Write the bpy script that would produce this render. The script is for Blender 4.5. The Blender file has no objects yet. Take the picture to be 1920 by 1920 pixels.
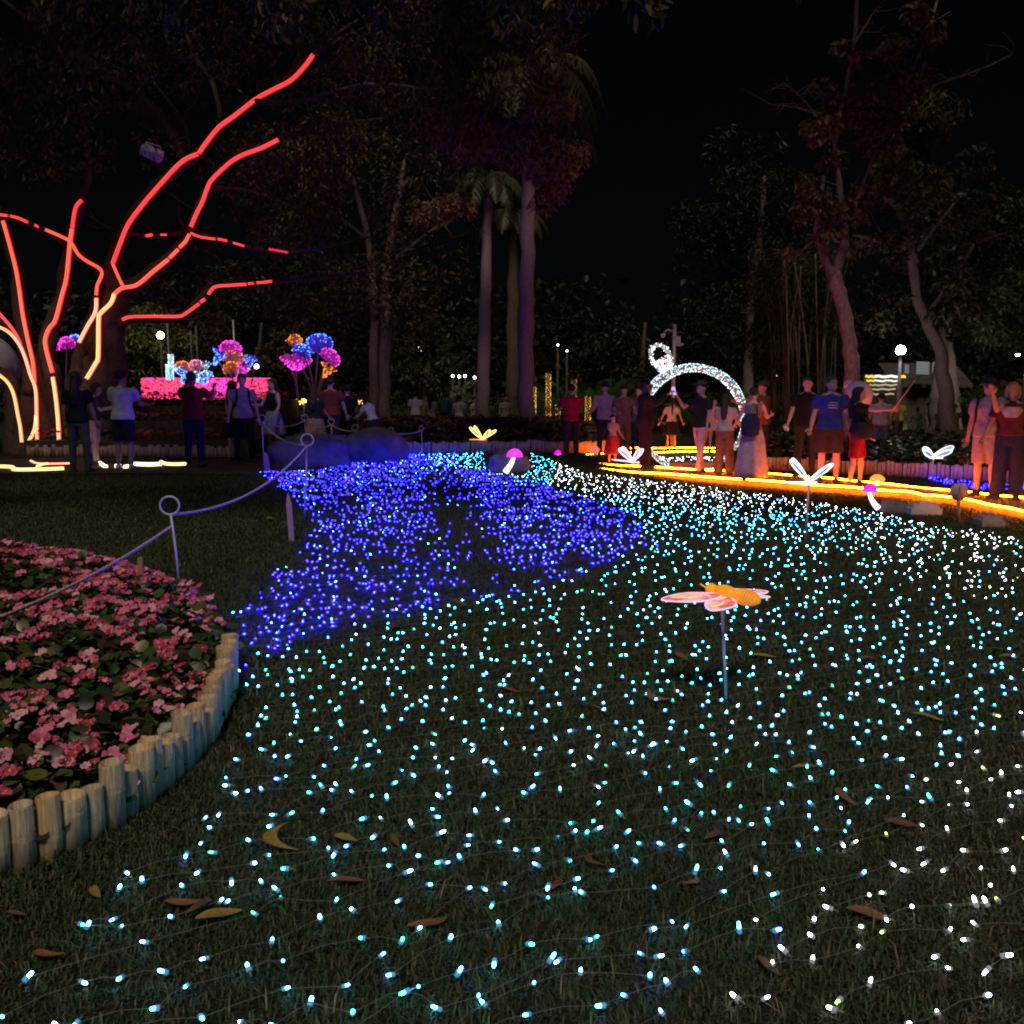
import bpy, bmesh, math, random
import numpy as np
from mathutils import Vector, Matrix, Quaternion

random.seed(7)
RNG = np.random.default_rng(11)
R = math.radians
SC = bpy.context.scene
COL = SC.collection

# ------------------------------------------------------------------ camera
F = 1775.0                       # focal length in photograph pixels (1920 wide)
CAMH = 1.5
PITCH = math.atan(232.0 / F)
cam = bpy.data.cameras.new("camera")
cam.sensor_width = 36.0
cam.lens = 36.0 * F / 1920.0
cam.clip_start = 0.05
cam.clip_end = 900.0
camo = bpy.data.objects.new("camera", cam)
COL.objects.link(camo)
camo.location = (0, 0, CAMH)
camo.rotation_euler = (math.pi / 2 - PITCH, 0, 0)
SC.camera = camo

# ------------------------------------------------------------------ night sky, one faint warm sun, exposure
w = bpy.data.worlds.new("World")
SC.world = w
w.use_nodes = True
nt = w.node_tree
bg = nt.nodes["Background"]
sky = nt.nodes.new("ShaderNodeTexSky")
sky.sky_type = 'NISHITA'
sky.sun_disc = False
sky.sun_elevation = R(51)
sky.sun_rotation = R(184)
nt.links.new(sky.outputs[0], bg.inputs[0])
bg.inputs[1].default_value = 0.0003
sun = bpy.data.lights.new("sun", 'SUN')
sun.energy = 1.55
sun.angle = R(12)
sun.color = (1.0, 0.84, 0.68)
suno = bpy.data.objects.new("sun", sun)
COL.objects.link(suno)
sd = Vector((0.04, 0.62, -0.78)).normalized()      # direction the light travels
suno.rotation_euler = sd.to_track_quat('-Z', 'Y').to_euler()
vs = SC.view_settings
SC.display_settings.display_device = 'sRGB'
vs.view_transform = 'Standard'
vs.look = 'None'
vs.gamma = 1.0
vs.use_curve_mapping = False
vs.exposure = 0.0
cy = SC.cycles
cy.use_denoising = True
cy.max_bounces = 5
cy.diffuse_bounces = 2
cy.glossy_bounces = 2
cy.transmission_bounces = 3
cy.transparent_max_bounces = 6
cy.caustics_reflective = False
cy.caustics_refractive = False
cy.sample_clamp_indirect = 4.0
cy.filter_width = 2.0
try:
    cy.use_light_tree = True
except Exception:
    pass

# ------------------------------------------------------------------ helpers
FW = Vector((0, math.cos(PITCH), -math.sin(PITCH)))
UP = Vector((0, math.sin(PITCH), math.cos(PITCH)))
CAM = Vector((0, 0, CAMH))


def sst(a, b, x):
    t = np.clip((np.asarray(x, dtype=float) - a) / (b - a), 0, 1)
    return t * t * (3 - 2 * t)


def gz(x, y):
    """height of the ground: nearly level lawn that sinks a little towards the boardwalk and beyond the beds"""
    return (-0.22 * sst(0.3, 4.0, x) * sst(7, 13.5, y) - 0.45 * sst(27, 36, y) + 0.012 * np.sin(x * 1.3 + 0.7) * np.cos(y * 0.9))


def gzf(x, y):
    return float(gz(x, y))


def ray(px, py):
    return FW + Vector((1, 0, 0)) * ((px - 960) / F) - UP * ((py - 960) / F)


def PL(px, py, z=0.0):
    d = ray(px, py)
    t = (z - CAMH) / d.z
    return CAM + d * t


def G(px, py):
    z = 0.0
    for _ in range(25):
        p = PL(px, py, z)
        z = 0.5 * z + 0.5 * gzf(p.x, p.y)
    return Vector((p.x, p.y, gzf(p.x, p.y)))


def A(px, py, Y):
    d = ray(px, py)
    return CAM + d * (Y / d.y)


def PX(x, y, z):
    """numpy projection into photograph pixels"""
    dz = z - CAMH
    depth = y * FW.y + dz * FW.z
    up = y * UP.y + dz * UP.z
    return 960 + F * x / depth, 960 - F * up / depth


def inpoly(px, py, poly):
    px = np.asarray(px); py = np.asarray(py)
    c = np.zeros(px.shape, bool)
    n = len(poly)
    j = n - 1
    for i in range(n):
        xi, yi = poly[i]; xj, yj = poly[j]
        t = ((yi > py) != (yj > py)) & (px < (xj - xi) * (py - yi) / ((yj - yi) + 1e-12) + xi)
        c ^= t
        j = i
    return c


# ---- materials
MATS = {}


def mat(name, col, rough=0.7, var=0.25, scale=8.0, spec=0.3, bump=0.0, col2=None, trans=0.0, sss=None, metal=0.0, stretch=None):
    if name in MATS:
        return MATS[name]
    m = bpy.data.materials.new(name)
    m.use_nodes = True
    t = m.node_tree
    b = t.nodes["Principled BSDF"]
    b.inputs["Roughness"].default_value = rough
    b.inputs["Specular IOR Level"].default_value = spec
    b.inputs["Metallic"].default_value = metal
    if trans:
        b.inputs["Transmission Weight"].default_value = trans
    tc = t.nodes.new("ShaderNodeTexCoord")
    nz = t.nodes.new("ShaderNodeTexNoise")
    nz.inputs["Scale"].default_value = scale
    nz.inputs["Detail"].default_value = 5
    if stretch:
        mp = t.nodes.new("ShaderNodeMapping")
        mp.inputs["Scale"].default_value = stretch
        t.links.new(tc.outputs["Object"], mp.inputs[0])
        t.links.new(mp.outputs[0], nz.inputs["Vector"])
    else:
        t.links.new(tc.outputs["Object"], nz.inputs["Vector"])
    rp = t.nodes.new("ShaderNodeValToRGB")
    c2 = col2 if col2 else tuple(min(1, c * (1 + var)) for c in col)
    rp.color_ramp.elements[0].position = 0.3
    rp.color_ramp.elements[1].position = 0.7
    rp.color_ramp.elements[0].color = (*[c * (1 - var) for c in col], 1)
    rp.color_ramp.elements[1].color = (*c2, 1)
    t.links.new(nz.outputs["Fac"], rp.inputs[0])
    t.links.new(rp.outputs[0], b.inputs["Base Color"])
    if bump:
        bp = t.nodes.new("ShaderNodeBump")
        bp.inputs["Strength"].default_value = bump
        bp.inputs["Distance"].default_value = 0.02
        t.links.new(nz.outputs["Fac"], bp.inputs["Height"])
        t.links.new(bp.outputs[0], b.inputs["Normal"])
    MATS[name] = m
    return m


def attr_mat(name, rough=0.6, spec=0.25, translucent=0.0):
    """surface colour from the mesh's own colour attribute (leaf to leaf, blade to blade variation)"""
    if name in MATS:
        return MATS[name]
    m = bpy.data.materials.new(name)
    m.use_nodes = True
    t = m.node_tree
    b = t.nodes["Principled BSDF"]
    b.inputs["Roughness"].default_value = rough
    b.inputs["Specular IOR Level"].default_value = spec
    a = t.nodes.new("ShaderNodeAttribute")
    a.attribute_name = "Col"
    t.links.new(a.outputs["Color"], b.inputs["Base Color"])
    if translucent:
        tr = t.nodes.new("ShaderNodeBsdfTranslucent")
        t.links.new(a.outputs["Color"], tr.inputs[0])
        mx = t.nodes.new("ShaderNodeMixShader")
        mx.inputs[0].default_value = translucent
        out = t.nodes["Material Output"]
        t.links.new(b.outputs[0], mx.inputs[1])
        t.links.new(tr.outputs[0], mx.inputs[2])
        t.links.new(mx.outputs[0], out.inputs[0])
    MATS[name] = m
    return m


def emit(name, col, s, rough=0.4, base=(0.25, 0.25, 0.25)):
    if name in MATS:
        return MATS[name]
    m = bpy.data.materials.new(name)
    m.use_nodes = True
    b = m.node_tree.nodes["Principled BSDF"]
    b.inputs["Base Color"].default_value = (*base, 1)
    b.inputs["Roughness"].default_value = rough
    b.inputs["Emission Color"].default_value = (*col, 1)
    b.inputs["Emission Strength"].default_value = s
    MATS[name] = m
    return m


# ---- object helpers
def thing(name, label, cat, loc=(0, 0, 0), rotz=0.0, group=None):
    o = bpy.data.objects.new(name, None)
    o.empty_display_size = 0.1
    COL.objects.link(o)
    o.location = loc
    o.rotation_euler = (0, 0, rotz)
    return tag(o, label, cat, group)


def tag(o, label=None, cat=None, group=None, kind=None):
    if label: o["label"] = label
    if cat: o["category"] = cat
    if group: o["group"] = group
    if kind: o["kind"] = kind
    return o


def link(name, me, parent=None, loc=None, rot=None, scale=None):
    o = bpy.data.objects.new(name, me)
    COL.objects.link(o)
    if parent: o.parent = parent
    if loc is not None: o.location = loc
    if rot is not None: o.rotation_euler = rot
    if scale is not None: o.scale = scale
    return o


def copy_tree(o, parent=None):
    c = o.copy(); COL.objects.link(c); c.parent = parent
    for ch in list(o.children):
        copy_tree(ch, c)
    return c


class MB:
    def __init__(s):
        s.v = []; s.f = []; s.mi = []

    def add(s, vs_, fs_, mi=0):
        b = len(s.v)
        s.v.extend([tuple(v) for v in vs_])
        for f in fs_:
            s.f.append(tuple(i + b for i in f)); s.mi.append(mi)
        return s

    def loft(s, rings, mi=0, cap=True, close=False):
        n = len(rings[0]); b = len(s.v)
        for r in rings: s.v.extend([tuple(p) for p in r])
        m = len(rings)
        for i in range(m - 1 + (1 if close else 0)):
            i2 = (i + 1) % m
            for j in range(n):
                j2 = (j + 1) % n
                s.f.append((b + i * n + j, b + i * n + j2, b + i2 * n + j2, b + i2 * n + j)); s.mi.append(mi)
        if cap and not close:
            s.f.append(tuple(b + j for j in reversed(range(n)))); s.mi.append(mi)
            s.f.append(tuple(b + (m - 1) * n + j for j in range(n))); s.mi.append(mi)
        return s

    def tube(s, pts, r, n=8, mi=0, cap=True, flat=None, close=False):
        pts = [Vector(p) for p in pts]
        k = len(pts)
        rr = [r] * k if isinstance(r, (int, float)) else list(r)
        rings = []
        nrm = None
        for i, p in enumerate(pts):
            if close:
                t = pts[(i + 1) % k] - pts[i - 1]
            else:
                t = pts[min(i + 1, k - 1)] - pts[max(i - 1, 0)]
            t = t.normalized() if t.length > 1e-9 else Vector((0, 0, 1))
            if nrm is None:
                a = Vector((0, 0, 1)) if abs(t.z) < 0.9 else Vector((0, 1, 0))
                nrm = t.cross(a).normalized()
            else:
                nrm = (nrm - t * nrm.dot(t))
                nrm = nrm.normalized() if nrm.length > 1e-6 else t.orthogonal().normalized()
            bn = t.cross(nrm)
            fl = flat if flat else 1.0
            rings.append([p + nrm * (math.cos(2 * math.pi * j / n) * rr[i]) + bn * (math.sin(2 * math.pi * j / n) * rr[i] * fl) for j in range(n)])
        return s.loft(rings, mi, cap, close)

    def ell(s, c, rad, nu=10, nv=7, mi=0, rot=None, v0=-90, v1=90):
        c = Vector(c)
        rings = []
        for i in range(nv + 1):
            a = R(v0 + (v1 - v0) * i / nv)
            a = max(min(a, R(89.0)), R(-89.0))
            ring = []
            for j in range(nu):
                b = 2 * math.pi * j / nu
                p = Vector((rad[0] * math.cos(a) * math.cos(b), rad[1] * math.cos(a) * math.sin(b), rad[2] * math.sin(a)))
                if rot is not None: p = rot @ p
                ring.append(c + p)
            rings.append(ring)
        return s.loft(rings, mi)

    def box(s, c, size, mi=0, rot=None):
        c = Vector(c); h = [x / 2 for x in size]
        vs_ = []
        for x in (-1, 1):
            for y in (-1, 1):
                for z in (-1, 1):
                    p = Vector((x * h[0], y * h[1], z * h[2]))
                    if rot is not None: p = rot @ p
                    vs_.append(c + p)
        return s.add(vs_, [(0, 1, 3, 2), (4, 6, 7, 5), (0, 4, 5, 1), (2, 3, 7, 6), (0, 2, 6, 4), (1, 5, 7, 3)], mi)

    def mesh(s, name, mats, smooth=True, org=None):
        me = bpy.data.meshes.new(name)
        vv = s.v
        if org is not None:
            ox, oy, oz = org
            vv = [(x - ox, y - oy, z - oz) for x, y, z in vv]
        me.from_pydata(vv, [], s.f)
        mats = mats if isinstance(mats, (list, tuple)) else [mats]
        for m in mats: me.materials.append(m)
        if len(mats) > 1: me.polygons.foreach_set("material_index", s.mi)
        if smooth: me.polygons.foreach_set("use_smooth", [True] * len(s.f))
        me.update()
        return me

    def build(s, name, mats, parent=None, smooth=True, org=None):
        """vertices are in world space; org (or the parent's place) becomes the origin"""
        if org is None and parent is not None and parent.get("_w", 0):
            org = parent.location
            return link(name, s.mesh(name, mats, smooth, org), parent)
        me = s.mesh(name, mats, smooth, org)
        return link(name, me, parent, loc=org if (org is not None and parent is None) else None)


def wthing(name, label, cat, loc=(0, 0, 0), group=None):
    """thing whose parts are given in world coordinates"""
    o = thing(name, label, cat, loc, 0, group)
    o["_w"] = 1
    return o


def npmesh(name, verts, faces, mats, cols=None, mi=None, smooth=False):
    """fast mesh from numpy arrays: verts (N,3), faces (M,k)"""
    me = bpy.data.meshes.new(name)
    verts = np.asarray(verts, np.float32); faces = np.asarray(faces, np.int32)
    m, k = faces.shape
    me.vertices.add(len(verts)); me.vertices.foreach_set("co", verts.ravel())
    me.loops.add(m * k); me.loops.foreach_set("vertex_index", faces.ravel())
    me.polygons.add(m)
    me.polygons.foreach_set("loop_start", np.arange(0, m * k, k, dtype=np.int32))
    mats = mats if isinstance(mats, (list, tuple)) else [mats]
    for x in mats: me.materials.append(x)
    if mi is not None: me.polygons.foreach_set("material_index", np.asarray(mi, np.int32))
    if smooth: me.polygons.foreach_set("use_smooth", np.ones(m, bool))
    me.update(calc_edges=True)
    if cols is not None:
        ca = me.color_attributes.new("Col", 'FLOAT_COLOR', 'POINT')
        c4 = np.ones((len(verts), 4), np.float32); c4[:, :3] = cols
        ca.data.foreach_set("color", c4.ravel())
    return me


def stamp(name, V, Fc, T, mats, mi=None, cols=None, jitter=0.0, smooth=False):
    """many copies of a small shape (V, Fc) under 4x4 transforms T (K,4,4), joined into one mesh"""
    V = np.asarray(V, np.float32); Fc = np.asarray(Fc, np.int32); T = np.asarray(T, np.float32)
    K = len(T); n = len(V)
    Vh = np.concatenate([V, np.ones((n, 1), np.float32)], 1)
    W = np.einsum('kij,nj->kni', T, Vh)[:, :, :3].reshape(-1, 3)
    FF = (Fc[None] + (np.arange(K) * n)[:, None, None]).reshape(-1, Fc.shape[1])
    mm = None if mi is None else np.repeat(np.asarray(mi), len(Fc))
    cc = None if cols is None else np.repeat(np.asarray(cols, np.float32), n, 0)
    return npmesh(name, W, FF, mats, cc, mm, smooth)


def rotmats(yaw, pitch, roll):
    """(K,3,3) = Rz(yaw) Rx(pitch) Ry(roll)"""
    cy_, sy = np.cos(yaw), np.sin(yaw); cp, sp = np.cos(pitch), np.sin(pitch); cr, sr = np.cos(roll), np.sin(roll)
    z = np.zeros_like(cy_); o = np.ones_like(cy_)
    Rz = np.stack([np.stack([cy_, -sy, z], -1), np.stack([sy, cy_, z], -1), np.stack([z, z, o], -1)], -2)
    Rx = np.stack([np.stack([o, z, z], -1), np.stack([z, cp, -sp], -1), np.stack([z, sp, cp], -1)], -2)
    Ry = np.stack([np.stack([cr, z, sr], -1), np.stack([z, o, z], -1), np.stack([-sr, z, cr], -1)], -2)
    return Rz @ Rx @ Ry


def xforms(P, Rm, S):
    K = len(P)
    T = np.zeros((K, 4, 4), np.float32)
    S = np.asarray(S, np.float32)
    if S.ndim == 1: S = np.repeat(S[:, None], 3, 1)
    T[:, :3, :3] = Rm * S[:, None, :]
    T[:, :3, 3] = P
    T[:, 3, 3] = 1
    return T


LEAF4 = (np.array([[0, 0, 0], [0.5, 0.22, 0.06], [1, 0, -0.05], [0.5, -0.22, 0.06]]) , np.array([[0, 1, 2, 3]]))
LEAF6 = (np.array([[0, 0, 0], [0.3, 0.2, 0.07], [0.72, 0.17, 0.05], [1, 0, -0.08], [0.72, -0.17, 0.05], [0.3, -0.2, 0.07], [0.3, 0, 0.0], [0.72, 0, -0.02]]),
         np.array([[0, 6, 1, 1], [6, 7, 2, 1], [7, 3, 2, 2], [0, 5, 6, 6], [6, 5, 4, 7], [7, 4, 3, 3]]))


def leafcloud(name, P, size, palette, parent=None, shape=LEAF4, droop=0.5, mat_=None, aspect=1.0, org=None):
    """P (K,3) leaf positions in world space"""
    K = len(P)
    yaw = RNG.uniform(0, 2 * np.pi, K); pit = RNG.normal(0, 0.5, K); rol = RNG.normal(droop, 0.45, K)
    Rm = rotmats(yaw, pit, rol)
    s = size * RNG.uniform(0.6, 1.35, K)
    S = np.stack([s, s * aspect, s], 1)
    pal = np.array(palette)
    c = pal[RNG.integers(0, len(pal), K)] * RNG.uniform(0.6, 1.35, (K, 1))
    V, Fc = shape
    Fq = Fc if Fc.shape[1] == 4 else Fc
    if shape is LEAF6:
        Fq = np.array([[0, 6, 1], [6, 7, 2], [6, 2, 1], [7, 3, 2], [0, 5, 6], [6, 5, 4], [6, 4, 7], [7, 4, 3]])
    if org is not None: P = P - np.array(org)
    me = stamp(name, V, Fq, xforms(P, Rm, S), mat_ or attr_mat("leaf_surface", 0.55, 0.3, 0.25), cols=np.clip(c, 0, 1))
    o = link(name, me, parent)
    return o


def blobpts(centers, radii, n):
    """n points through a set of ellipsoidal clumps (denser towards each clump's shell)"""
    centers = np.array(centers, float); radii = np.array(radii, float)
    if radii.ndim == 1: radii = np.repeat(radii[:, None], 3, 1)
    wgt = radii.prod(1) ** (2 / 3); wgt = wgt / wgt.sum()
    k = RNG.choice(len(centers), n, p=wgt)
    d = RNG.normal(size=(n, 3)); d /= np.linalg.norm(d, axis=1)[:, None]
    r = RNG.uniform(0.25, 1.0, n) ** 0.45
    return centers[k] + d * r[:, None] * radii[k]


OCT = (np.array([[1, 0, 0], [-1, 0, 0], [0, 1, 0], [0, -1, 0], [0, 0, 1], [0, 0, -1]], float),
       np.array([[0, 2, 4], [2, 1, 4], [1, 3, 4], [3, 0, 4], [2, 0, 5], [1, 2, 5], [3, 1, 5], [0, 3, 5]]))


def dots(name, P, r, mats, parent=None, mi=None, org=None, kind="stuff"):
    P = np.asarray(P, float)
    if org is not None: P = P - np.array(org)
    K = len(P)
    Rm = rotmats(RNG.uniform(0, 6.28, K), RNG.uniform(0, 3, K), np.zeros(K))
    s = r * RNG.uniform(0.7, 1.3, K)
    if mi is None and isinstance(mats, (list, tuple)) and len(mats) > 1: mi = RNG.integers(0, len(mats), K)
    me = stamp(name, OCT[0], OCT[1], xforms(P, Rm, s), mats, mi=mi)
    o = link(name, me, parent)
    if kind: o["kind"] = kind
    return o

# ================================================================== the setting
def sheet(name, xs, ys, off, m, fn=None):
    X, Y = np.meshgrid(xs, ys)
    Z = gz(X, Y) + off
    if fn is not None: Z = Z + fn(X, Y)
    V = np.stack([X, Y, Z], -1).reshape(-1, 3)
    nx, ny = len(xs), len(ys)
    i = (np.arange(ny - 1)[:, None] * nx + np.arange(nx - 1)[None]).ravel()
    Fq = np.stack([i, i + 1, i + 1 + nx, i + nx], 1)
    o = link(name, npmesh(name, V, Fq, m, smooth=True))
    o["kind"] = "structure"
    return o


xs = np.concatenate([np.linspace(-400, -30, 12), np.linspace(-25, 25, 101), np.linspace(30, 400, 12)])
ys = np.concatenate([np.linspace(-60, 0, 8), np.linspace(1, 40, 100), np.linspace(44, 500, 18)])
sheet("ground", xs, ys, 0.0, mat("soil_and_thatch", (0.022, 0.021, 0.012), 0.95, 0.45, 14, 0.1, 0.6))
sheet("path", np.linspace(-16, -3.6, 26), np.linspace(16.6, 20.4, 10), 0.012, mat("worn_path_paving", (0.05, 0.045, 0.04), 0.85, 0.3, 5, 0.3, 0.3))

# polygons in photograph pixels used to lay out beds and light nets on the ground
BED_PX = [(-260, 1720), (0, 1640), (80, 1615), (160, 1580), (230, 1540), (290, 1490), (340, 1450), (385, 1400), (415, 1340),
          (430, 1290), (433, 1255), (428, 1215), (400, 1165), (345, 1120), (250, 1085), (100, 1060), (-260, 1060)]
BED = [G(*p) for p in BED_PX]
BEDXY = [(p.x, p.y) for p in BED]


def polydist(x, y, poly):
    best = np.full(np.shape(x), 1e9)
    for i in range(len(poly)):
        ax, ay = poly[i]; bx, by = poly[(i + 1) % len(poly)]
        dx, dy = bx - ax, by - ay
        t = np.clip(((x - ax) * dx + (y - ay) * dy) / (dx * dx + dy * dy + 1e-12), 0, 1)
        best = np.minimum(best, np.hypot(x - ax - t * dx, y - ay - t * dy))
    return best


# ---- grass blades: real geometry, one object
def make_grass():
    n = 600000
    u = RNG.uniform(0, 1, n * 2)
    # depth distribution: even close by, thinning with distance
    yy = np.linspace(1.7, 22, 600)
    rho = np.where(yy < 3.2, 1.0, (3.2 / yy) ** 1.55) * (1.2 * yy + 0.8)
    cdf = np.cumsum(rho); cdf /= cdf[-1]
    y = np.interp(u, cdf, yy)
    x = RNG.uniform(-1, 1, n * 2) * (0.6 * y + 0.9) + 0.4
    keep = ~inpoly(x, y, BEDXY)
    # keep the path and the boardwalk bays free
    keep &= ~((x > -16) & (x < -3.6) & (y > 16.7) & (y < 20.4))
    x, y = x[keep][:n], y[keep][:n]
    n = len(x)
    # matted turf: patchy density and height
    patch = 0.5 + 0.5 * np.sin(x * 3.1 + 1.7 * np.sin(y * 2.3)) * np.sin(y * 2.7 + 1.3 * np.sin(x * 1.9))
    h = RNG.uniform(0.016, 0.037, n) * (0.75 + 0.5 * patch) * (1 + 0.03 * np.clip(y - 3, 0, 12))
    wd = RNG.uniform(0.0016, 0.0034, n) * (1 + 0.16 * np.clip(y - 2.5, 0, 12))
    stray = RNG.uniform(0, 1, n) < 0.016
    h = np.where(stray, h * RNG.uniform(1.5, 2.3, n), h)
    a = RNG.uniform(0, 2 * np.pi, n)
    lean = np.abs(RNG.normal(0.75, 0.42, n))
    dx, dy = np.cos(a), np.sin(a)
    sx, sy = -dy, dx
    z0 = gz(x, y)
    base = np.stack([x, y, z0], 1)
    side = np.stack([sx, sy, np.zeros(n)], 1) * wd[:, None]
    mid = base + np.stack([dx * h * 0.35 * lean, dy * h * 0.35 * lean, h * 0.62], 1)
    tip = base + np.stack([dx * h * lean, dy * h * lean, h * np.maximum(0.25, 1.0 - 0.45 * lean)], 1)
    V = np.stack([base - side, base + side, mid + side * 0.7, mid - side * 0.7, tip], 1).reshape(-1, 3)
    b = np.arange(n) * 5
    nb = b[y < 5.5]; fb = b[y >= 5.5]                 # far blades are single slivers
    T = np.concatenate([np.stack([nb, nb + 1, nb + 2], 1), np.stack([nb, nb + 2, nb + 3], 1), np.stack([nb + 3, nb + 2, nb + 4], 1), np.stack([fb, fb + 1, fb + 4], 1)])
    g = np.array([0.046, 0.072, 0.030]); d = np.array([0.095, 0.078, 0.050]); k = np.array([0.028, 0.047, 0.020])
    t = RNG.uniform(0, 1, (n, 1))
    dead = (RNG.uniform(0, 1, (n, 1)) < (0.10 + 0.22 * (1 - patch[:, None]) + 0.25 * sst(0.2, 1.6, x - 0.12 * y)[:, None] * sst(7, 3, y)[:, None]))
    c = np.where(dead, d * (0.55 + 0.6 * t), k + (g - k) * t * 1.2)
    c = np.where(stray[:, None], c * 1.7, c)
    me = npmesh("grass", V, T, attr_mat("grass_blade", 0.6, 0.2), np.repeat(c, 5, 0))
    o = link("grass", me)
    tag(o, "short trampled green and brown lawn grass under the light nets", "grass", kind="stuff")


make_grass()

# ---- light nets laid over the lawn
BLUE_A = [(485, 884), (600, 878), (660, 864), (740, 848), (870, 850), (905, 880), (1000, 905), (1100, 932), (1172, 962), (1208, 995), (1195, 1018), (1130, 1050),
          (1050, 1085), (1000, 1102), (930, 1115), (860, 1125), (780, 1135), (700, 1162), (560, 1195), (430, 1248), (418, 1180), (440, 1140), (500, 1080), (555, 1040), (588, 985), (560, 945)]
HOLE = [(800, 884), (858, 892), (882, 932), (898, 978), (920, 1020), (945, 1062), (975, 1086), (940, 1100), (880, 1112), (822, 1120), (826, 1060), (818, 1000), (802, 945), (788, 905)]
LIT = [(-80, 1900), (30, 1790), (120, 1702), (200, 1662), (325, 1562), (412, 1474), (452, 1408), (475, 1305), (425, 1245), (418, 1180), (440, 1140), (500, 1080), (555, 1040), (588, 985), (560, 945), (485, 884),
       (600, 880), (660, 866), (760, 850), (905, 845), (912, 888), (990, 888), (995, 848), (1036, 862), (1100, 886), (1300, 908), (1480, 932), (1620, 955), (1760, 985), (1960, 1010), (2150, 1040), (3400, 1240), (3400, 2400), (-80, 2400)]
ang = R(27)
su, sv = 0.120, 0.112
NU, NV = 260, 260
iu, iv = np.meshgrid(np.arange(-NU, NU), np.arange(-NV, NV))
uu = (iu + 0.5 * (iv % 2)) * su + RNG.normal(0, 0.036, iu.shape)
vv_ = iv * sv + RNG.normal(0, 0.030, iu.shape) + 0.03 * np.sin(iu * 0.21 + iv)
bx = (uu * np.cos(ang) - vv_ * np.sin(ang)).ravel(); by = (uu * np.sin(ang) + vv_ * np.cos(ang)).ravel() + 9
irow = iv.ravel(); icol = iu.ravel()
k0 = (by > 1.6) & (by < 26) & (bx > -0.6 * by - 0.7) & (bx < 0.6 * by + 1.9)
bx, by, irow, icol = bx[k0], by[k0], irow[k0], icol[k0]
bz = gz(bx, by) + RNG.uniform(0.024, 0.046, len(bx))
qx, qy = PX(bx, by, bz)
k1 = inpoly(qx, qy, LIT)
bx, by, bz, qx, qy, irow, icol = [a_[k1] for a_ in (bx, by, bz, qx, qy, irow, icol)]
wob = 16 * np.sin(bx * 5.1 + 2 * np.sin(by * 3.3)) + RNG.normal(0, 9, len(bx))
isblue = inpoly(qx + wob * 0.5, qy + wob * 0.25, BLUE_A)
ishole = inpoly(qx + wob * 1.6, qy + wob * 0.5, HOLE)
rnd = RNG.uniform(0, 1, len(bx))
drop = (ishole & (rnd > 0.64)) | (rnd < 0.06 + 0.46 * sst(3.5, 8.0, by))
bx, by, bz, qx, qy, isblue, irow, icol = [a_[~drop] for a_ in (bx, by, bz, qx, qy, isblue, irow, icol)]
# white bulbs: along the boardwalk and in the near right corner
wl = (qx - 1250) / 670 - (1900 - qy) / 610                         # >0 below-right of a diagonal
wfar = 1 - sst(-5, 55, qy - (905 + (qx - 1100) * 0.075))
wn = sst(-0.10, 0.14, wl) * (qy > 1250)
wn2 = sst(1430, 1900, qx) * (1 - sst(1030, 1210, qy)) * 0.9
mixw = np.maximum(np.maximum(wfar * (qx > 1040), wn), wn2)
rr = RNG.uniform(0, 1, len(bx))
zone = np.where(isblue, 0, np.where(rr < mixw, 2, 1))
# streaks of teal inside the back of the blue stream, blue bulbs leaking at its rim
zone = np.where((qy < 880) & (qx > 745) & (qx < 1000) & (RNG.uniform(0, 1, len(bx)) < sst(760, 900, qx)), 1, zone)
zone = np.where(isblue & (RNG.uniform(0, 1, len(bx)) < 0.045), 1, zone)

# a second, tighter net doubles the blue stream
ex = isblue & (zone == 0) & (RNG.uniform(0, 1, len(bx)) < np.where(qx > 870, 0.80, 0.62)) & ~inpoly(qx, qy, HOLE)
bx = np.concatenate([bx, bx[ex] + RNG.uniform(0.04, 0.11, ex.sum())]); by = np.concatenate([by, by[ex] + RNG.uniform(-0.08, 0.08, ex.sum())])
bz = np.concatenate([bz, bz[ex]]); zone = np.concatenate([zone, zone[ex]]); irow = np.concatenate([irow, irow[ex] + 1000]); icol = np.concatenate([icol, icol[ex]])

# thread: a bulb is a short clear capsule with a glowing lens and a cap painting its halo
def bulb_mesh(name, m_glow, m_halo):
    b = MB()
    n = 7
    prof = [(-0.013, 0.0024), (-0.006, 0.0030), (-0.0055, 0.0062), (0.001, 0.0068), (0.0015, 0.0040), (0.006, 0.0042), (0.0088, 0.0030), (0.0098, 0.0008)]
    b.loft([[(z, r_ * math.cos(2 * math.pi * j / n), r_ * math.sin(2 * math.pi * j / n)) for j in range(n)] for z, r_ in prof], 0)
    for i, f in enumerate(b.f):
        ring = min(f) // n
        b.mi[i] = 2 if ring < 2 else (1 if ring < 4 else 0)
    return b.mesh(name, [m_glow, m_halo, mat("clear_cable_plastic", (0.15, 0.15, 0.14), 0.35, 0.1)])


GLOW = {
    0: [emit("led_blue", (0.0024, 0.0022, 1.0), 430), emit("led_blue_soft", (0.006, 0.002, 1.0), 190), emit("led_blue_pale", (0.006, 0.025, 1.0), 330)],
    1: [emit("led_cyan", (0.055, 0.46, 0.90), 44), emit("led_teal", (0.03, 0.62, 0.60), 20), emit("led_sky", (0.035, 0.26, 1.0), 44), emit("led_green_tint", (0.06, 0.70, 0.22), 7), emit("led_ice", (0.30, 0.66, 0.90), 24)],
    2: [emit("led_white", (0.78, 0.84, 1.0), 24), emit("led_white_soft", (0.85, 1.0, 0.80), 13), emit("led_lavender", (0.58, 0.58, 1.0), 26), emit("led_lime_tint", (0.55, 0.9, 0.15), 5)],
}
HALOM = {0: emit("halo_cap_blue", (0.010, 0.001, 1.0), 1.3), 1: emit("halo_cap_cyan", (0.0, 0.20, 0.42), 1.0), 2: emit("halo_cap_white", (0.45, 0.50, 0.62), 0.30)}  # dim coloured caps that paint the halo around each bulb
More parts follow.
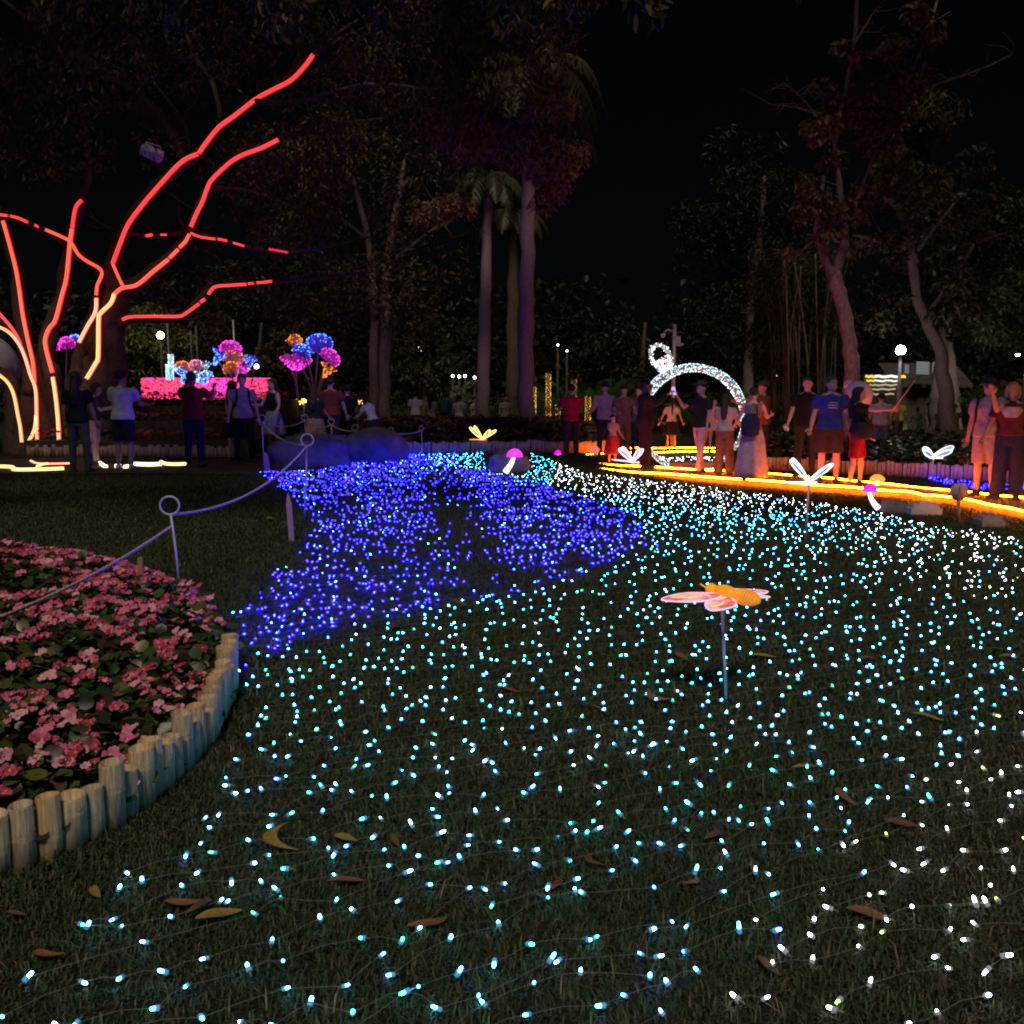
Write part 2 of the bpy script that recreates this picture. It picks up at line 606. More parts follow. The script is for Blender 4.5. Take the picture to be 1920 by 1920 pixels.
PROB = {0: [0.62, 0.28, 0.10], 1: [0.42, 0.17, 0.22, 0.04, 0.15], 2: [0.5, 0.26, 0.18, 0.06]}
NETS = {0: ("blue light net spread like a stream on the lawn", "blue"), 1: ("cyan light net covering the middle and front of the lawn", "cyan"),
        2: ("white light net along the boardwalk and the near corner of lawn", "white")}
CAP_V, CAP_F = None, None
for z in (0, 1, 2):
    s_ = zone == z
    P = np.stack([bx[s_], by[s_], bz[s_]], 1)
    rw, cl = irow[s_], icol[s_]
    c0 = P.mean(0)
    net = thing("light_net", NETS[z][0], "light net", (float(c0[0]), float(c0[1]), gzf(c0[0], c0[1])))
    base = np.array(net.location)
    meshes = [bulb_mesh("led_bulb", g, HALOM[z]) for g in GLOW[z]]
    px_, py_ = PX(P[:, 0], P[:, 1], P[:, 2])
    infr = (px_ > -10) & (px_ < 1930) & (py_ < 1930)
    dist = np.hypot(P[:, 0], P[:, 1]) + np.where(infr, 0, 100)
    order = np.argsort(dist)
    var = RNG.choice(len(meshes), len(P), p=PROB[z])
    yaw = RNG.uniform(0, 2 * np.pi, len(P)); til = RNG.normal(0.35, 0.5, len(P))
    for i in order[:300]:
        o = link("led_bulb", meshes[var[i]], net, P[i] - base, (0, -til[i], yaw[i]))
        sc_ = 0.76 + 0.42 * random.random(); o.scale = (sc_ * random.uniform(1.1, 2.0), sc_, sc_)
    rest = order[300:]
    if len(rest):
        K = len(rest)
        Rm = rotmats(yaw[rest], np.zeros(K), -til[rest])
        far = 1.0 + 0.0 * P[rest][:, 1]
        S = np.stack([far * 0.0092, far * 0.0056, far * 0.0056], 1) * RNG.uniform(0.8, 1.2, (K, 1))
        Tc = xforms(P[rest] - base, Rm, S)
        S2 = np.stack([far * 0.015, far * 0.015, far * 0.005], 1)  # flat glowing disc painting the halo under each far bulb
        Tk = xforms(P[rest] - base - np.array([0, 0, 0.0065]), rotmats(yaw[rest], np.zeros(K), np.zeros(K)), S2)
        me = stamp("led_bulbs", OCT[0], OCT[1], np.concatenate([Tc, Tk]), GLOW[z] + [HALOM[z]], mi=np.concatenate([var[rest], np.full(K, len(GLOW[z]))]))
        o = link("led_bulbs", me, net); o["kind"] = "stuff"
    # clear cable from bulb to bulb along each string
    cb = MB()
    for r_ in np.unique(rw):
        ii = np.where(rw == r_)[0]
        ii = ii[np.argsort(cl[ii])]
        ii = [i for i in ii if P[i][1] < 7.5]
        for a_, b_ in zip(ii[:-1], ii[1:]):
            pa, pb = P[a_] - base, P[b_] - base
            if np.linalg.norm(pa - pb) < 0.45:
                md = (pa + pb) / 2 + np.array([0, random.uniform(-.015, .015), 0.004])
                cb.tube([pa, md, pb], 0.0009, 3, cap=False)
    if cb.v:
        o = link("cable", cb.mesh("cable", mat("clear_cable_plastic", (0.15, 0.15, 0.14), 0.35, 0.1)), net); o["kind"] = "stuff"

# small violet patch beyond the boardwalk and white net inside its loop
def patch_net(label, poly, n, mats, r, hz=0.02):
    xs_ = [p[0] for p in poly]; ys_ = [p[1] for p in poly]
    pts = []
    while len(pts) < n:
        x, y = random.uniform(min(xs_), max(xs_)), random.uniform(min(ys_), max(ys_))
        if inpoly(np.array([x]), np.array([y]), poly)[0]:
            g = G(x, y); pts.append((g.x, g.y, g.z + hz + random.random() * 0.02))
    c = np.mean(pts, 0)
    net = thing("light_net", label, "light net", tuple(c))
    dots("led_bulbs", pts, r, mats, net, org=c)


patch_net("small violet light net beyond the boardwalk behind the standing couple", [(1730, 897), (1800, 902), (1860, 912), (1925, 905), (1925, 922), (1860, 922), (1790, 914)], 110, GLOW[0][:2], 0.008)
patch_net("white light net inside the boardwalk loop beneath the ring sculpture", [(1232, 858), (1345, 858), (1350, 872), (1230, 868)], 90, GLOW[2][:2], 0.010)

# ================================================================== bamboo edging and flower beds
BAMBOO = [mat("dry_bamboo_pale", (0.50, 0.37, 0.22), 0.55, 0.35, 9, 0.3, 0.25, stretch=(14, 14, 1.2)), mat("dry_bamboo_grey", (0.40, 0.31, 0.21), 0.6, 0.45, 10, 0.3, 0.3, stretch=(16, 16, 1.5)),
          mat("dry_bamboo_tan", (0.50, 0.33, 0.17), 0.55, 0.35, 8, 0.3, 0.25, stretch=(12, 12, 1.0))]


def bamboo_mesh(h, r, m, seg=14, seed=0):
    rd = random.Random(seed)
    b = MB()
    nz_ = rd.uniform(0.35, 0.8) * h
    prof = [(-0.05, r), (nz_ - 0.012, r), (nz_ - 0.004, r * 1.06), (nz_ + 0.003, r * 0.97), (nz_ + 0.010, r * 1.05), (nz_ + 0.02, r), (h - 0.004, r * 0.99), (h, r * 0.96), (h + 0.0005, r * 0.82), (h - 0.03, r * 0.80), (h - 0.032, 0.002)]
    tx, ty = rd.uniform(-.03, .03), rd.uniform(-.03, .03)
    rings = [[(q * math.cos(2 * math.pi * j / seg) + tx * z, q * math.sin(2 * math.pi * j / seg) + ty * z, z + (0.004 * math.cos(2 * math.pi * j / seg + seed) if z > h - 0.01 else 0)) for j in range(seg)] for z, q in prof]
    b.loft(rings)
    me = b.mesh("bamboo_tube", m)
    return me


def edging(label, pts, r, hrange, seg, nvar, name="bamboo_edging"):
    """upright cut bamboo tubes set side by side along a path on the ground"""
    pts = [Vector(p) for p in pts]
    ed = thing(name, label, "edging", pts[len(pts) // 2])
    base = Vector(ed.location)
    meshes = [bamboo_mesh(random.uniform(*hrange), r * random.uniform(0.86, 1.14), BAMBOO[i % 3], seg, i) for i in range(nvar)]
    # walk along
    cum = 0.0; need = 0.0
    for a_, b_ in zip(pts[:-1], pts[1:]):
        L = (b_ - a_).length
        while need <= cum + L:
            t = (need - cum) / L
            p = a_.lerp(b_, t)
            p.z = gzf(p.x, p.y)
            o = link("bamboo_tube", random.choice(meshes), ed, p - base + Vector((random.uniform(-.006, .006), random.uniform(-.006, .006), 0)), (0, 0, random.uniform(0, 6.28)))
            need += 2 * r * random.uniform(0.95, 1.04)
        cum += L
    return ed


def smooth_path(pp, n=8):
    out = []
    P = [pp[0]] + list(pp) + [pp[-1]]
    for i in range(1, len(P) - 2):
        for k in range(n):
            t = k / n
            a_, b_, c_, d_ = P[i - 1], P[i], P[i + 1], P[i + 2]
            out.append(0.5 * ((2 * b_) + (c_ - a_) * t + (2 * a_ - 5 * b_ + 4 * c_ - d_) * t * t + (3 * b_ - a_ - 3 * c_ + d_) * t ** 3))
    out.append(Vector(pp[-1]))
    return out


edging("curved edging of upright cut bamboo tubes round the near pink begonia bed", smooth_path([G(-60, 1662)] + BED[1:11]), 0.041, (0.15, 0.235), 14, 19)

PETAL_M = [mat("petal_pink", (0.60, 0.14, 0.27), 0.5, 0.2, 60), mat("petal_rose", (0.44, 0.06, 0.15), 0.5, 0.25, 60), mat("petal_pale", (0.68, 0.31, 0.41), 0.5, 0.2, 60), mat("petal_deep", (0.36, 0.045, 0.095), 0.5, 0.25, 60)]
STAMEN = mat("flower_stamen", (0.62, 0.42, 0.08), 0.6, 0.2, 90)


def flower_shape():
    V, Fc, MI = [], [], []

    def petal(a0, L, W, lift):
        b = len(V)
        ca, sa = math.cos(a0), math.sin(a0)
        prof = [(0.06, 0.10, 0.0), (0.35, 0.75, 0.10), (0.72, 1.0, 0.22), (0.95, 0.62, 0.20), (1.0, 0.2, 0.16)]
        for x, wf, zz in prof:
            for s in (-1, 0, 1):
                lx = L * x; ly = s * W * wf; lz = L * lift * zz * 3 + (0.05 * L if s else 0.0)
                V.append((lx * ca - ly * sa, lx * sa + ly * ca, lz))
        for i in range(4):
            for j in range(2):
                q = b + i * 3 + j
                Fc.append((q, q + 1, q + 4, q + 3)); MI.append(0)
    petal(0.2, 1.0, 0.52, 0.5); petal(3.3, 1.0, 0.52, 0.5); petal(1.75, 0.75, 0.36, 0.3); petal(4.85, 0.72, 0.36, 0.3)
    b = len(V)
    for x, y, z in [(0.2, 0, 0.1), (0, 0.2, 0.1), (-0.2, 0, 0.1), (0, -0.2, 0.1), (0, 0, 0.34), (0, 0, 0.0)]:
        V.append((x, y, z))
    for f in [(0, 1, 4, 4), (1, 2, 4, 4), (2, 3, 4, 4), (3, 0, 4, 4)]:
        Fc.append(tuple(b + i for i in f[:3])); MI.append(1)
    return V, Fc, MI


FLV, FLF, FLM = flower_shape()


def flower_mesh(m, s):
    me = bpy.data.meshes.new("flower")
    me.from_pydata([(x * s, y * s, z * s) for x, y, z in FLV], [], FLF)
    me.materials.append(m); me.materials.append(STAMEN)
    me.polygons.foreach_set("material_index", FLM)
    me.polygons.foreach_set("use_smooth", [True] * len(FLF))
    return me


ROUND_LEAF = np.array([[0, 0, 0], [0.18, 0.36, 0.05], [0.55, 0.48, 0.06], [0.9, 0.28, 0.0], [1.02, 0.0, -0.08], [0.9, -0.28, 0.0], [0.55, -0.48, 0.06], [0.18, -0.36, 0.05], [0.5, 0, -0.02]])
ROUND_F = np.array([[8, 0, 1], [8, 1, 2], [8, 2, 3], [8, 3, 4], [8, 4, 5], [8, 5, 6], [8, 6, 7], [8, 7, 0]])


def flower_bed(label, poly, hmax, nleaf, leaf, nclus, fl, nparts, pal, pmats, base_h=0.10, soil=True, rise=0.35, mound=0.0):
    xs_ = [p[0] for p in poly]; ys_ = [p[1] for p in poly]

    def sample(n):
        x = RNG.uniform(min(xs_), max(xs_), n * 6); y = RNG.uniform(min(ys_), max(ys_), n * 6)
        k = inpoly(x, y, poly)
        return x[k][:n], y[k][:n]

    def top(x, y):
        d = polydist(x, y, poly)
        return gz(x, y) + base_h + (hmax - base_h) * (1 - np.exp(-d / rise)) * (0.82 + 0.20 * np.sin(x * 7.3 + 2 * np.sin(y * 3)) * np.sin(y * 6.1 + 1)) + mound * sst(min(ys_), max(ys_), y)
    c = (float(np.mean(xs_)), float(np.mean(ys_)), gzf(np.mean(xs_), np.mean(ys_)))
    bed = thing("flower_bed", label, "flower bed", c)
    # soil mound
    if soil:
        m_ = MB()
        n = len(poly)
        cx, cy2 = c[0], c[1]
        vs_ = [(x - c[0], y - c[1], gzf(x, y) - c[2] - 0.02) for x, y in poly]
        vs2 = [(cx + (x - cx) * 0.93 - c[0], cy2 + (y - cy2) * 0.93 - c[1], gzf(x, y) - c[2] + 0.09 + mound * float(sst(min(ys_), max(ys_), y)) * 0.8) for x, y in poly]
        m_.add(vs_ + vs2 + [(0, 0, 0.10 + mound * 0.5)], [(i, (i + 1) % n, n + (i + 1) % n, n + i) for i in range(n)] + [(n + i, n + (i + 1) % n, 2 * n) for i in range(n)])
        link("soil", m_.mesh("soil", mat("bed_soil", (0.03, 0.022, 0.016), 0.95, 0.4, 20, 0.1, 0.6)), bed)
    # leaves
    x, y = sample(nleaf)
    K = len(x)
    t = top(x, y); g = gz(x, y)
    z = g + (t - g) * RNG.uniform(0.45, 1.0, K) ** 0.6
    yaw = RNG.uniform(0, 6.28, K); pit = RNG.normal(0, 0.45, K); rol = RNG.normal(0.25, 0.45, K)
    s = leaf * RNG.uniform(0.65, 1.3, K)
    pa = np.array(pal)
    cc = pa[RNG.integers(0, len(pa), K)] * RNG.uniform(0.6, 1.3, (K, 1))
    me = stamp("foliage", ROUND_LEAF, ROUND_F, xforms(np.stack([x, y, z], 1) - np.array(c), rotmats(yaw, pit, rol), s), attr_mat("bed_leaf", 0.38, 0.45, 0.15), cols=np.clip(cc, 0, 1), smooth=True)
    o = link("foliage", me, bed); o["kind"] = "stuff"
    # blossoms in clusters
    x, y = sample(nclus)
    FP, FS, FM, FR = [], [], [], []
    for cx_, cy_ in zip(x, y):
        m0 = random.choices(range(len(pmats)), weights=[4, 3, 2, 2][:len(pmats)])[0]
        for _ in range(random.randint(2, 6)):
            fx, fy = cx_ + random.gauss(0, fl * 1.05), cy_ + random.gauss(0, fl * 1.05)
            FP.append((fx, fy, float(top(np.array(fx), np.array(fy))) + random.uniform(-0.2, 0.9) * fl))
            FS.append(random.uniform(0.6, 1.3)); FM.append(m0 if random.random() < 0.8 else random.randrange(len(pmats)))
            FR.append((random.gauss(-0.75, 0.4), random.gauss(0, 0.45), random.uniform(-0.9, 0.9) ))
    FP = np.array(FP)
    qx_, qy_ = PX(FP[:, 0], FP[:, 1], FP[:, 2])
    dd = np.hypot(FP[:, 0], FP[:, 1]) + np.where((qx_ > -5) & (qx_ < 1925) & (qy_ > -5) & (qy_ < 1925), 0, 50)
    order = np.argsort(dd)
    meshes = [flower_mesh(m, fl) for m in pmats]
    buds = []
    for m in pmats:
        bm_ = MB(); bm_.ell((0, 0, fl * 0.35), (fl * 0.42, fl * 0.36, fl * 0.5), 7, 5); bm_.tube([(0, 0, -fl * 0.9), (0, 0, -fl * 0.1)], fl * 0.10, 5, 1)
        buds.append(bm_.mesh('bud', [m, mat('flower_stalk', (0.12, 0.10, 0.04), 0.6, 0.2, 20)]))
    for i in order[:nparts]:
        o = link("flower", buds[FM[i]] if i % 5 == 0 else meshes[FM[i]], bed, FP[i] - np.array(c), (-FR[i][0], FR[i][1], FR[i][2]))
        o.scale = (FS[i],) * 3
    rest = order[nparts:]
    if len(rest):
        V4, F4 = np.array(FLV) * fl, [f if len(f) == 4 else (f[0], f[1], f[2], f[2]) for f in FLF]
        tri = []
        tm = []
        for f, m_ in zip(FLF, FLM):
            tri.append(f[:3]); tm.append(m_)
            if len(f) == 4: tri.append((f[0], f[2], f[3])); tm.append(m_)
        tri = np.array(tri)
        e = np.array([FR[i] for i in rest])
        T = xforms(FP[rest] - np.array(c), rotmats(e[:, 2], -e[:, 0], e[:, 1]), np.array([FS[i] for i in rest]))
        mi = np.concatenate([np.where(np.array(tm) == 1, len(pmats), FM[i]) for i in rest])
        K = len(rest); n = len(V4)
        Vh = np.concatenate([V4, np.ones((n, 1))], 1)
        W = np.einsum('kij,nj->kni', T, Vh)[:, :, :3].reshape(-1, 3)
        FF = (tri[None] + (np.arange(K) * n)[:, None, None]).reshape(-1, 3)
        me = npmesh("flowers", W, FF, list(pmats) + [STAMEN], mi=mi, smooth=True)
        o = link("flowers", me, bed); o["kind"] = "stuff"
    return bed


BEGLEAF = [(0.030, 0.062, 0.018), (0.045, 0.085, 0.022), (0.020, 0.040, 0.016), (0.10, 0.11, 0.025), (0.06, 0.03, 0.02)]
flower_bed("near bed of pink begonias with dark green leaves behind bamboo tubes", BEDXY, 0.33, 11000, 0.062, 540, 0.0235, 300, BEGLEAF, PETAL_M)

# far bed below the royal palms
FARP_SHADE = [mat('petal_shaded_pink', (0.20, 0.05, 0.085), 0.6, 0.3, 40), mat('petal_shaded_rose', (0.11, 0.018, 0.04), 0.6, 0.3, 40), mat('petal_shaded_deep', (0.075, 0.02, 0.045), 0.6, 0.3, 40)]  # petals darkened to put the far beds' shade into their colour
FB1 = [G(x, y) for x, y in [(600, 858), (760, 853), (900, 851), (1040, 850), (1150, 848)]]
edging("far low bamboo edging behind the blue lights under the palms", FB1, 0.042, (0.24, 0.31), 8, 7)
b1 = [(p.x, p.y + 0.08) for p in FB1] + [(4.2, 29.0), (0.0, 29.5), (-6.5, 29.0)]
flower_bed("broad shade-darkened pink flower bed at the foot of the palms", b1, 0.32, 9000, 0.12, 520, 0.040, 0, BEGLEAF, FARP_SHADE, soil=True, mound=0.42)
# bed right of the boardwalk
FB2 = [G(x, y) for x, y in [(1425, 880), (1500, 884), (1600, 889), (1700, 894), (1800, 900), (1940, 909), (2050, 916)]]
edging("bamboo edging lit orange behind the boardwalk strip lights", FB2, 0.040, (0.24, 0.31), 8, 7)
b2 = [(p.x, p.y + 0.08) for p in FB2] + [(15.5, 27.0), (10.0, 27.5), (6.2, 27.0)]
flower_bed("shadowy bed of small pink flowers beyond the boardwalk", b2, 0.36, 8000, 0.12, 300, 0.036, 0, BEGLEAF, FARP_SHADE[1:], soil=True, mound=0.25)

# ================================================================== rope fence, stakes, boulders, fallen leaves
STEEL = mat("painted_steel_rod", (0.42, 0.40, 0.42), 0.45, 0.2, 30, 0.5)
ROPE = mat("braided_rope", (0.46, 0.37, 0.33), 0.9, 0.35, 120, 0.1, 0.5)
WOOD = mat("weathered_stake_wood", (0.34, 0.21, 0.12), 0.8, 0.4, 12, 0.2, 0.4, stretch=(20, 20, 2))


def ring_post(label, top, base, rr=0.068, r=0.010):
    top, base = Vector(top), Vector(base)
    t = wthing("rope_post", label, "post", base, "rope fence posts")
    neck = top + (base - top).normalized() * rr
    m = MB().tube([base + Vector((0, 0, -0.05)), base.lerp(neck, 0.5) + Vector((0.004, 0, 0)), neck], r, 8)
    m.build("rod", STEEL, t)
    m = MB().tube([top + Vector((math.cos(a) * rr, 0.15 * math.cos(a) * rr, math.sin(a) * rr)) for a in [2 * math.pi * i / 20 for i in range(20)]], r * 0.85, 7, close=True)
    m.build("ring", STEEL, t)
    return neck


def on(px, py, base):
    return A(px, py, base.y)


pb = [G(338, 1108), G(570, 975), G(495, 880)]
n1 = ring_post("nearest ring-topped rope post beside the pink begonias", on(318, 948, pb[0]), pb[0])
n2 = ring_post("ring-topped rope post standing in the blue lights before the boulders", on(576, 825, pb[1]), pb[1])
n3 = ring_post("ring-topped rope post at the tip of the blue lights by the path", on(491, 785, pb[2]), pb[2], 0.07)
far = []
for px_, py_, Y_, lab in [(571, 783, 20.0, "ring-topped rope post before the orange and blue light flowers"), (621, 790, 20.6, "ring-topped rope post behind the gap between the boulders"),
                          (666, 802, 20.2, "short ring-topped rope post peeping over the rounded boulder"), (733, 806, 20.8, "ring-topped rope post just beyond the rounded boulder"),
                          (790, 803, 21.2, "last ring-topped rope post beside the far bamboo edging")]:
    tp = A(px_, py_, Y_)
    far.append(ring_post(lab, tp, (tp.x + 0.02, tp.y, gzf(tp.x, tp.y)), 0.065 if px_ < 700 else 0.05))


def rope(label, a, b, sag, r=0.0125):
    a, b = Vector(a), Vector(b)
    pts = []
    for i in range(25):
        t = i / 24
        p = a.lerp(b, t); p.z -= sag * 4 * t * (1 - t)
        pts.append(p)
    m = MB()
    # two strands laid round each other
    L = (b - a).length
    for ph in (0, math.pi):
        q = []
        for i in range(121):
            t = i / 120; p = a.lerp(b, t); p.z -= sag * 4 * t * (1 - t)
            an = ph + t * L * 60
            q.append(p + Vector((0, math.cos(an), math.sin(an))) * r * 0.45)
        m.tube(q, r * 0.68, 6)
    o = m.build("rope", ROPE, org=a.lerp(b, 0.5))
    tag(o, label, "rope", "fence ropes")


rope("rope stretched over the near begonia bed to the first post", n1 - Vector((0, 0, 0.09)), A(-60, 1182, 4.6), 0.05)
rope("rope sagging from the nearest post to the post in the blue lights", n1, n2, 0.17)
rope("rope sagging before the grey boulder between two posts", n2, n3, 0.10)
rope("rope between the path post and the post before the light flowers", n3, far[0], 0.10)
rope("short rope between the two posts behind the angular boulder", far[0], far[1], 0.10)
rope("rope running down behind the rounded boulder", far[1], far[2], 0.06)
rope("faint rope beyond the rounded boulder to the last post", far[3], far[4], 0.06)


def stake(label, top, base, wx, wy, point=True):
    top, base = Vector(top), Vector(base)
    m = MB()
    d = top - base
    prof = [(-0.06, 1), (0.78, 1), (1.0, 0.25 if point else 0.98)]
    rings = []
    for t, s in prof:
        c = base + d * t if t >= 0 else base + Vector((0, 0, t))
        rings.append([c + Vector((wx * s * x, wy * y * (s if point else 1), 0)) for x, y in ((-1, -1), (1, -1), (1, 1), (-1, 1))])
    m.loft(rings)
    o = m.build("wooden_stake", WOOD, smooth=False, org=base)
    tag(o, label, "stake", "wooden stakes")


g = G(548, 1015)
stake("pointed wooden stake beside the post in the blue lights", on(540, 925, g), g, 0.026, 0.012)
g = Vector((A(266, 1125, 6.6).x, 6.6, 0.1))
stake("split bamboo stake standing up out of the begonia bed", A(263, 1045, 6.6), g, 0.018, 0.008, False)
g = G(503, 886)
stake("short wooden stake under the path post at the tip of the blue lights", on(497, 848, g), g, 0.045, 0.02)

from mathutils import noise as mnoise
ROCK = mat("boulder_stone", (0.13, 0.115, 0.115), 0.85, 0.4, 3.5, 0.25, 0.7)


def boulder(label, px0, px1, ytop, ybase, depth, seed, sq=0.55, rough=0.22):
    c = G((px0 + px1) / 2, ybase)
    sc_ = c.y / F
    rx = (px1 - px0) / 2 * sc_; rz = (ybase - ytop) * sc_
    bm = bmesh.new()
    bmesh.ops.create_icosphere(bm, subdivisions=5, radius=1)
    off = Vector((seed * 13.1, seed * 7.7, seed * 3.3))
    for v in bm.verts:
        p = v.co.copy()
        p = Vector([math.copysign(abs(q) ** sq, q) for q in p])
        p = p / max(1.0, p.length * 0.80)
        n = mnoise.fractal(p * 1.4 + off, 0.9, 2.1, 5) * rough + mnoise.fractal(p * 7 + off, 0.8, 2.0, 4) * rough * 0.22
        p *= 1 + n
        p.z = max(p.z, -0.25)
        v.co = Vector((p.x * rx, p.y * depth, p.z * rz * 0.95))
    me = bpy.data.meshes.new("boulder"); bm.to_mesh(me); bm.free()
    me.materials.append(ROCK)
    me.polygons.foreach_set("use_smooth", [True] * len(me.polygons))
    o = link("boulder", me, None, (c.x, c.y + depth * 0.8, c.z))
    tag(o, label, "boulder", "boulders")
    return o


boulder("angular grey boulder lit blue behind the second rope post", 500, 652, 818, 877, 0.55, 1, 0.62)
boulder("rounded grey boulder at the back of the blue lights", 640, 757, 806, 868, 0.6, 2, 0.5, 0.12)
boulder("small dark rock carrying the magenta mushroom lamp", 914, 990, 846, 886, 0.3, 3, 0.6, 0.2)

LEAFM = [mat("fallen_leaf_yellow", (0.24, 0.17, 0.045), 0.6, 0.35, 25), mat("fallen_leaf_brown", (0.12, 0.065, 0.038), 0.7, 0.35, 25), mat("fallen_leaf_rust", (0.18, 0.085, 0.048), 0.7, 0.35, 25)]


def leaf_mesh(curl, m, wob):
    rings = []
    N = 12
    V = []; Fc = []
    for i in range(N + 1):
        t = i / N
        wd = 0.17 * math.sin(math.pi * min(1, t * 0.94 + 0.04)) ** 0.8 * (1 - 0.25 * t)
        x = (t - 0.5)
        y = curl * (4 * x * x - 0.3) * 0.45
        z = 0.06 + 0.10 * abs(x) * wob + 0.03 * math.sin(5 * t)
        V += [(x, y - wd, z + 0.08 * wd / 0.17), (x, y, z - 0.02), (x, y + wd, z + 0.10 * wd / 0.17)]
    for i in range(N):
        for j in range(2):
            q = i * 3 + j
            Fc.append((q, q + 1, q + 4, q + 3))
    b = len(V)
    V2 = [(x, y, z - 0.012) for x, y, z in V]
    F2 = [tuple(b + i for i in reversed(f)) for f in Fc]
    me = bpy.data.meshes.new("fallen_leaf"); me.from_pydata(V + V2, [], Fc + F2)
    me.materials.append(m); me.polygons.foreach_set("use_smooth", [True] * len(me.polygons))
    return me


LM = [[leaf_mesh(c, m, w_) for c, w_ in ((0.1, 0.6), (0.55, 0.4), (1.1, 1.2))] for m in LEAFM]
LEAVES = [  # px, py, length px, image tilt, shape, colour, label
    (520, 1592, 62, -50, 2, 0, "strongly curled yellow leaf on the front lawn left of centre"), (648, 1588, 62, -15, 0, 0, "yellow leaf lying flat beside a cyan bulb in the front lawn"),
    (650, 1670, 80, 8, 0, 2, "long rusty leaf under a bright cyan bulb"), (345, 1712, 80, 5, 1, 2, "long tan leaf near the bottom crossing another leaf"), (380, 1715, 46, 75, 1, 1, "short brown leaf standing against a tan leaf near the bottom"),
    (412, 1735, 92, 14, 0, 0, "greenish yellow leaf below two crossed leaves near the bottom"), (85, 1810, 76, -8, 1, 2, "arched brown leaf next to a blue-white bulb at the bottom edge"), (808, 1752, 92, 16, 1, 2, "long curved rust leaf at the bottom middle of the lawn"),
    (180, 1690, 46, -32, 0, 0, "small yellow leaf below the near bamboo tubes"), (952, 1306, 58, -4, 0, 2, "flat tan leaf beyond the middle of the lawn"), (1228, 1320, 54, -15, 2, 2, "broad rusty leaf left of the glowing bee stake"),
    (1276, 1242, 24, -40, 0, 2, "little pale leaf between bulbs left of the bee stake"), (1430, 1242, 56, -4, 0, 0, "flat tan leaf to the right of the bee stake"), (1300, 1668, 40, 30, 2, 2, "curled orange leaf in the front lawn by white bulbs"),
    (1510, 1452, 56, 0, 0, 0, "yellowish leaf among bulbs right of centre"), (1630, 1735, 92, -12, 0, 2, "long reddish leaf among the white bulbs at lower right"), (1580, 1508, 34, -70, 1, 2, "short curled orange leaf among white bulbs"),
    (1740, 1358, 56, -8, 0, 0, "olive leaf where cyan and white bulbs mix at the right"), (1660, 1298, 32, 0, 0, 2, "small reddish leaf at the right side of the lawn"), (1630, 1245, 40, 0, 0, 0, "pale flat leaf at the right of the lawn"),
    (1010, 1695, 30, -20, 0, 1, "small brown leaf in the middle foreground"), (1045, 1672, 34, 60, 1, 1, "brown leaf standing on edge in the middle foreground"), (1110, 1630, 36, -50, 2, 1, "curled brown leaf before the middle of the lawn"),
    (740, 1590, 34, -40, 0, 1, "dull red-brown leaf in the dark turf left of middle"), (1340, 1580, 44, 40, 1, 1, "dark brown leaf beside two bulbs in front"), (800, 1560, 26, 20, 0, 1, "tiny brown leaf between pairs of bulbs"),
    (1690, 1560, 60, -15, 0, 1, "dark dry leaf in the white bulbs at right"), (860, 1140, 44, -10, 0, 1, "brown leaf on the rim of the blue lights"), (1415, 1640, 40, 60, 0, 1, "upright brown leaf in front of white bulbs"),
    (505, 978, 26, -10, 0, 0, "small pale leaf on the dark lawn beside the rope"), (1120, 1340, 44, -8, 0, 1, "thin brown leaf in the centre of the lawn"), (30, 1730, 44, -4, 0, 1, "brown leaf at the left bottom edge"),
    (1890, 1240, 36, 0, 0, 2, "reddish leaf at the right edge of the lawn"), (1440, 1830, 50, -40, 0, 1, "rust-brown leaf at the bottom by white bulbs"), (740, 1183, 30, 80, 0, 1, "small brown leaf just before the blue lights"),
]
for px_, py_, ln, tl, shp, cl_, lab in LEAVES:
    g = G(px_, py_)
    L = ln * g.length / F
    tilt = R(tl)
    # image tilt to yaw on the ground: depth is foreshortened
    dep = math.sin(math.atan2(CAMH, g.y))
    yaw = math.atan2(math.sin(tilt) / max(dep, 0.25), math.cos(tilt))
    Lw = L * math.hypot(math.cos(tilt), math.sin(tilt) / max(dep, 0.25))
    Lw = min(Lw, 0.18) * 0.86
    o = link("fallen_leaf", LM[cl_][shp], None, (g.x, g.y, g.z + 0.022), (random.uniform(-.2, .2), random.uniform(-.15, .15), yaw), (Lw, Lw, Lw))
    tag(o, lab, "leaf", "leaves fallen on the lawn")

# ================================================================== boardwalk with strip lights
DECK = mat("boardwalk_timber", (0.32, 0.18, 0.09), 0.5, 0.35, 6, 0.4, 0.25, stretch=(2, 25, 2))
BEAM = mat("boardwalk_edge_beam", (0.25, 0.17, 0.14), 0.7, 0.3, 5, 0.3, 0.2)
AMBER = emit("strip_amber", (1.0, 0.175, 0.004), 150.0)
ZD = -0.10
FRONT = [(1038, 864), (1062, 871), (1180, 884), (1300, 892), (1480, 905), (1600, 914), (1700, 922), (1742, 929), (1780, 931), (1860, 946), (1925, 959), (2100, 985)]
REAR = [(1042, 861), (1085, 866), (1160, 872), (1290, 879), (1450, 888), (1580, 899), (1660, 907), (1790, 920), (1925, 933), (2100, 950)]
REAR2_F = [(1042, 861), (1070, 857), (1130, 851), (1230, 849), (1300, 847.5), (1360, 848)]
REAR2_B = [(1040, 860), (1062, 853), (1125, 842), (1230, 840), (1300, 839.5), (1365, 840)]


def strip_pts(pp, z, n=6):
    return smooth_path([PL(x, y, z) for x, y in pp], n)


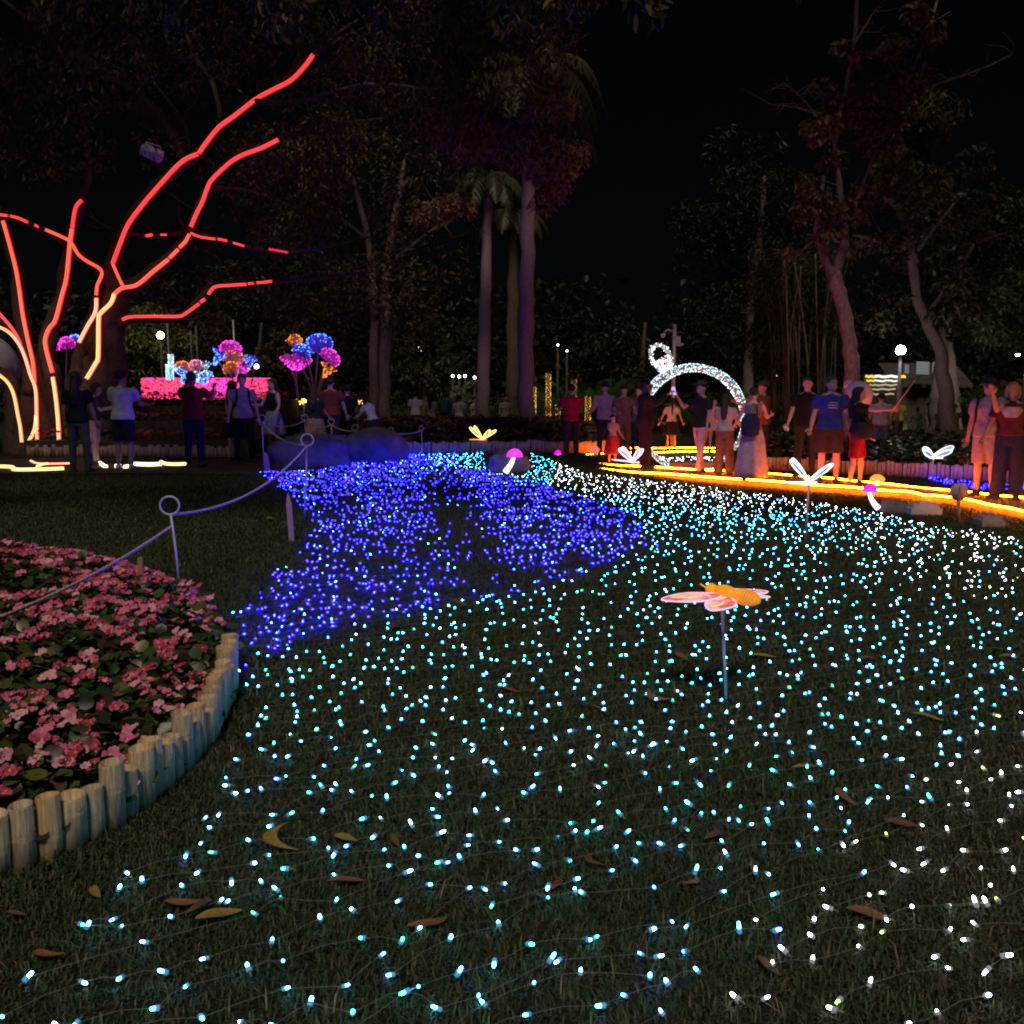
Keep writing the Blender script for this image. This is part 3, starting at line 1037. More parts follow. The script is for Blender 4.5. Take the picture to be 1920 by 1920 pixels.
def slab(name, fr, bk, z, th, parent):
    """planks laid crosswise between two edge lines, each a board of its own"""
    a = strip_pts(fr, z); b = strip_pts(bk, z)

    def resample(p, n):
        d = [0]
        for u, v in zip(p[:-1], p[1:]): d.append(d[-1] + (v - u).length)
        out = []
        for i in range(n):
            t = d[-1] * i / (n - 1)
            k = max(j for j in range(len(d)) if d[j] <= t + 1e-9); k = min(k, len(p) - 2)
            out.append(p[k].lerp(p[k + 1], (t - d[k]) / max(d[k + 1] - d[k], 1e-9)))
        return out
    La = sum((v - u).length for u, v in zip(a[:-1], a[1:]))
    n = int(La / 0.15)
    ra, rb = resample(a, n + 1), resample(b, n + 1)
    base = parent.location
    for i in range(n):
        g_ = 0.05
        p = [ra[i].lerp(ra[i + 1], g_), ra[i].lerp(ra[i + 1], 1 - g_), rb[i].lerp(rb[i + 1], 1 - g_), rb[i].lerp(rb[i + 1], g_)]
        dz = random.uniform(-0.003, 0.003)
        m = MB()
        top = [q + Vector((0, 0, dz)) for q in p]; bot = [q + Vector((0, 0, dz - 0.03)) for q in p]
        m.add(bot + top, [(0, 3, 2, 1), (4, 5, 6, 7), (0, 1, 5, 4), (1, 2, 6, 5), (2, 3, 7, 6), (3, 0, 4, 7)])
        m.build("plank", DECK, parent, smooth=False)


dk = wthing("boardwalk", "low timber boardwalk edged with glowing amber strips", "boardwalk", PL(1500, 900, ZD))
slab("deck", FRONT, REAR, ZD, 0.03, dk)


def beam(pp, z, parent, h=0.11):
    p = strip_pts(pp, z)
    m = MB()
    rings = [[q + Vector((0, -0.025, -0.032 - h)), q + Vector((0, 0.035, -0.032 - h)), q + Vector((0, 0.035, -0.034)), q + Vector((0, -0.025, -0.034))] for q in p]
    m.loft(rings)
    m.build("edge_beam", BEAM, parent, smooth=False)


def strip(pp, z, parent, r=0.011, mat_=None, name="strip_light"):
    p = strip_pts(pp, z + r)
    q = [v + Vector((0, 0, 0.006 * math.sin(i * 0.9))) for i, v in enumerate(p)]
    MB().tube(q, r, 8).build(name, mat_ or AMBER, parent)


beam(FRONT, ZD, dk); beam(REAR, ZD, dk)
strip(FRONT, ZD, dk); strip(REAR[1:], ZD, dk, 0.009)
dk2 = wthing("boardwalk", "rear arm of the boardwalk passing behind the ring sculpture", "boardwalk", PL(1250, 845, ZD))
slab("deck", REAR2_F, REAR2_B, ZD, 0.03, dk2)
beam(REAR2_F, ZD, dk2)
strip([(1090, 854.5), (1130, 850), (1230, 848), (1298, 846.5), (1350, 847)], ZD, dk2, 0.009); strip(REAR2_B, ZD, dk2, 0.008)

# boxes and round sign before the boardwalk
CONC = mat("concrete_block", (0.30, 0.24, 0.22), 0.9, 0.3, 12, 0.2, 0.3)
PLAST = mat("pale_plastic_box", (0.50, 0.53, 0.60), 0.5, 0.15, 6, 0.3)


def light_box(label, px_, py_, wpx, hpx, m, cat):
    g = G(px_, py_)
    s = g.y / F
    t = wthing("cable_box", label, cat, g)
    w_, h_ = wpx * s, hpx * s
    b = MB()
    rings = []
    for z, k in ((0, 1.0), (h_ * 0.62, 1.0), (h_ * 0.66, 0.86), (h_ * 0.97, 0.82), (h_, 0.76)):
        rings.append([(g.x + x * w_ / 2 * k, g.y + 0.1 + y * 0.11 * k, g.z + z) for x, y in ((-1, -1), (1, -1), (1, 1), (-1, 1))])
    b.loft(rings); b.build("housing", m, t, smooth=False)
    MB().box((g.x, g.y + 0.1, g.z + h_ * 1.12), (w_ * 0.35, 0.09, h_ * 0.24)).build("lid_handle", m, t, smooth=False)


light_box("brownish stepped block below the boardwalk's front edge", 1682, 962, 50, 20, CONC, "block")
light_box("pale rectangular plastic box below the boardwalk's front edge", 1737, 966, 58, 20, PLAST, "box")
light_box("brownish stepped block at the right end of the boardwalk front", 1862, 988, 44, 20, CONC, "block")
g = G(1797, 980)
sg = wthing("round_sign", "small round sign seen from behind on a wooden post", "sign", g)
tp = on(1798, 922, g)
MB().tube([g, on(1797, 935, g)], 0.022, 8).build("sign_post", WOOD, sg)
m = MB(); rr_ = 17 * g.y / F
m.loft([[tp + Vector((math.cos(a) * rr_, dy, math.sin(a) * rr_)) for a in [2 * math.pi * i / 24 for i in range(24)]] for dy in (-0.012, 0.012)])
m.build("disc", mat("sign_disc", (0.42, 0.26, 0.24), 0.5, 0.15, 10), sg)
MB().box(tp + Vector((0, -0.02, -0.01)), (0.028, 0.012, rr_ * 1.5)).build("backing_slat", WOOD, sg, smooth=False)

# ================================================================== glowing insects and mushrooms on stakes
ROD_CLEAR = mat("clear_acrylic_rod", (0.30, 0.40, 0.50), 0.15, 0.1, 20, 0.6)


def wing_outline(L, W, n=18, notch=0.0):
    pts = []
    for i in range(n):
        a = 2 * math.pi * i / n
        x = 0.5 - 0.5 * math.cos(a)
        y = math.sin(a) * (0.55 + 0.45 * x) * (1 - notch * max(0.0, x - 0.45) ** 1.1)
        pts.append((x * L, y * W / 2))
    return pts


def wing(t, org, dirv, side, L, W, rim_m, mem_m, rim_r, vein_m=None, notch=0.0):
    d = Vector(dirv).normalized(); s = Vector(side); s = (s - d * s.dot(d)).normalized(); nrm = d.cross(s)
    out = [org + d * x + s * y for x, y in wing_outline(L, W, 22, notch)]
    wob = MB()
    c = org + d * L * 0.5
    n = len(out)
    th = rim_r * 0.35
    top = [p + nrm * th for p in out]; bot = [p - nrm * th for p in out]
    wob.add(top + bot + [c + nrm * th * 1.6, c - nrm * th * 1.6], [(i, (i + 1) % n, 2 * n) for i in range(n)] + [(n + (i + 1) % n, n + i, 2 * n + 1) for i in range(n)] + [(i, n + i, n + (i + 1) % n, (i + 1) % n) for i in range(n)])
    wo = wob.build("wing", mem_m, t)
    MB().tube(out, rim_r, 6, close=True).build("glow_rim", rim_m, wo).location = (0, 0, 0)
    for o in wo.children:
        # rim was built in world space: same origin as the wing
        o.data.transform(Matrix.Translation(-Vector(t.location)))
    if vein_m:
        q = MB().tube([org + d * L * 0.28, org + d * L * 0.55 + s * W * 0.04, org + d * L * 0.82 - s * W * 0.10], [rim_r * 0.4, rim_r * 2.2, rim_r * 0.6], 6, flat=0.5)
        q.v = [tuple(Vector(v) + nrm * rim_r * 0.5) for v in q.v]
        v_ = q.build("vein", vein_m, wo); v_.data.transform(Matrix.Translation(-Vector(t.location)))


def dragonfly(label, cpx, basepx, tips, tail, rim_m, mem_m, vein_m, body_m, rod_m, rw=0.012, Y=None, W=0.09):
    g = G(*basepx) if Y is None else Vector((A(cpx[0], cpx[1], Y).x, Y, gzf(A(cpx[0], cpx[1], Y).x, Y)))
    t = wthing("dragonfly_lamp", label, "garden light", g, "insect lights on stakes")
    c = on(cpx[0], cpx[1], g)
    MB().tube([g + Vector((0, 0, -0.03)), c], 0.011, 7).build("stake_rod", rod_m, t)
    for k, (tx, ty) in enumerate(tips):
        tp_ = on(tx, ty, g) + Vector((0, 0.10 * (1 if k % 2 else -1), 0))
        o_ = c + Vector((0, 0.02 * (1 if k % 2 else -1), 0.01))
        d = tp_ - o_
        wing(t, o_, d, Vector((-d.z, 0.6 * (1 if k % 2 else -1) * d.length, d.x)), d.length, W, rim_m, mem_m, rw, vein_m)
    te = on(tail[0], tail[1], g) + Vector((0, -0.06, 0))
    b = MB(); b.tube([c + (c - te) * 0.22, c + (c - te) * 0.12, c, c.lerp(te, 0.35), c.lerp(te, 0.8), te], [rw * 1.0, rw * 1.9, rw * 2.1, rw * 1.3, rw * 1.2, rw * 0.6], 8)
    b.build("body", body_m, t)
    b = MB(); b.ell(c + (c - te) * 0.28, (rw * 1.9,) * 3, 8, 6); b.build("head", body_m, t)


W_RIM = emit("insect_rim_white", (0.80, 0.92, 1.0), 1.9); W_MEM = emit("insect_membrane_white", (0.30, 0.50, 0.70), 0.55)
B_VEIN = emit("insect_vein_blue", (0.0, 0.25, 0.80), 0.75)
dragonfly("white and blue glowing dragonfly on a tall pink rod before the boardwalk", (1517, 905), (1510, 1016), [(1476, 862), (1491, 861), (1552, 870), (1568, 871)], (1466, 903), W_RIM, W_MEM, B_VEIN,
          emit("insect_body_pale", (0.55, 0.75, 1.0), 2.2), mat("pink_rod", (0.45, 0.22, 0.22), 0.4, 0.1, 20, 0.5), 0.0075, W=0.058)
dragonfly("yellow glowing dragonfly before the far flower bed", (904, 824), (905, 851), [(881, 801), (889, 799), (919, 806), (930, 807)], (880, 824), emit("insect_rim_yellow", (1.0, 0.80, 0.25), 2.2),
          emit("insect_membrane_yellow", (0.9, 0.42, 0.04), 0.7), None, emit("insect_body_orange", (1.0, 0.33, 0.03), 1.3), mat("orange_rod", (0.5, 0.22, 0.12), 0.4, 0.1, 20, 0.5), 0.011, W=0.085)
dragonfly("pink and white glowing dragonfly at the boardwalk's left part", (1186, 866), (1183, 902), [(1159, 841), (1168, 839), (1198, 841), (1207, 843)], (1146, 861), emit("insect_rim_pinkwhite", (1.0, 0.72, 0.92), 2.2),
          emit("insect_membrane_pink", (0.85, 0.15, 0.65), 0.6), emit("insect_vein_magenta", (0.8, 0.05, 0.6), 1.0), emit("insect_body_pink", (1.0, 0.5, 0.75), 1.8), ROD_CLEAR, 0.011, W=0.085)
dragonfly("pale blue glowing butterfly over the bed behind the boardwalk", (1750, 858), (0, 0), [(1728, 846), (1736, 840), (1780, 844), (1792, 838)], (1766, 858), W_RIM, W_MEM, B_VEIN,
          emit("insect_body_cream", (1.0, 0.85, 0.4), 2.0), ROD_CLEAR, 0.013, Y=17.3, W=0.13)


def emit_pattern(name, c1, c2, c3, s, scale):
    """back-lit plastic with a printed pattern of three colours"""
    m = emit(name, c1, s)
    t = m.node_tree; b = t.nodes["Principled BSDF"]
    tc = t.nodes.new("ShaderNodeTexCoord"); nz = t.nodes.new("ShaderNodeTexNoise"); nz.inputs["Scale"].default_value = scale; nz.inputs["Detail"].default_value = 2
    rp = t.nodes.new("ShaderNodeValToRGB")
    rp.color_ramp.elements[0].position = 0.38; rp.color_ramp.elements[0].color = (*c1, 1)
    rp.color_ramp.elements[1].position = 0.55; rp.color_ramp.elements[1].color = (*c2, 1)
    e = rp.color_ramp.elements.new(0.68); e.color = (*c3, 1)
    t.links.new(tc.outputs["Object"], nz.inputs["Vector"]); t.links.new(nz.outputs["Fac"], rp.inputs[0]); t.links.new(rp.outputs[0], b.inputs["Emission Color"])
    return m


def bee_lamp():
    g = G(1363, 1318)
    t = wthing("bee_lamp", "glowing bee with orange ringed body and pink wings on a clear stake", "garden light", g, "insect lights on stakes")
    hub = on(1354, 1138, g)
    MB().tube([g + Vector((0, 0, -0.04)), hub], 0.0085, 8).build("stake_rod", ROD_CLEAR, t)
    WRIM = emit("bee_wing_rim", (1.0, 0.55, 0.72), 1.05); WMEM = emit_pattern("bee_wing", (0.80, 0.03, 0.07), (1.0, 0.52, 0.60), (1.0, 0.62, 0.25), 0.72, 16); WV = emit("bee_wing_yellow", (1.0, 0.62, 0.12), 1.0)
    MB().tube([hub + Vector((0, 0, -0.006)), hub + Vector((0, 0, 0.02))], [0.012, 0.032], 10).build("socket", emit("bee_socket", (1.0, 0.45, 0.42), 0.55), t)
    c = on(1366, 1112, g)
    ax = Vector((0.62, -0.78, -0.03)).normalized()
    sidev = Vector((0.78, 0.62, 0))
    OR = emit("bee_body_orange", (1.0, 0.33, 0.008), 0.55, base=(0.8, 0.35, 0.03))
    DK = emit("bee_ring_amber", (0.55, 0.08, 0.002), 0.45)
    body = MB()
    body.tube([c + ax * (-0.075), c + ax * (-0.06), c + ax * (-0.02), c + ax * 0.02, c + ax * 0.04], [0.016, 0.030, 0.037, 0.031, 0.024], 12)
    bo = body.build("thorax", OR, t)
    b = MB(); b.ell(c + ax * (-0.105), (0.030, 0.030, 0.028), 10, 8)
    b.tube([c + ax * (-0.12) + sidev * 0.012, c + ax * (-0.15) + sidev * 0.03 + Vector((0, 0, 0.02))], 0.004, 5)
    b.tube([c + ax * (-0.12) - sidev * 0.012, c + ax * (-0.15) - sidev * 0.03 + Vector((0, 0, 0.02))], 0.004, 5)
    b.build("head", OR, t)
    # ringed abdomen
    for k in range(9):
        u0 = 0.040 + k * 0.0150
        rad = [0.027, 0.034, 0.038, 0.040, 0.040, 0.038, 0.034, 0.028, 0.019][k]
        q = MB().tube([c + ax * u0, c + ax * (u0 + 0.004), c + ax * (u0 + 0.012), c + ax * (u0 + 0.0135), c + ax * (u0 + 0.0155)], [rad * 0.90, rad, rad, rad * 0.92, rad * 0.80], 14)
        for i in range(len(q.mi)):
            q.mi[i] = 0
        q.build("abdomen_ring", [OR], t)
        MB().tube([c + ax * (u0 + 0.0128), c + ax * (u0 + 0.0149)], rad * 0.93, 14).build("groove_band", DK, t)
    # wings: a fore and a hind lobe on each side, slightly drooped
    def lobe(o_, d, L, W, s_):
        wing(t, o_, d, s_, L, W, WRIM, WMEM, 0.0038, WV, 1.1)
    near = Vector((-0.86, -0.48, 0.02)); farv = Vector((0.80, 0.58, -0.04))
    lobe(c - sidev * 0.02 + ax * (-0.03) + Vector((0, 0, -0.012)), (-0.97, -0.22, -0.03), 0.30, 0.21, ax)
    lobe(c - sidev * 0.02 + ax * 0.02 + Vector((0, 0, -0.016)), (-0.55, -0.83, -0.08), 0.22, 0.19, ax)
    lobe(c + sidev * 0.02 + ax * (-0.03) + Vector((0, 0, -0.004)), (0.90, 0.42, -0.075), 0.25, 0.17, ax)
    lobe(c + sidev * 0.02 + ax * 0.015 + Vector((0, 0, -0.008)), (0.97, 0.12, -0.08), 0.18, 0.11, ax)


bee_lamp()


def mushroom(label, cap, capw, caph, stem, Y, capm, stemm, stem_r):
    s = Y / F
    c = A(cap[0], cap[1], Y)
    pts = [A(x, y, Y) for x, y in stem]
    t = wthing("mushroom_lamp", label, "garden light", pts[-1], "mushroom lamps")
    m = MB()
    rx, rz = capw / 2 * s, caph * s
    rings = []
    for z, k in ((0.0, 0.55), (-0.06, 0.9), (0.0, 1.0), (0.25, 0.97), (0.55, 0.83), (0.82, 0.56), (0.96, 0.25), (1.0, 0.03)):
        rings.append([c + Vector((math.cos(a) * rx * k, math.sin(a) * rx * k, z * rz)) for a in [2 * math.pi * i / 20 for i in range(20)]])
    m.loft(rings); m.build("cap", capm, t)
    MB().tube(smooth_path(pts, 5), [stem_r * (0.75 + 0.5 * i / (5 * (len(pts) - 1))) for i in range(5 * (len(pts) - 1) + 1)], 9).build("stem", stemm, t)


MAG = emit("mushroom_magenta", (1.0, 0.0, 0.86), 1.15); WST = emit("mushroom_stem_white", (0.95, 0.96, 1.0), 1.5)
mushroom("magenta-capped white mushroom lamp on the small dark rock", (965, 856), 31, 15, [(963, 856), (960, 866), (954, 876), (947, 886)], 16.4, MAG, WST, 0.045)
mushroom("magenta-capped mushroom lamp with a bent stem below the boardwalk edge", (1631, 921), 27, 13, [(1630, 921), (1633, 933), (1639, 944), (1647, 953)], 12.9, MAG, WST, 0.034)
mushroom("orange-capped mushroom lamp on the boardwalk", (1645, 900), 27, 11, [(1645, 899), (1646, 904), (1646, 910)], 15.3, emit("mushroom_orange", (1.0, 0.30, 0.03), 1.3), emit("mushroom_stem_amber", (1.0, 0.7, 0.3), 2.5), 0.03)
mushroom("tiny magenta lamp at the boardwalk's left tip", (1046, 852), 14, 8, [(1046, 852), (1046, 858)], 21.5, MAG, WST, 0.03)
# tulip light
Yt = 22.0
c = A(1116, 848, Yt)
tl = wthing("tulip_lamp", "peach tulip-shaped lamp behind the boardwalk's left part", "garden light", (c.x, c.y, gzf(c.x, c.y)))
for k in range(5):
    a = 2 * math.pi * k / 5 + 0.3
    d = Vector((math.cos(a), math.sin(a), 0)); sdv = Vector((-math.sin(a), math.cos(a), 0))
    rings = []
    for t_, ro, wd in ((0, 0.02, 0.03), (0.3, 0.09, 0.08), (0.65, 0.10, 0.09), (0.9, 0.06, 0.05), (1, 0.035, 0.01)):
        p = c + d * ro + Vector((0, 0, t_ * 0.20 - 0.05))
        rings.append([p - sdv * wd, p + d * 0.012, p + sdv * wd, p - d * 0.006])
    MB().loft(rings).build("petal", emit("tulip_peach", (1.0, 0.22, 0.12), 0.75), tl)
MB().tube([c + Vector((0, 0, -0.04)), Vector((c.x, c.y, gzf(c.x, c.y)))], 0.015, 6).build("stem", ROD_CLEAR, tl)

# ================================================================== trees
BARK = mat("bark_dark", (0.085, 0.060, 0.048), 0.9, 0.5, 6, 0.15, 1.0, stretch=(8, 8, 1.2))
BARKG = mat("bark_grey_pink_lit", (0.25, 0.19, 0.20), 0.85, 0.35, 5, 0.2, 0.5, stretch=(4, 4, 9))  # grey bark with the pink light of nearby lamps put into its colour
BARKB = mat("bark_grey_brown", (0.16, 0.115, 0.10), 0.9, 0.45, 6, 0.15, 0.9, stretch=(7, 7, 1.2))


def limb(mb, pts, Y, n=10, fl=True):
    """pts: (px, py, radius px[, dY]) in photograph pixels at depth Y"""
    P = [A(p[0], p[1], Y + (p[3] if len(p) > 3 else 0)) for p in pts]
    rad = [p[2] * Y / F for p in pts]
    S = smooth_path(P, 5)
    rs = []
    for i in range(len(S)):
        t = i / 5; k = min(int(t), len(rad) - 2); f = t - k
        rs.append((rad[k] * (1 - f) + rad[k + 1] * f) * random.uniform(0.95, 1.06))
    S = [p + Vector((random.gauss(0, 0.12), random.gauss(0, 0.12), 0)) * r for p, r in zip(S, rs)]
    mb.tube(S, rs, n)
    return S


def twigs(mb, S, n, L, r, up=0.3):
    ends = []
    for _ in range(n):
        p = S[random.randrange(max(1, len(S) // 3), len(S))]
        d = Vector((random.gauss(0, 1), random.gauss(0, 1), random.gauss(up, 0.6))).normalized()
        q = p + d * L * random.uniform(0.4, 1)
        m_ = p.lerp(q, 0.5) + Vector((random.gauss(0, 1), random.gauss(0, 1), random.gauss(0, 1))) * L * 0.10
        mb.tube([p, m_, q], [r, r * 0.7, r * 0.3], 5)
        ends.append(q)
    return ends


def crown(t, cl, n, size, pal, aspect=1.0, droop=0.6, shape=LEAF4, name="crown", ysc=1.0, clear=None):
    """cl: (px, py, r px, Y)"""
    C_, R_ = [], []
    for px_, py_, r_, Y_ in cl:
        C_.append(tuple(A(px_, py_, Y_))); s = r_ * Y_ / F
        R_.append((s, s * ysc, s * 0.85))
    P = blobpts(C_, R_, n)
    if clear:                                   # keep leaves off the lines where light tubes run
        qx_, qy_ = PX(P[:, 0], P[:, 1], P[:, 2])
        bad = np.zeros(len(P), bool)
        for line in clear:
            for (ax_, ay_), (bx_, by_) in zip(line[:-1], line[1:]):
                dx, dy = bx_ - ax_, by_ - ay_
                tt_ = np.clip(((qx_ - ax_) * dx + (qy_ - ay_) * dy) / (dx * dx + dy * dy + 1e-9), 0, 1)
                bad |= np.hypot(qx_ - ax_ - tt_ * dx, qy_ - ay_ - tt_ * dy) < 17
        P = P[~(bad & (P[:, 1] < 22.4))]
    o = leafcloud(name, P, size, pal, t, shape=shape, droop=droop, aspect=aspect, org=t.location)
    return o


def scatter(x0, x1, y0, y1, n, r0, r1, Y0, Y1, dens=None):
    out = []
    while len(out) < n:
        x, y = random.uniform(x0, x1), random.uniform(y0, y1)
        if dens and random.random() > dens(x, y): continue
        out.append((x, y, random.uniform(r0, r1), random.uniform(Y0, Y1)))
    return out


OLIVE = [(0.036, 0.038, 0.018), (0.052, 0.043, 0.024), (0.030, 0.034, 0.016), (0.064, 0.045, 0.028)]
BROWN = [(0.12, 0.065, 0.035), (0.16, 0.085, 0.04), (0.09, 0.06, 0.03), (0.07, 0.065, 0.028)]
GREEN = [(0.018, 0.024, 0.010), (0.024, 0.030, 0.012), (0.014, 0.019, 0.008)]

# ---- the old tree traced with glowing red tubes
YT = 22.2
base = A(110, 852, YT)
rt = wthing("strip_lit_tree", "old many-stemmed tree outlined with glowing red strips", "tree", (base.x, YT, gzf(base.x, YT)))
tr = MB()
limb(tr, [(200, 866, 62), (192, 830, 47), (189, 760, 41), (196, 680, 36), (206, 600, 29), (222, 540, 22)], YT + 0.1, 16)
limb(tr, [(95, 866, 44), (97, 820, 30), (94, 720, 24), (86, 655, 17), (115, 555, 13), (130, 460, 11), (152, 377, 9), (166, 300, 6), (150, 190, 4), (170, 90, 3)], YT, 12)
limb(tr, [(48, 866, 34), (56, 800, 22), (60, 720, 17), (42, 590, 14), (28, 500, 11), (5, 415, 8), (-30, 330, 6), (-50, 220, 4)], YT + 0.1, 12)
limb(tr, [(30, 866, 26), (28, 780, 17), (20, 720, 14), (-15, 690, 12), (-60, 640, 9)], YT + 0.2, 12)
limb(tr, [(150, 860, 40), (150, 780, 28), (150, 690, 18), (176, 590, 11), (189, 512, 9), (145, 476, 8), (86, 433, 7), (0, 402, 5), (-60, 380, 4)], YT + 0.15, 12)
limb(tr, [(58, 740, 14), (46, 668, 9), (30, 632, 8), (0, 600, 8), (-40, 560, 6)], YT, 9)
tr.build("trunk", BARK, rt)
br = MB()
ends = []
for L_ in ([(222, 545, 20), (212, 496, 15), (240, 420, 13), (300, 345, 11), (371, 289, 9), (440, 215, 8), (515, 165, 6.5), (586, 103, 5.5), (690, 50, 4), (800, 10, 3), (900, -50, 2)],
           [(222, 545, 20), (262, 530, 14), (312, 488, 12), (357, 438, 10), (378, 378, 8), (430, 305, 7), (520, 262, 5.5), (620, 235, 3.5), (720, 222, 2)],
           [(222, 610, 16), (245, 597, 9), (335, 595, 7), (402, 540, 6), (508, 530, 4.5), (600, 522, 3), (700, 508, 2)],
           [(357, 438, 8), (400, 447, 5), (460, 463, 4.5), (550, 473, 4), (660, 452, 2)], [(352, 438, 6), (310, 441, 4), (270, 443, 4), (200, 425, 2.5)],
           [(345, 300, 9, .3), (300, 220, 10, .5), (220, 150, 8, .8), (120, 85, 6, 1), (30, 20, 5, 1), (-40, -40, 4, 1)],
           [(300, 225, 6, .5), (240, 195, 5, .6), (170, 205, 3, .6)], [(413, 225, 5, .4), (400, 160, 5, .6), (360, 95, 4, .8), (335, 0, 3, 1)], [(355, 285, 4, .4), (345, 230, 3, .5), (300, 170, 2.5, .6), (270, 140, 2, .7)],
           [(480, 190, 5, -.3), (560, 190, 4, -.5), (680, 160, 4, -.8), (780, 165, 3, -1), (850, 185, 2, -1)], [(600, 95, 4, -.3), (640, 60, 4, -.6), (700, 20, 3.5, -.8), (760, -30, 3, -1)],
           [(700, 15, 3, -.8), (780, 15, 3, -1), (860, -10, 2, -1.2)], [(395, 355, 3), (450, 355, 3), (520, 375, 2), (570, 400, 1.5)]):
    S = limb(br, L_, YT, 8)
    ends += twigs(br, S, 9, 1.3, 0.02)
br.build("branches", BARK, rt)
RED = emit("tube_red", (1.0, 0.060, 0.048), 1.75)
REDL = emit("tube_red_orange", (1.0, 0.11, 0.055), 2.0)
PEACH = emit("tube_peach", (1.0, 0.34, 0.18), 2.6)
WARM = emit("tube_warm", (1.0, 0.48, 0.20), 2.0)
REDD = emit("tube_red_dim", (1.0, 0.05, 0.06), 0.9)
DIFF = {"tube_red": emit("diffuser_red", (1.0, 0.006, 0.010), 0.75), "tube_red_orange": emit("diffuser_red_orange", (1.0, 0.02, 0.012), 0.85), "tube_peach": emit("diffuser_peach", (1.0, 0.10, 0.04), 0.95), "tube_warm": emit("diffuser_warm", (1.0, 0.24, 0.07), 1.1), "tube_red_dim": emit("diffuser_red_dim", (1.0, 0.006, 0.010), 0.4)}

TUBES = [
    ("warm white tube rising on the thick right stem above the bystanders", [(162, 709), (178, 682), (183, 668), (184, 600), (187, 588), (207, 568), (213, 552)], WARM, 10),
    ("red-orange tube at the fork of the thick right stem", [(214, 551), (228, 540), (247, 537), (262, 530), (290, 506), (314, 487)], REDL, 10),
    ("short broken red tube below the middle fork", [(318, 483), (326, 475), (333, 468)], REDL, 9), ("red tube piece reaching up to the middle fork", [(337, 463), (347, 453), (354, 440)], REDL, 9),
    ("red tube on the middle right branch curving up", [(358, 424), (366, 404), (379, 378), (390, 348), (400, 333), (430, 305), (455, 290), (490, 277), (520, 262)], RED, 10),
    ("red tube linking the fork to the tallest branch", [(230, 536), (222, 520), (211, 495)], REDL, 7), ("long red tube on the lower half of the tallest branch", [(211, 493), (225, 455), (240, 420), (268, 382), (300, 345), (340, 303), (369, 289)], RED, 10.5),
    ("red tube on the upper half of the tallest branch", [(373, 286), (387, 266), (410, 238), (440, 216), (480, 185), (515, 166), (545, 150), (570, 125), (586, 103)], RED, 10.5),
    ("warm tube on the foot of the middle stem", [(110, 836), (108, 790), (103, 740), (98, 708)], WARM, 9), ("red-orange tube on the leaning middle stem", [(97, 697), (87, 660), (84, 636), (92, 615), (103, 600), (115, 555), (124, 520), (130, 460), (134, 430)], REDL, 10),
    ("red tube at the top of the middle stem", [(135, 426), (141, 390), (152, 376)], RED, 9), ("peach tube slanting on the inner stem", [(148, 641), (163, 612), (178, 585), (180, 560)], PEACH, 9),
    ("red tube bending sharply over the inner stem", [(180, 552), (182, 535), (190, 508), (160, 488), (145, 475), (133, 455), (118, 445), (86, 431)], REDL, 8), ("dashed red tube at the left end of the bent branch", [(50, 416), (35, 409), (20, 405)], RED, 7),
    ("tiny red dash on the bent branch", [(70, 425), (66, 422)], RED, 6), ("red dash at the left picture edge", [(12, 404), (-10, 401)], RED, 7), ("tall orange tube on the left stem", [(64, 716), (61, 680), (52, 640), (42, 590), (35, 540), (28, 500), (15, 450), (5, 415)], REDL, 9),
    ("peach tube rising from the foot of the left stem", [(69, 838), (68, 780), (66, 730), (56, 702), (47, 672), (35, 645), (15, 622), (-10, 610)], PEACH, 8), ("red tube of the upper left side branch", [(38, 645), (25, 620), (0, 590), (-20, 570)], RED, 7),
    ("warm tube arching on the outermost left stem", [(40, 828), (37, 800), (33, 780), (25, 740), (12, 715), (-10, 698)], WARM, 7.5), ("short warm tube slanting at the foot of the left stem", [(52, 830), (64, 805), (67, 780)], WARM, 8.5),
    ("red tube on the low horizontal branch", [(230, 599), (245, 594), (290, 593), (335, 593), (350, 586), (372, 570)], RED, 8), ("short red tube in the bend of the low branch", [(376, 566), (383, 561)], RED, 8),
    ("red tube at the far half of the low branch", [(391, 551), (402, 538), (430, 535), (460, 533)], RED, 8), ("red tip tube of the low branch", [(482, 530), (496, 529), (508, 527)], RED, 7),
    ("small red dash in the low branch's gap", [(466, 532), (474, 531)], RED, 6), ("red dashes left of the middle fork", [(274, 442), (284, 440)], RED, 7), ("small red dash near the middle fork", [(302, 440), (311, 440)], RED, 5),
    ("red tube starting the thin right branch", [(358, 437), (375, 444), (402, 448)], RED, 6), ("broken red tube along the thin right branch", [(409, 448), (424, 451)], RED, 6), ("red dash on the thin right branch", [(438, 455), (456, 461)], RED, 5.5),
    ("red dash near the end of the thin right branch", [(505, 467), (538, 473)], REDD, 6)]
cl = scatter(-120, 640, -160, 330, 70, 35, 75, 19.5, 25)
cl += scatter(560, 1090, -60, 330, 60, 35, 70, 19, 23, lambda x, y: 1 if y < 330 - abs(x - 900) * 0.4 else 0.15)
cl += scatter(300, 760, 300, 620, 26, 25, 50, 22, 26, lambda x, y: 0.7)
CLEAR = [t_[1] for t_ in TUBES]
tip_cl = [(1040, 330, 42, 20), (1070, 290, 36, 20), (1015, 380, 26, 20), (1020, 300, 50, 20), (980, 270, 60, 20.5), (900, 250, 60, 20.5), (850, 230, 60, 21), (1060, 200, 30, 20), (1040, 360, 24, 20)]
crown(rt, cl, 24000, 0.17, OLIVE + BROWN[:3], aspect=0.7, droop=0.9, clear=CLEAR)
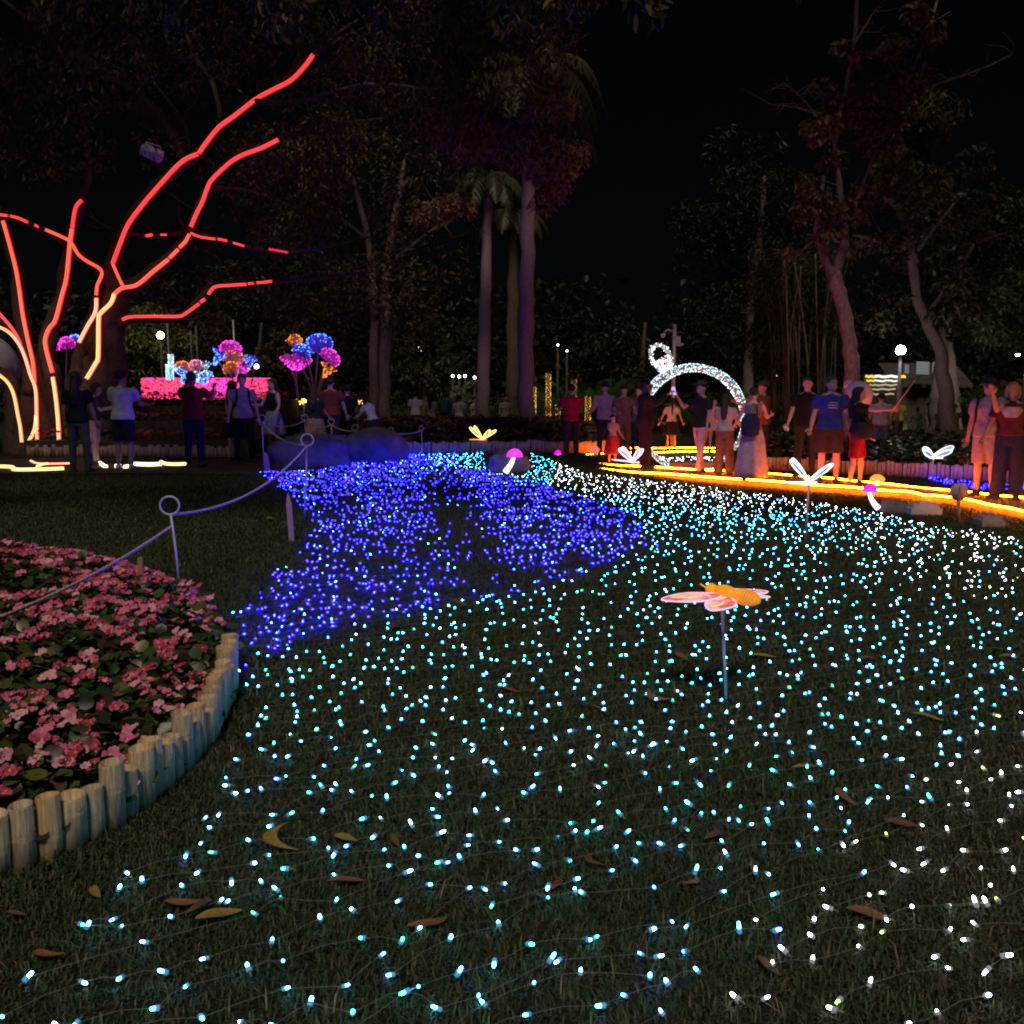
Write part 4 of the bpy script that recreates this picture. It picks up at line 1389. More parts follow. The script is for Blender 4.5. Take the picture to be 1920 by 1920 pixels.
crown(rt, tip_cl, 3600, 0.16, [(0.24, 0.13, 0.075), (0.17, 0.095, 0.06), (0.11, 0.075, 0.04)], aspect=0.7, droop=0.9, name="lit_rusty_crown_edge")  # reddish leaves, raised in colour to look lit against the dark crown

# ---- the glowing tubes themselves: twin lines of flexible light following the limbs


def sY(y):
    return 22.0 - 0.62 * float(sst(470, 760, y)) - 0.1


def glow_tube(label, pts, m, wpx=9.0, Yoff=0.0):
    e0 = (Vector(pts[0]) - Vector(pts[1])).normalized() * 1.2; e1 = (Vector(pts[-1]) - Vector(pts[-2])).normalized() * 1.2
    pts = [tuple(Vector(pts[0]) + e0)] + list(pts[1:-1]) + [tuple(Vector(pts[-1]) + e1)]
    P = smooth_path([A(x, y, sY(y) + Yoff) for x, y in pts], 5)
    t = wthing("light_tube", label, "strip light", P[0], "light tubes on the old tree")
    rw = wpx * 0.70 * 22 / F / 2
    # side direction in the picture plane of the limb
    for s in (-1, 1):
        q = []
        for i, p in enumerate(P):
            d = (P[min(i + 1, len(P) - 1)] - P[max(i - 1, 0)]).normalized()
            sd_ = d.cross(Vector((0, 1, 0))).normalized()
            q.append(p + sd_ * s * rw * 0.55)
        MB().tube(q, rw * 0.30, 7).build("glow_line", m, t)
    MB().tube([p + Vector((0, rw * 1.25, 0)) for p in P], rw * 0.95, 8).build("diffuser", DIFF[m.name], t)


for lab, pts, m, w_ in TUBES:
    glow_tube(lab, pts, m, w_)


def ground_tube(label, pts, m, r):
    P = smooth_path([G(x, y) + Vector((0, 0, r)) for x, y in pts], 4)
    o = MB().tube(P, r, 8).build("light_tube", m, org=P[0])
    tag(o, label, "strip light", "light tubes on the path")


WHITE_T = emit("tube_warm_white", (1.0, 0.78, 0.50), 3.2); YEL_T = emit("tube_yellow", (1.0, 0.72, 0.24), 2.4)
for lab, pts, m, r in [("long yellow light tube lying on the path at the left edge", [(-40, 878), (20, 879), (28, 884), (70, 884), (120, 882)], YEL_T, 0.035), ("thin peach light tube on the path under the old tree", [(58, 866), (70, 871), (95, 872), (135, 871)], PEACH, 0.022),
                       ("short loop of warm tube by the dark bystander", [(70, 877), (80, 873), (90, 872)], YEL_T, 0.025), ("white light tube on the path beside the white shirt", [(252, 874), (280, 875), (302, 874)], WHITE_T, 0.040),
                       ("yellow bent light tube on the path before the red shirt", [(302, 869), (312, 873), (330, 874), (351, 873)], YEL_T, 0.034), ("stub of white tube at the bystanders' feet", [(186, 870), (194, 876), (199, 878)], WHITE_T, 0.035),
                       ("small white stub tube before the bare legs", [(217, 878), (226, 878)], WHITE_T, 0.040), ("second small white stub tube before the bare legs", [(234, 879), (241, 878)], WHITE_T, 0.036)]:
    ground_tube(lab, pts, m, r)

# floodlight housing hanging in the tree
c = A(285, 287, 21)
fl = wthing("floodlight", "pale unlit floodlight housing hanging in the old tree", "floodlight", c)
rot = Matrix.Rotation(0.45, 3, 'Y') @ Matrix.Rotation(0.5, 3, 'X')
MB().box(c, (0.42, 0.20, 0.20), rot=rot).build("housing", mat("floodlight_shell", (0.62, 0.52, 0.68), 0.35, 0.1, 4, 0.5), fl, smooth=False)
MB().tube([c + Vector((-.2, 0, 0)), c + Vector((-.15, 0.1, .25)), c + Vector((.15, 0.1, .15)), c + Vector((.2, 0, -.1))], 0.015, 6).build("bracket", STEEL, fl)
MB().box(c + rot @ Vector((0, -0.11, 0)), (0.36, 0.03, 0.16), rot=rot).build("lens", mat("floodlight_glass", (0.5, 0.45, 0.6), 0.1, 0.1, 4, 0.6), fl, smooth=False)

# ---- broad tree overhanging the lawn from above (only its lowest sprays hang into view; unseen crown enlarged for shade)
ot = wthing("overhanging_shade_tree", "large tree whose drooping leafy sprays hang in from the top edge", "tree", (-13.0, 9.5, 0))
b = MB()
b.tube([(-13.0, 9.5, -0.2), (-12.8, 9.6, 2.5), (-12.2, 10, 5), (-10.5, 11, 7.2)], [0.55, 0.42, 0.36, 0.28], 14)
b.build("trunk", BARK, ot)
b = MB()
for pts in ([(-10.5, 11, 7.2), (-7, 12, 8.3), (-3, 13, 8.6), (1.2, 13, 8.2)], [(-10.5, 11, 7.2), (-8, 14, 8.6), (-4, 17, 9.4), (1, 18.5, 10)], [(-10.5, 11, 7.2), (-9, 9.5, 8.2), (-6.5, 8.8, 8.8)], [(-3, 13, 8.6), (0, 15, 9.3), (3.5, 16.5, 9.6)]):
    S = smooth_path([Vector(p) for p in pts], 5)
    b.tube(S, [0.22 - 0.18 * i / len(S) for i in range(len(S))], 8)
    twigs(b, S, 16, 1.6, 0.02, -0.1)
b.build("branches", BARK, ot)
CC = [(random.uniform(-15, 4.5), random.uniform(6.6, 23.0), 0, 0) for _ in range(230)]
P = blobpts([(x, y, 1.5 + y * 0.385 + 1.75 + random.uniform(0.0, 2.6)) for x, y, _, _ in CC], [random.uniform(0.8, 1.35) for _ in CC], 50000)
P2 = blobpts([tuple(A(x, y, Y)) for x, y, r, Y in [(1190, -10, 0, 7.5), (1215, 20, 0, 7.5), (1240, 5, 0, 7.6), (1060, -5, 0, 8), (960, 5, 0, 9), (700, -10, 0, 10), (300, -15, 0, 10), (520, 0, 0, 10), (100, -10, 0, 10), (1500, -25, 0, 9)]],
             [0.09, 0.11, 0.08, 0.16, 0.25, 0.3, 0.35, 0.3, 0.3, 0.05], 900)
leafcloud("crown", np.concatenate([P]), 0.34, OLIVE, ot, droop=0.9, aspect=0.8, org=ot.location)
leafcloud("hanging_sprays", P2, 0.13, OLIVE + [(0.20, 0.14, 0.03)], ot, droop=1.2, aspect=0.75, shape=LEAF6, org=ot.location)

# ---- added unseen tree at the right: crown above the view, put there to shade the background
ot2 = wthing("overhanging_shade_tree", "added unseen tree beyond the right edge whose crown shades the boardwalk side", "tree", (14.5, 10.5, 0))
b = MB()
b.tube([(14.5, 10.5, -0.3), (14.4, 10.6, 3), (13.8, 11, 6), (12.2, 12, 8.4)], [0.5, 0.4, 0.33, 0.25], 12)
b.build("trunk", BARK, ot2)
b = MB()
for pts in ([(12.2, 12, 8.4), (9, 13, 9.6), (6, 14, 10.2)], [(12.2, 12, 8.4), (11, 16, 10.2), (9, 20, 12.5)], [(12.2, 12, 8.4), (13, 15, 10), (14, 19, 12)]):
    S = smooth_path([Vector(p) for p in pts], 5)
    b.tube(S, [0.2 - 0.16 * i / len(S) for i in range(len(S))], 8); twigs(b, S, 10, 1.5, 0.02, 0.2)
b.build("branches", BARK, ot2)
CC = [(random.uniform(4.5, 17), random.uniform(7.5, 24.0)) for _ in range(150)]
P = blobpts([(x, y, 1.5 + y * 0.385 + 2.0 + random.uniform(0.0, 2.6)) for x, y in CC], [random.uniform(0.8, 1.35) for _ in CC], 33000)
leafcloud("crown", P, 0.34, OLIVE, ot2, droop=0.9, aspect=0.8, org=ot2.location)

# ---- royal palms
def palm(label, pts, Y, fr, nfr, L, pal, droop=1.0, frond_r=None, yaw0=0.0, bark=BARKG):
    b0 = A(pts[0][0], pts[0][1], Y)
    t = wthing("royal_palm", label, "palm", (b0.x, Y, gzf(b0.x, Y)), "royal palms")
    m = MB()
    S = limb(m, [(p[0], p[1], p[2]) for p in pts], Y, 14)
    m.build("trunk", bark, t)
    # leaf-base rings
    top = A(fr[0], fr[1], Y)
    if pts[-1][1] > fr[1]:
        MB().tube([S[-1], S[-1].lerp(top, 0.6), top], [pts[-1][2] * Y / F * 1.05, pts[-1][2] * Y / F * 0.8, 0.05], 10).build("crownshaft", mat("palm_crownshaft", (0.07, 0.09, 0.03), 0.5, 0.3, 8), t)
    PTS, DIR, LEN = [], [], []
    for k in range(nfr):
        a = yaw0 + 2 * math.pi * k / nfr + random.uniform(-.2, .2)
        el = random.uniform(0.15, 1.0)
        d = Vector((math.cos(a), math.sin(a), 0))
        rach = []
        for i in range(15):
            s = i / 14
            rach.append(top + d * (L * (s * 0.95 - 0.2 * s ** 3) * (0.6 + 0.4 * (1 - el * 0.6))) + Vector((0, 0, L * (el * 0.55 * s - droop * 0.85 * s ** 2.1))))
        mb = MB(); mb.tube(rach, [0.045 * (1 - 0.9 * i / 14) + 0.004 for i in range(15)], 5)
        # leaflets
        for i in range(2, 15):
            for q in range(4):
                f = min(i - 1 + q / 4, 13.99)
                i0 = int(f); p = rach[i0].lerp(rach[i0 + 1], f - i0)
                tg = (rach[i0 + 1] - rach[i0]).normalized()
                sv = tg.cross(Vector((0, 0, 1))).normalized()
                ll = L * 0.24 * math.sin(math.pi * min(1, (f / 14) * 0.85 + 0.12)) * random.uniform(0.8, 1.1)
                for s_ in (-1, 1):
                    tip = p + sv * s_ * ll * 0.75 + tg * ll * 0.35 + Vector((0, 0, -ll * random.uniform(0.45, 0.9)))
                    w_ = tg * 0.022
                    mid = p.lerp(tip, 0.5) + Vector((0, 0, ll * 0.1))
                    mb.add([p - w_, p + w_, mid + w_, mid - w_, tip], [(0, 1, 2, 3), (3, 2, 4)])
        c_ = random.choice(pal)
        mb.build("frond", mat("palm_frond_%d" % (pal.index(c_)), c_, 0.5, 0.3, 10), t)
    return t


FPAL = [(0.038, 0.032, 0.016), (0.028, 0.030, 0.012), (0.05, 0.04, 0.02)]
palm("thick royal palm with a pink-lit tint on its trunk in the middle of the picture", [(988, 836, 17), (986, 790, 16), (985, 700, 14.5), (987, 560, 14), (990, 420, 13), (993, 310, 12), (995, 240, 11)], 28.0, (997, 130), 15, 3.4, FPAL, 0.9)
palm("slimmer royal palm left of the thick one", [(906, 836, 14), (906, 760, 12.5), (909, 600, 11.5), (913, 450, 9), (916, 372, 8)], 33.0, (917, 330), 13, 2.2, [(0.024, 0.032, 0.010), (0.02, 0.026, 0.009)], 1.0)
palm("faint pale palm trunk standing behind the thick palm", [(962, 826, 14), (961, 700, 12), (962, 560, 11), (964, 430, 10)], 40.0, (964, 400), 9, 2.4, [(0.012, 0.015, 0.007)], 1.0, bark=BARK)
# tree with two pale trunks
b0 = A(712, 838, 30)
tt = wthing("twin_trunk_tree", "dark tree with two pale straight trunks close together", "tree", (b0.x, 30, gzf(b0.x, 30)))
MB_ = MB(); limb(MB_, [(701, 842, 11), (702, 700, 9), (700, 560, 8), (690, 450, 6), (660, 330, 4)], 30, 12); MB_.build("trunk", BARKB, tt)
MB_ = MB(); limb(MB_, [(720, 842, 15), (721, 720, 12.5), (723, 600, 11), (726, 500, 9), (745, 380, 6), (760, 300, 4)], 30.2, 12); MB_.build("trunk", BARKB, tt)
b = MB()
for L_ in ([(700, 560, 5), (620, 500, 4), (540, 470, 3)], [(725, 500, 5), (800, 440, 4), (870, 400, 3)], [(690, 450, 4), (600, 380, 3), (540, 330, 2)]):
    S = limb(b, L_, 30, 7); twigs(b, S, 8, 1.5, 0.02)
b.build("branches", BARK, tt)
crown(tt, scatter(460, 880, 230, 620, 60, 35, 70, 28.5, 32, lambda x, y: 1 if abs(x - 680) < 230 - max(0, y - 470) * 0.9 else 0.1), 15000, 0.20, OLIVE + BROWN, aspect=0.8)
crown(tt, [(850, 385, 26, 28.4), (820, 395, 28, 28.4), (875, 392, 16, 28.4), (790, 410, 20, 28.4)], 1300, 0.17, [(0.24, 0.13, 0.075), (0.17, 0.095, 0.06)], aspect=0.8, name="lit_rusty_crown_edge")  # lit look of these reddish leaves comes from a brighter leaf colour

# ---- trees at the right
b0 = A(1592, 838, 24)
r1 = wthing("rust_leaved_tree", "slender tree with rust-brown leaf tufts at the right", "tree", (b0.x, 24, gzf(b0.x, 24)))
m = MB()
limb(m, [(1596, 880, 20), (1596, 760, 15.5), (1597, 700, 14), (1590, 630, 13), (1576, 560, 12.5), (1562, 512, 12)], 24, 14)
m.build("trunk", mat("bark_pinkish", (0.24, 0.13, 0.14), 0.9, 0.45, 5, 0.15, 0.9, stretch=(7, 7, 1.2)), r1)
b = MB()
for L_ in ([(1562, 515, 12), (1545, 480, 8), (1531, 440, 6), (1535, 390, 4), (1545, 330, 3)], [(1564, 515, 12), (1577, 480, 9), (1583, 430, 7), (1572, 340, 6), (1566, 260, 5), (1585, 170, 4), (1604, 60, 4), (1606, -20, 3)],
           [(1583, 430, 5), (1610, 370, 4), (1640, 290, 3), (1690, 180, 3), (1740, 60, 3), (1760, -10, 2)], [(1566, 260, 4), (1530, 215, 2), (1480, 200, 1.2), (1440, 195, 0.8)], [(1530, 215, 2), (1500, 180, 1), (1470, 155, 0.8)], [(1535, 440, 3), (1500, 472, 1.6), (1470, 470, 1)],
           [(1604, 80, 2.5), (1625, 45, 2), (1640, 20, 1)], [(1690, 180, 3), (1780, 150, 2), (1850, 125, 1.2), (1900, 100, 0.8)]):
    S = limb(b, L_, 24, 7); twigs(b, S, 10, 0.9, 0.010)
b.build("branches", BARKB, r1)
RUST = [(0.13, 0.08, 0.045), (0.17, 0.11, 0.055), (0.10, 0.07, 0.04), (0.08, 0.065, 0.035), (0.17, 0.05, 0.03)]
cl = [(1530, 375, 34, 23.6), (1502, 398, 26, 23.6), (1515, 345, 24, 23.6), (1480, 470, 15, 23.6), (1550, 440, 26, 23.8), (1595, 395, 36, 24), (1620, 360, 30, 24), (1560, 400, 30, 23.8), (1535, 240, 34, 23.6), (1545, 165, 24, 24), (1580, 210, 46, 24),
      (1640, 190, 60, 24), (1600, 110, 26, 24), (1580, 90, 20, 24), (1700, 150, 44, 24), (1670, 90, 30, 24), (1740, 60, 30, 24), (1650, 260, 40, 24), (1610, 465, 20, 23.7), (1720, 20, 26, 24), (1560, 300, 24, 24)]
crown(r1, cl, 2700, 0.19, RUST, aspect=1.1, droop=0.7, shape=LEAF6)
b0 = A(1770, 838, 27)
r2 = wthing("crooked_tree", "crooked grey tree with sparse olive leaves near the right edge", "tree", (b0.x, 27, gzf(b0.x, 27)))
m = MB(); limb(m, [(1776, 860, 19), (1773, 760, 14), (1762, 660, 11), (1742, 610, 10), (1720, 560, 9), (1712, 490, 8.5)], 27, 12); m.build("trunk", BARKB, r2)
b = MB()
for L_ in ([(1712, 495, 10), (1702, 440, 8), (1684, 385, 7), (1662, 368, 6), (1678, 330, 4), (1690, 260, 3)], [(1712, 480, 8), (1690, 455, 6), (1650, 450, 5), (1600, 440, 3)], [(1720, 470, 5), (1750, 430, 3), (1790, 380, 2)], [(1730, 600, 5), (1790, 520, 4), (1830, 450, 3)]):
    S = limb(b, L_, 27, 7); twigs(b, S, 12, 1.1, 0.012)
b.build("branches", BARKB, r2)
OL2 = [(0.055, 0.058, 0.026), (0.075, 0.07, 0.034), (0.042, 0.045, 0.02), (0.09, 0.065, 0.034)]
crown(r2, scatter(1640, 1880, 330, 640, 34, 22, 46, 26, 28) + scatter(1650, 1830, 150, 330, 16, 26, 50, 26, 28), 6500, 0.19, OL2, aspect=1.0, droop=0.7, shape=LEAF6)
b0 = A(1766, 800, 36)
r3 = wthing("twin_stemmed_tree", "stout pale tree splitting in two beside the lit kiosk", "tree", (b0.x, 36, gzf(b0.x, 36)))
m = MB(); limb(m, [(1758, 815, 18), (1757, 760, 15), (1760, 715, 12), (1768, 660, 10), (1772, 560, 8)], 36, 12); m.build("trunk", BARKG, r3)
m = MB(); limb(m, [(1784, 815, 18), (1785, 760, 14), (1783, 710, 13), (1776, 660, 12), (1778, 580, 9), (1800, 480, 6)], 36.3, 12); m.build("trunk", BARKG, r3)
crown(r3, scatter(1690, 1960, 380, 620, 26, 30, 60, 34, 38), 6000, 0.24, GREEN, aspect=0.9)
b0 = A(1905, 800, 27)
r4 = wthing("bright_leaved_tree", "tree with lamp-lit pale green leaves at the right edge", "tree", (b0.x + 0.8, 27, gzf(b0.x, 27)))
m = MB(); limb(m, [(1965, 860, 16), (1960, 700, 13), (1945, 600, 10), (1925, 500, 6)], 27, 10); m.build("trunk", BARKB, r4)
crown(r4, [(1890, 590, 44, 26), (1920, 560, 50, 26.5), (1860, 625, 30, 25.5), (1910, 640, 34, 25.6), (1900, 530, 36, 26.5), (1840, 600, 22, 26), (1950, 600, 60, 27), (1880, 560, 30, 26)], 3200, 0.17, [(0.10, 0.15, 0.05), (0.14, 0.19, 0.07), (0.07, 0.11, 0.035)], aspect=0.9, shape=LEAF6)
b0 = A(1870, 812, 31)
sh = wthing("rounded_shrub", "bright green shrub behind the standing couple", "shrub", (b0.x, 31, gzf(b0.x, 31)))
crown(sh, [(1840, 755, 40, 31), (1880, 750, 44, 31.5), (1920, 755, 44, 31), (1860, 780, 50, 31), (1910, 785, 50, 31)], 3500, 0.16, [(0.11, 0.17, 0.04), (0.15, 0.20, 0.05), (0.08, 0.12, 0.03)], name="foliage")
b0 = A(1400, 800, 40)
ft = wthing("feathery_tree", "dark feathery tree rising behind the ring sculpture", "tree", (b0.x, 40, gzf(b0.x, 40)))
m = MB(); limb(m, [(1405, 830, 12), (1404, 650, 9), (1420, 480, 7), (1435, 330, 4)], 40, 10); m.build("trunk", BARKB, ft)
crown(ft, scatter(1290, 1540, 260, 640, 46, 30, 60, 38, 42, lambda x, y: 1 if abs(x - 1420) < 60 + (y - 240) * 0.35 else 0.1), 11000, 0.26, GREEN, aspect=0.6)

# ---- bamboo clump, areca palms
b0 = A(1500, 805, 31)
bc = wthing("bamboo_clump", "clump of tall yellowish bamboo culms behind the boardwalk crowd", "bamboo", (b0.x, 31, gzf(b0.x, 31)))
CULM = [mat("culm_yellow", (0.15, 0.115, 0.05), 0.5, 0.3, 5), mat("culm_olive", (0.07, 0.07, 0.03), 0.5, 0.3, 5), mat("culm_pale", (0.15, 0.135, 0.09), 0.5, 0.3, 5)]
tops = []
for k in range(34):
    x = random.uniform(1432, 1565); Yc = random.uniform(30, 32.5); dx = random.gauss(0, 14) + (x - 1500) * 0.25
    pts = [A(x, 815, Yc), A(x + dx * 0.2, 700, Yc), A(x + dx * 0.6, 600, Yc - 0.1), A(x + dx * 1.3, random.uniform(470, 540), Yc - 0.3)]
    S = smooth_path(pts, 6)
    r = random.uniform(0.025, 0.045)
    MB().tube(S, [r * (1 - 0.5 * i / len(S)) * (1.10 if i % 3 == 0 else 1) for i in range(len(S))], 7).build("culm", CULM[k % 3], bc)
    tops.append(S[-1])
crown(bc, scatter(1400, 1590, 470, 700, 40, 20, 42, 29.8, 32.5), 7000, 0.20, [(0.04, 0.045, 0.018), (0.055, 0.055, 0.024), (0.03, 0.034, 0.012)], aspect=0.45, droop=0.9, name="foliage")
for lab, cx, Yc, nf, L in [("areca palm clump glowing faintly green left of the ring sculpture", 1120, 30.5, 22, 2.3), ("areca palm clump beside the thick palm trunk", 1045, 33, 16, 2.2), ("low green palm clump seen through the ring sculpture", 1325, 31, 16, 1.9)]:
    p0 = A(cx, 800, Yc)
    t = wthing("areca_palm", lab, "palm", (p0.x, Yc, gzf(p0.x, Yc)), "areca palms")
    for k in range(nf):
        a = 2 * math.pi * k / nf + random.uniform(-.2, .2); d = Vector((math.cos(a), math.sin(a), 0))
        b_ = Vector(t.location) + d * random.uniform(0, 0.5)
        el = random.uniform(0.7, 1.2)
        rach = [b_ + d * (L * 0.62 * s ** 1.5) + Vector((0, 0, L * (1.15 * el * s - 0.42 * s ** 2.5))) for s in [i / 12 for i in range(13)]]
        mb = MB(); mb.tube(rach, [0.025 * (1 - 0.8 * i / 12) for i in range(13)], 5)
        for i in range(3, 13):
            for q in range(3):
                f = min(i - 1 + q / 3, 11.99); i0 = int(f); p = rach[i0].lerp(rach[i0 + 1], f - i0)
                tg = (rach[i0 + 1] - rach[i0]).normalized(); sv = tg.cross(Vector((0, 0, 1))); sv = sv.normalized() if sv.length > 1e-4 else Vector((1, 0, 0))
                ll = 0.48 * random.uniform(0.8, 1.1) * (1.1 - abs(f / 12 - 0.5))
                for s_ in (-1, 1):
                    tip = p + sv * s_ * ll * 0.7 + tg * ll * 0.5 + Vector((0, 0, -ll * 0.35)); w_ = tg * 0.02
                    mb.add([p - w_, p + w_, p.lerp(tip, 0.5) + w_ + Vector((0, 0, .03)), p.lerp(tip, 0.5) - w_ + Vector((0, 0, .03)), tip], [(0, 1, 2, 3), (3, 2, 4)])
        mb.build("frond", mat("areca_frond", (0.06, 0.22, 0.04), 0.45, 0.3, 8), t)

# ---- lamp-lit tree behind the light flowers and other far trees
for lab, name, cx, yb, Yc, cl, n, sz, pal, bk in [
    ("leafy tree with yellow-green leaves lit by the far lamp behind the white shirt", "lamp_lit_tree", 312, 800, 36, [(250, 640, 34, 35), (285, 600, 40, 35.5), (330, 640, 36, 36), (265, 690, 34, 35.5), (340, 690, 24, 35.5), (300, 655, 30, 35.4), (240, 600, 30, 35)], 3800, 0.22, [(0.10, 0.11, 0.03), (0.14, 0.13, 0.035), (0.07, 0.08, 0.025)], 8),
    ("low clipped shrub behind the pink light planter", "clipped_shrub", 262, 805, 31, [(250, 745, 26, 31), (272, 748, 24, 31), (235, 760, 24, 31)], 1400, 0.13, GREEN, 0),
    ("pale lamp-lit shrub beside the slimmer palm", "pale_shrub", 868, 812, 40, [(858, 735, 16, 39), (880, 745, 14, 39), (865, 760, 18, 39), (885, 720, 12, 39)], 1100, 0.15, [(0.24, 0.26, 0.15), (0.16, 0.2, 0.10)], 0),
    ("dark round tree in the gap left of the slimmer palm", "round_tree", 800, 815, 44, scatter(740, 890, 600, 740, 16, 18, 34, 43, 46), 3500, 0.26, OLIVE, 6),
    ("dark leafy tree behind the orange and blue light flowers", "round_tree", 480, 815, 44, scatter(380, 640, 480, 740, 26, 26, 50, 43, 47), 6000, 0.28, OLIVE, 6),
    ("dark tree in the centre right background", "round_tree", 1200, 815, 47, scatter(1090, 1330, 590, 760, 24, 26, 50, 46, 50), 5500, 0.28, GREEN, 7)]:
    p0 = A(cx, yb, Yc)
    t = wthing(name, lab, "shrub" if "shrub" in name else "tree", (p0.x, Yc, gzf(p0.x, Yc)))
    if bk:
        m = MB(); limb(m, [(cx, yb + 15, bk * 1.3), (cx - 3, yb - 60, bk), (cx + 4, yb - 130, bk * 0.8), (cx + 10, yb - 210, bk * 0.4)], Yc, 9); m.build("trunk", BARK, t)
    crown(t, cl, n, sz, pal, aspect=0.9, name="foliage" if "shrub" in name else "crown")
# unbroken dark wood behind everything
CC = [(x, random.uniform(52, 62), random.uniform(0.0, 7.0)) for x in np.linspace(-46, 46, 150)]
P = blobpts(CC, [random.uniform(1.6, 3.0) for _ in CC], 30000)
o = leafcloud("treeline", P, 0.5, [(0.010, 0.012, 0.006), (0.013, 0.014, 0.007)], None)
tag(o, "unbroken dark wood closing off the far background", "trees", kind="stuff")

# ================================================================== light sculptures
YS = 25.5


def bloom(label, c, rx, rz, tilt, glow, dot, stem=None, kind="dome", name="light_flower", n=150, Y=YS, cat="light sculpture", grp="glowing flowers"):
    """net-covered bloom: a shell of overlapping petals sprinkled with bulbs"""
    s = Y / F
    C_ = A(c[0], c[1], Y)
    foot = A(stem[-1][0], stem[-1][1], Y) if stem else C_
    t = wthing(name, label, cat, foot, grp)
    rx, rz = rx * s, rz * s
    rot = Matrix.Rotation(R(tilt), 3, 'Y') @ Matrix.Rotation(R(-18), 3, 'X')
    pts = []
    npet = 9 if kind != "bell" else 6
    for k in range(npet):
        a0 = 2 * math.pi * k / npet
        m = MB()
        grid = []
        for i in range(6):
            u = i / 5
            row = []
            for j in range(5):
                v = (j - 2) / 2
                a = a0 + v * (math.pi / npet) * (1.12 if kind != "bell" else 1.0) * (1 - 0.25 * u * abs(v))
                if kind == "dome":
                    el = R(88 - 100 * u); rad = (math.cos(el) * rx, math.sin(el) * rz)
                elif kind == "dish":
                    rad = (rx * (0.08 + 0.95 * u), rz * (u ** 1.6) * 0.9 - rz * 0.2)
                else:
                    rad = (rx * (0.12 + 0.35 * u + 0.6 * u ** 3), rz * (1.6 * u - 0.8))
                rr_ = rad[0] * (1 + 0.05 * math.cos(v * 3))
                p = Vector((math.cos(a) * rr_, math.sin(a) * rr_, rad[1] + 0.03 * rx * math.cos(v * math.pi)))
                row.append(C_ + rot @ p)
            grid.append(row)
        V = [p for r_ in grid for p in r_]
        Fq = [(i * 5 + j, i * 5 + j + 1, (i + 1) * 5 + j + 1, (i + 1) * 5 + j) for i in range(5) for j in range(4)]
        m.add(V, Fq)
        m.build("petal", glow, t)
        for _ in range(n // npet):
            i, j = random.random() * 4.99, random.random() * 3.99
            i0, j0 = int(i), int(j); fi, fj = i - i0, j - j0
            p = grid[i0][j0].lerp(grid[i0][j0 + 1], fj).lerp(grid[i0 + 1][j0].lerp(grid[i0 + 1][j0 + 1], fj), fi)
            pts.append(tuple(p + (p - C_).normalized() * 0.02))
    dots("led_bulbs", pts, 0.0145, dot, t, org=t.location)
    if stem:
        P = smooth_path([C_] + [A(x, y, Y + 0.05) for x, y in stem], 4)
        MB().tube(P, 0.022, 7).build("stem", mat("sculpture_stem", (0.32, 0.25, 0.36), 0.5, 0.1, 10), t)
    return t


gMAG, gBLU, gORA, gPNK = emit("net_magenta", (0.95, 0.01, 0.75), 0.26), emit("net_blue", (0.02, 0.015, 0.95), 0.26), emit("net_orange", (1.0, 0.20, 0.01), 0.16), emit("net_pink", (1.0, 0.16, 0.40), 0.16)
dMAG, dBLU, dORA, dPNK = [emit("dot_magenta", (1.0, 0.06, 0.75), 2.3)], [emit("dot_blue", (0.035, 0.05, 1.0), 5.0), emit("dot_ice", (0.12, 0.35, 1.0), 4.0)], [emit("dot_orange", (1.0, 0.24, 0.02), 2.4)], [emit("dot_pink", (1.0, 0.25, 0.35), 2.0)]
dWHT = [emit("dot_white", (0.80, 0.92, 1.0), 2.6), emit("dot_whiteblue", (0.25, 0.55, 1.0), 2.4)]
FT = (588, 770)
bloom("magenta open dish flower on its own curved stem", (555, 688), 28, 22, 0, gMAG, dMAG, [(556, 720), (559, 745), (558, 790)], "dish", n=170)
bloom("ribbed orange flower at the top left of the tall light bouquet", (551, 644), 14, 16, 30, gORA, dORA, [(568, 690), (585, 735), FT], n=90)
bloom("large blue dome flower at the top of the tall light bouquet", (598, 648), 24, 20, -10, gBLU, dBLU, [(594, 690), (591, 730), FT], n=200)
bloom("small blue flower in the middle of the tall light bouquet", (566, 662), 17, 15, 15, gBLU, dBLU, [(580, 690), (588, 730), FT], n=110, Y=YS - 0.5)
bloom("magenta flower leaning right in the tall light bouquet", (617, 672), 19, 16, 35, gMAG, dMAG, [(604, 705), (595, 735), FT], n=130, Y=YS - 0.3)
bloom("orange bell flower low at the right of the tall light bouquet", (613, 697), 15, 14, 25, gORA, dORA, [(603, 720), (594, 745), FT], "bell", n=100, Y=YS - 0.4)
bloom("small orange bud behind the magenta dish flower", (542, 681), 6, 6, 0, gORA, dORA, [(550, 700), (558, 745), (558, 790)], n=30, Y=YS + 0.4)
bloom("large magenta dome flower above the pink planter", (432, 657), 20, 16, 0, gMAG, dMAG, [(432, 690), (432, 720)], n=160)
bloom("orange flower under the large magenta dome", (437, 672), 19, 12, 0, gORA, dORA, [(434, 695), (432, 720)], n=100, Y=YS + 0.3)
bloom("blue bell flower left of the large magenta dome", (408, 672), 14, 16, 25, gBLU, dBLU, [(417, 690), (428, 712)], "bell", n=100)
bloom("blue bell flower at the right end of the planter", (467, 681), 13, 14, 10, gBLU, dBLU, [(462, 700), (455, 720)], "bell", n=90)
bloom("orange disc flower low on the planter", (433, 692), 14, 12, -25, gORA, dORA, [(436, 710), (437, 722)], n=80, Y=YS - 0.3)
bloom("magenta bell flower low on the planter", (452, 697), 13, 16, 30, gMAG, dMAG, [(446, 712), (442, 722)], "bell", n=90, Y=YS - 0.4)
bloom("peach shell flower over the left planter end", (343, 690), 14, 11, 0, gPNK, dORA, [(348, 703), (352, 715)], n=90)
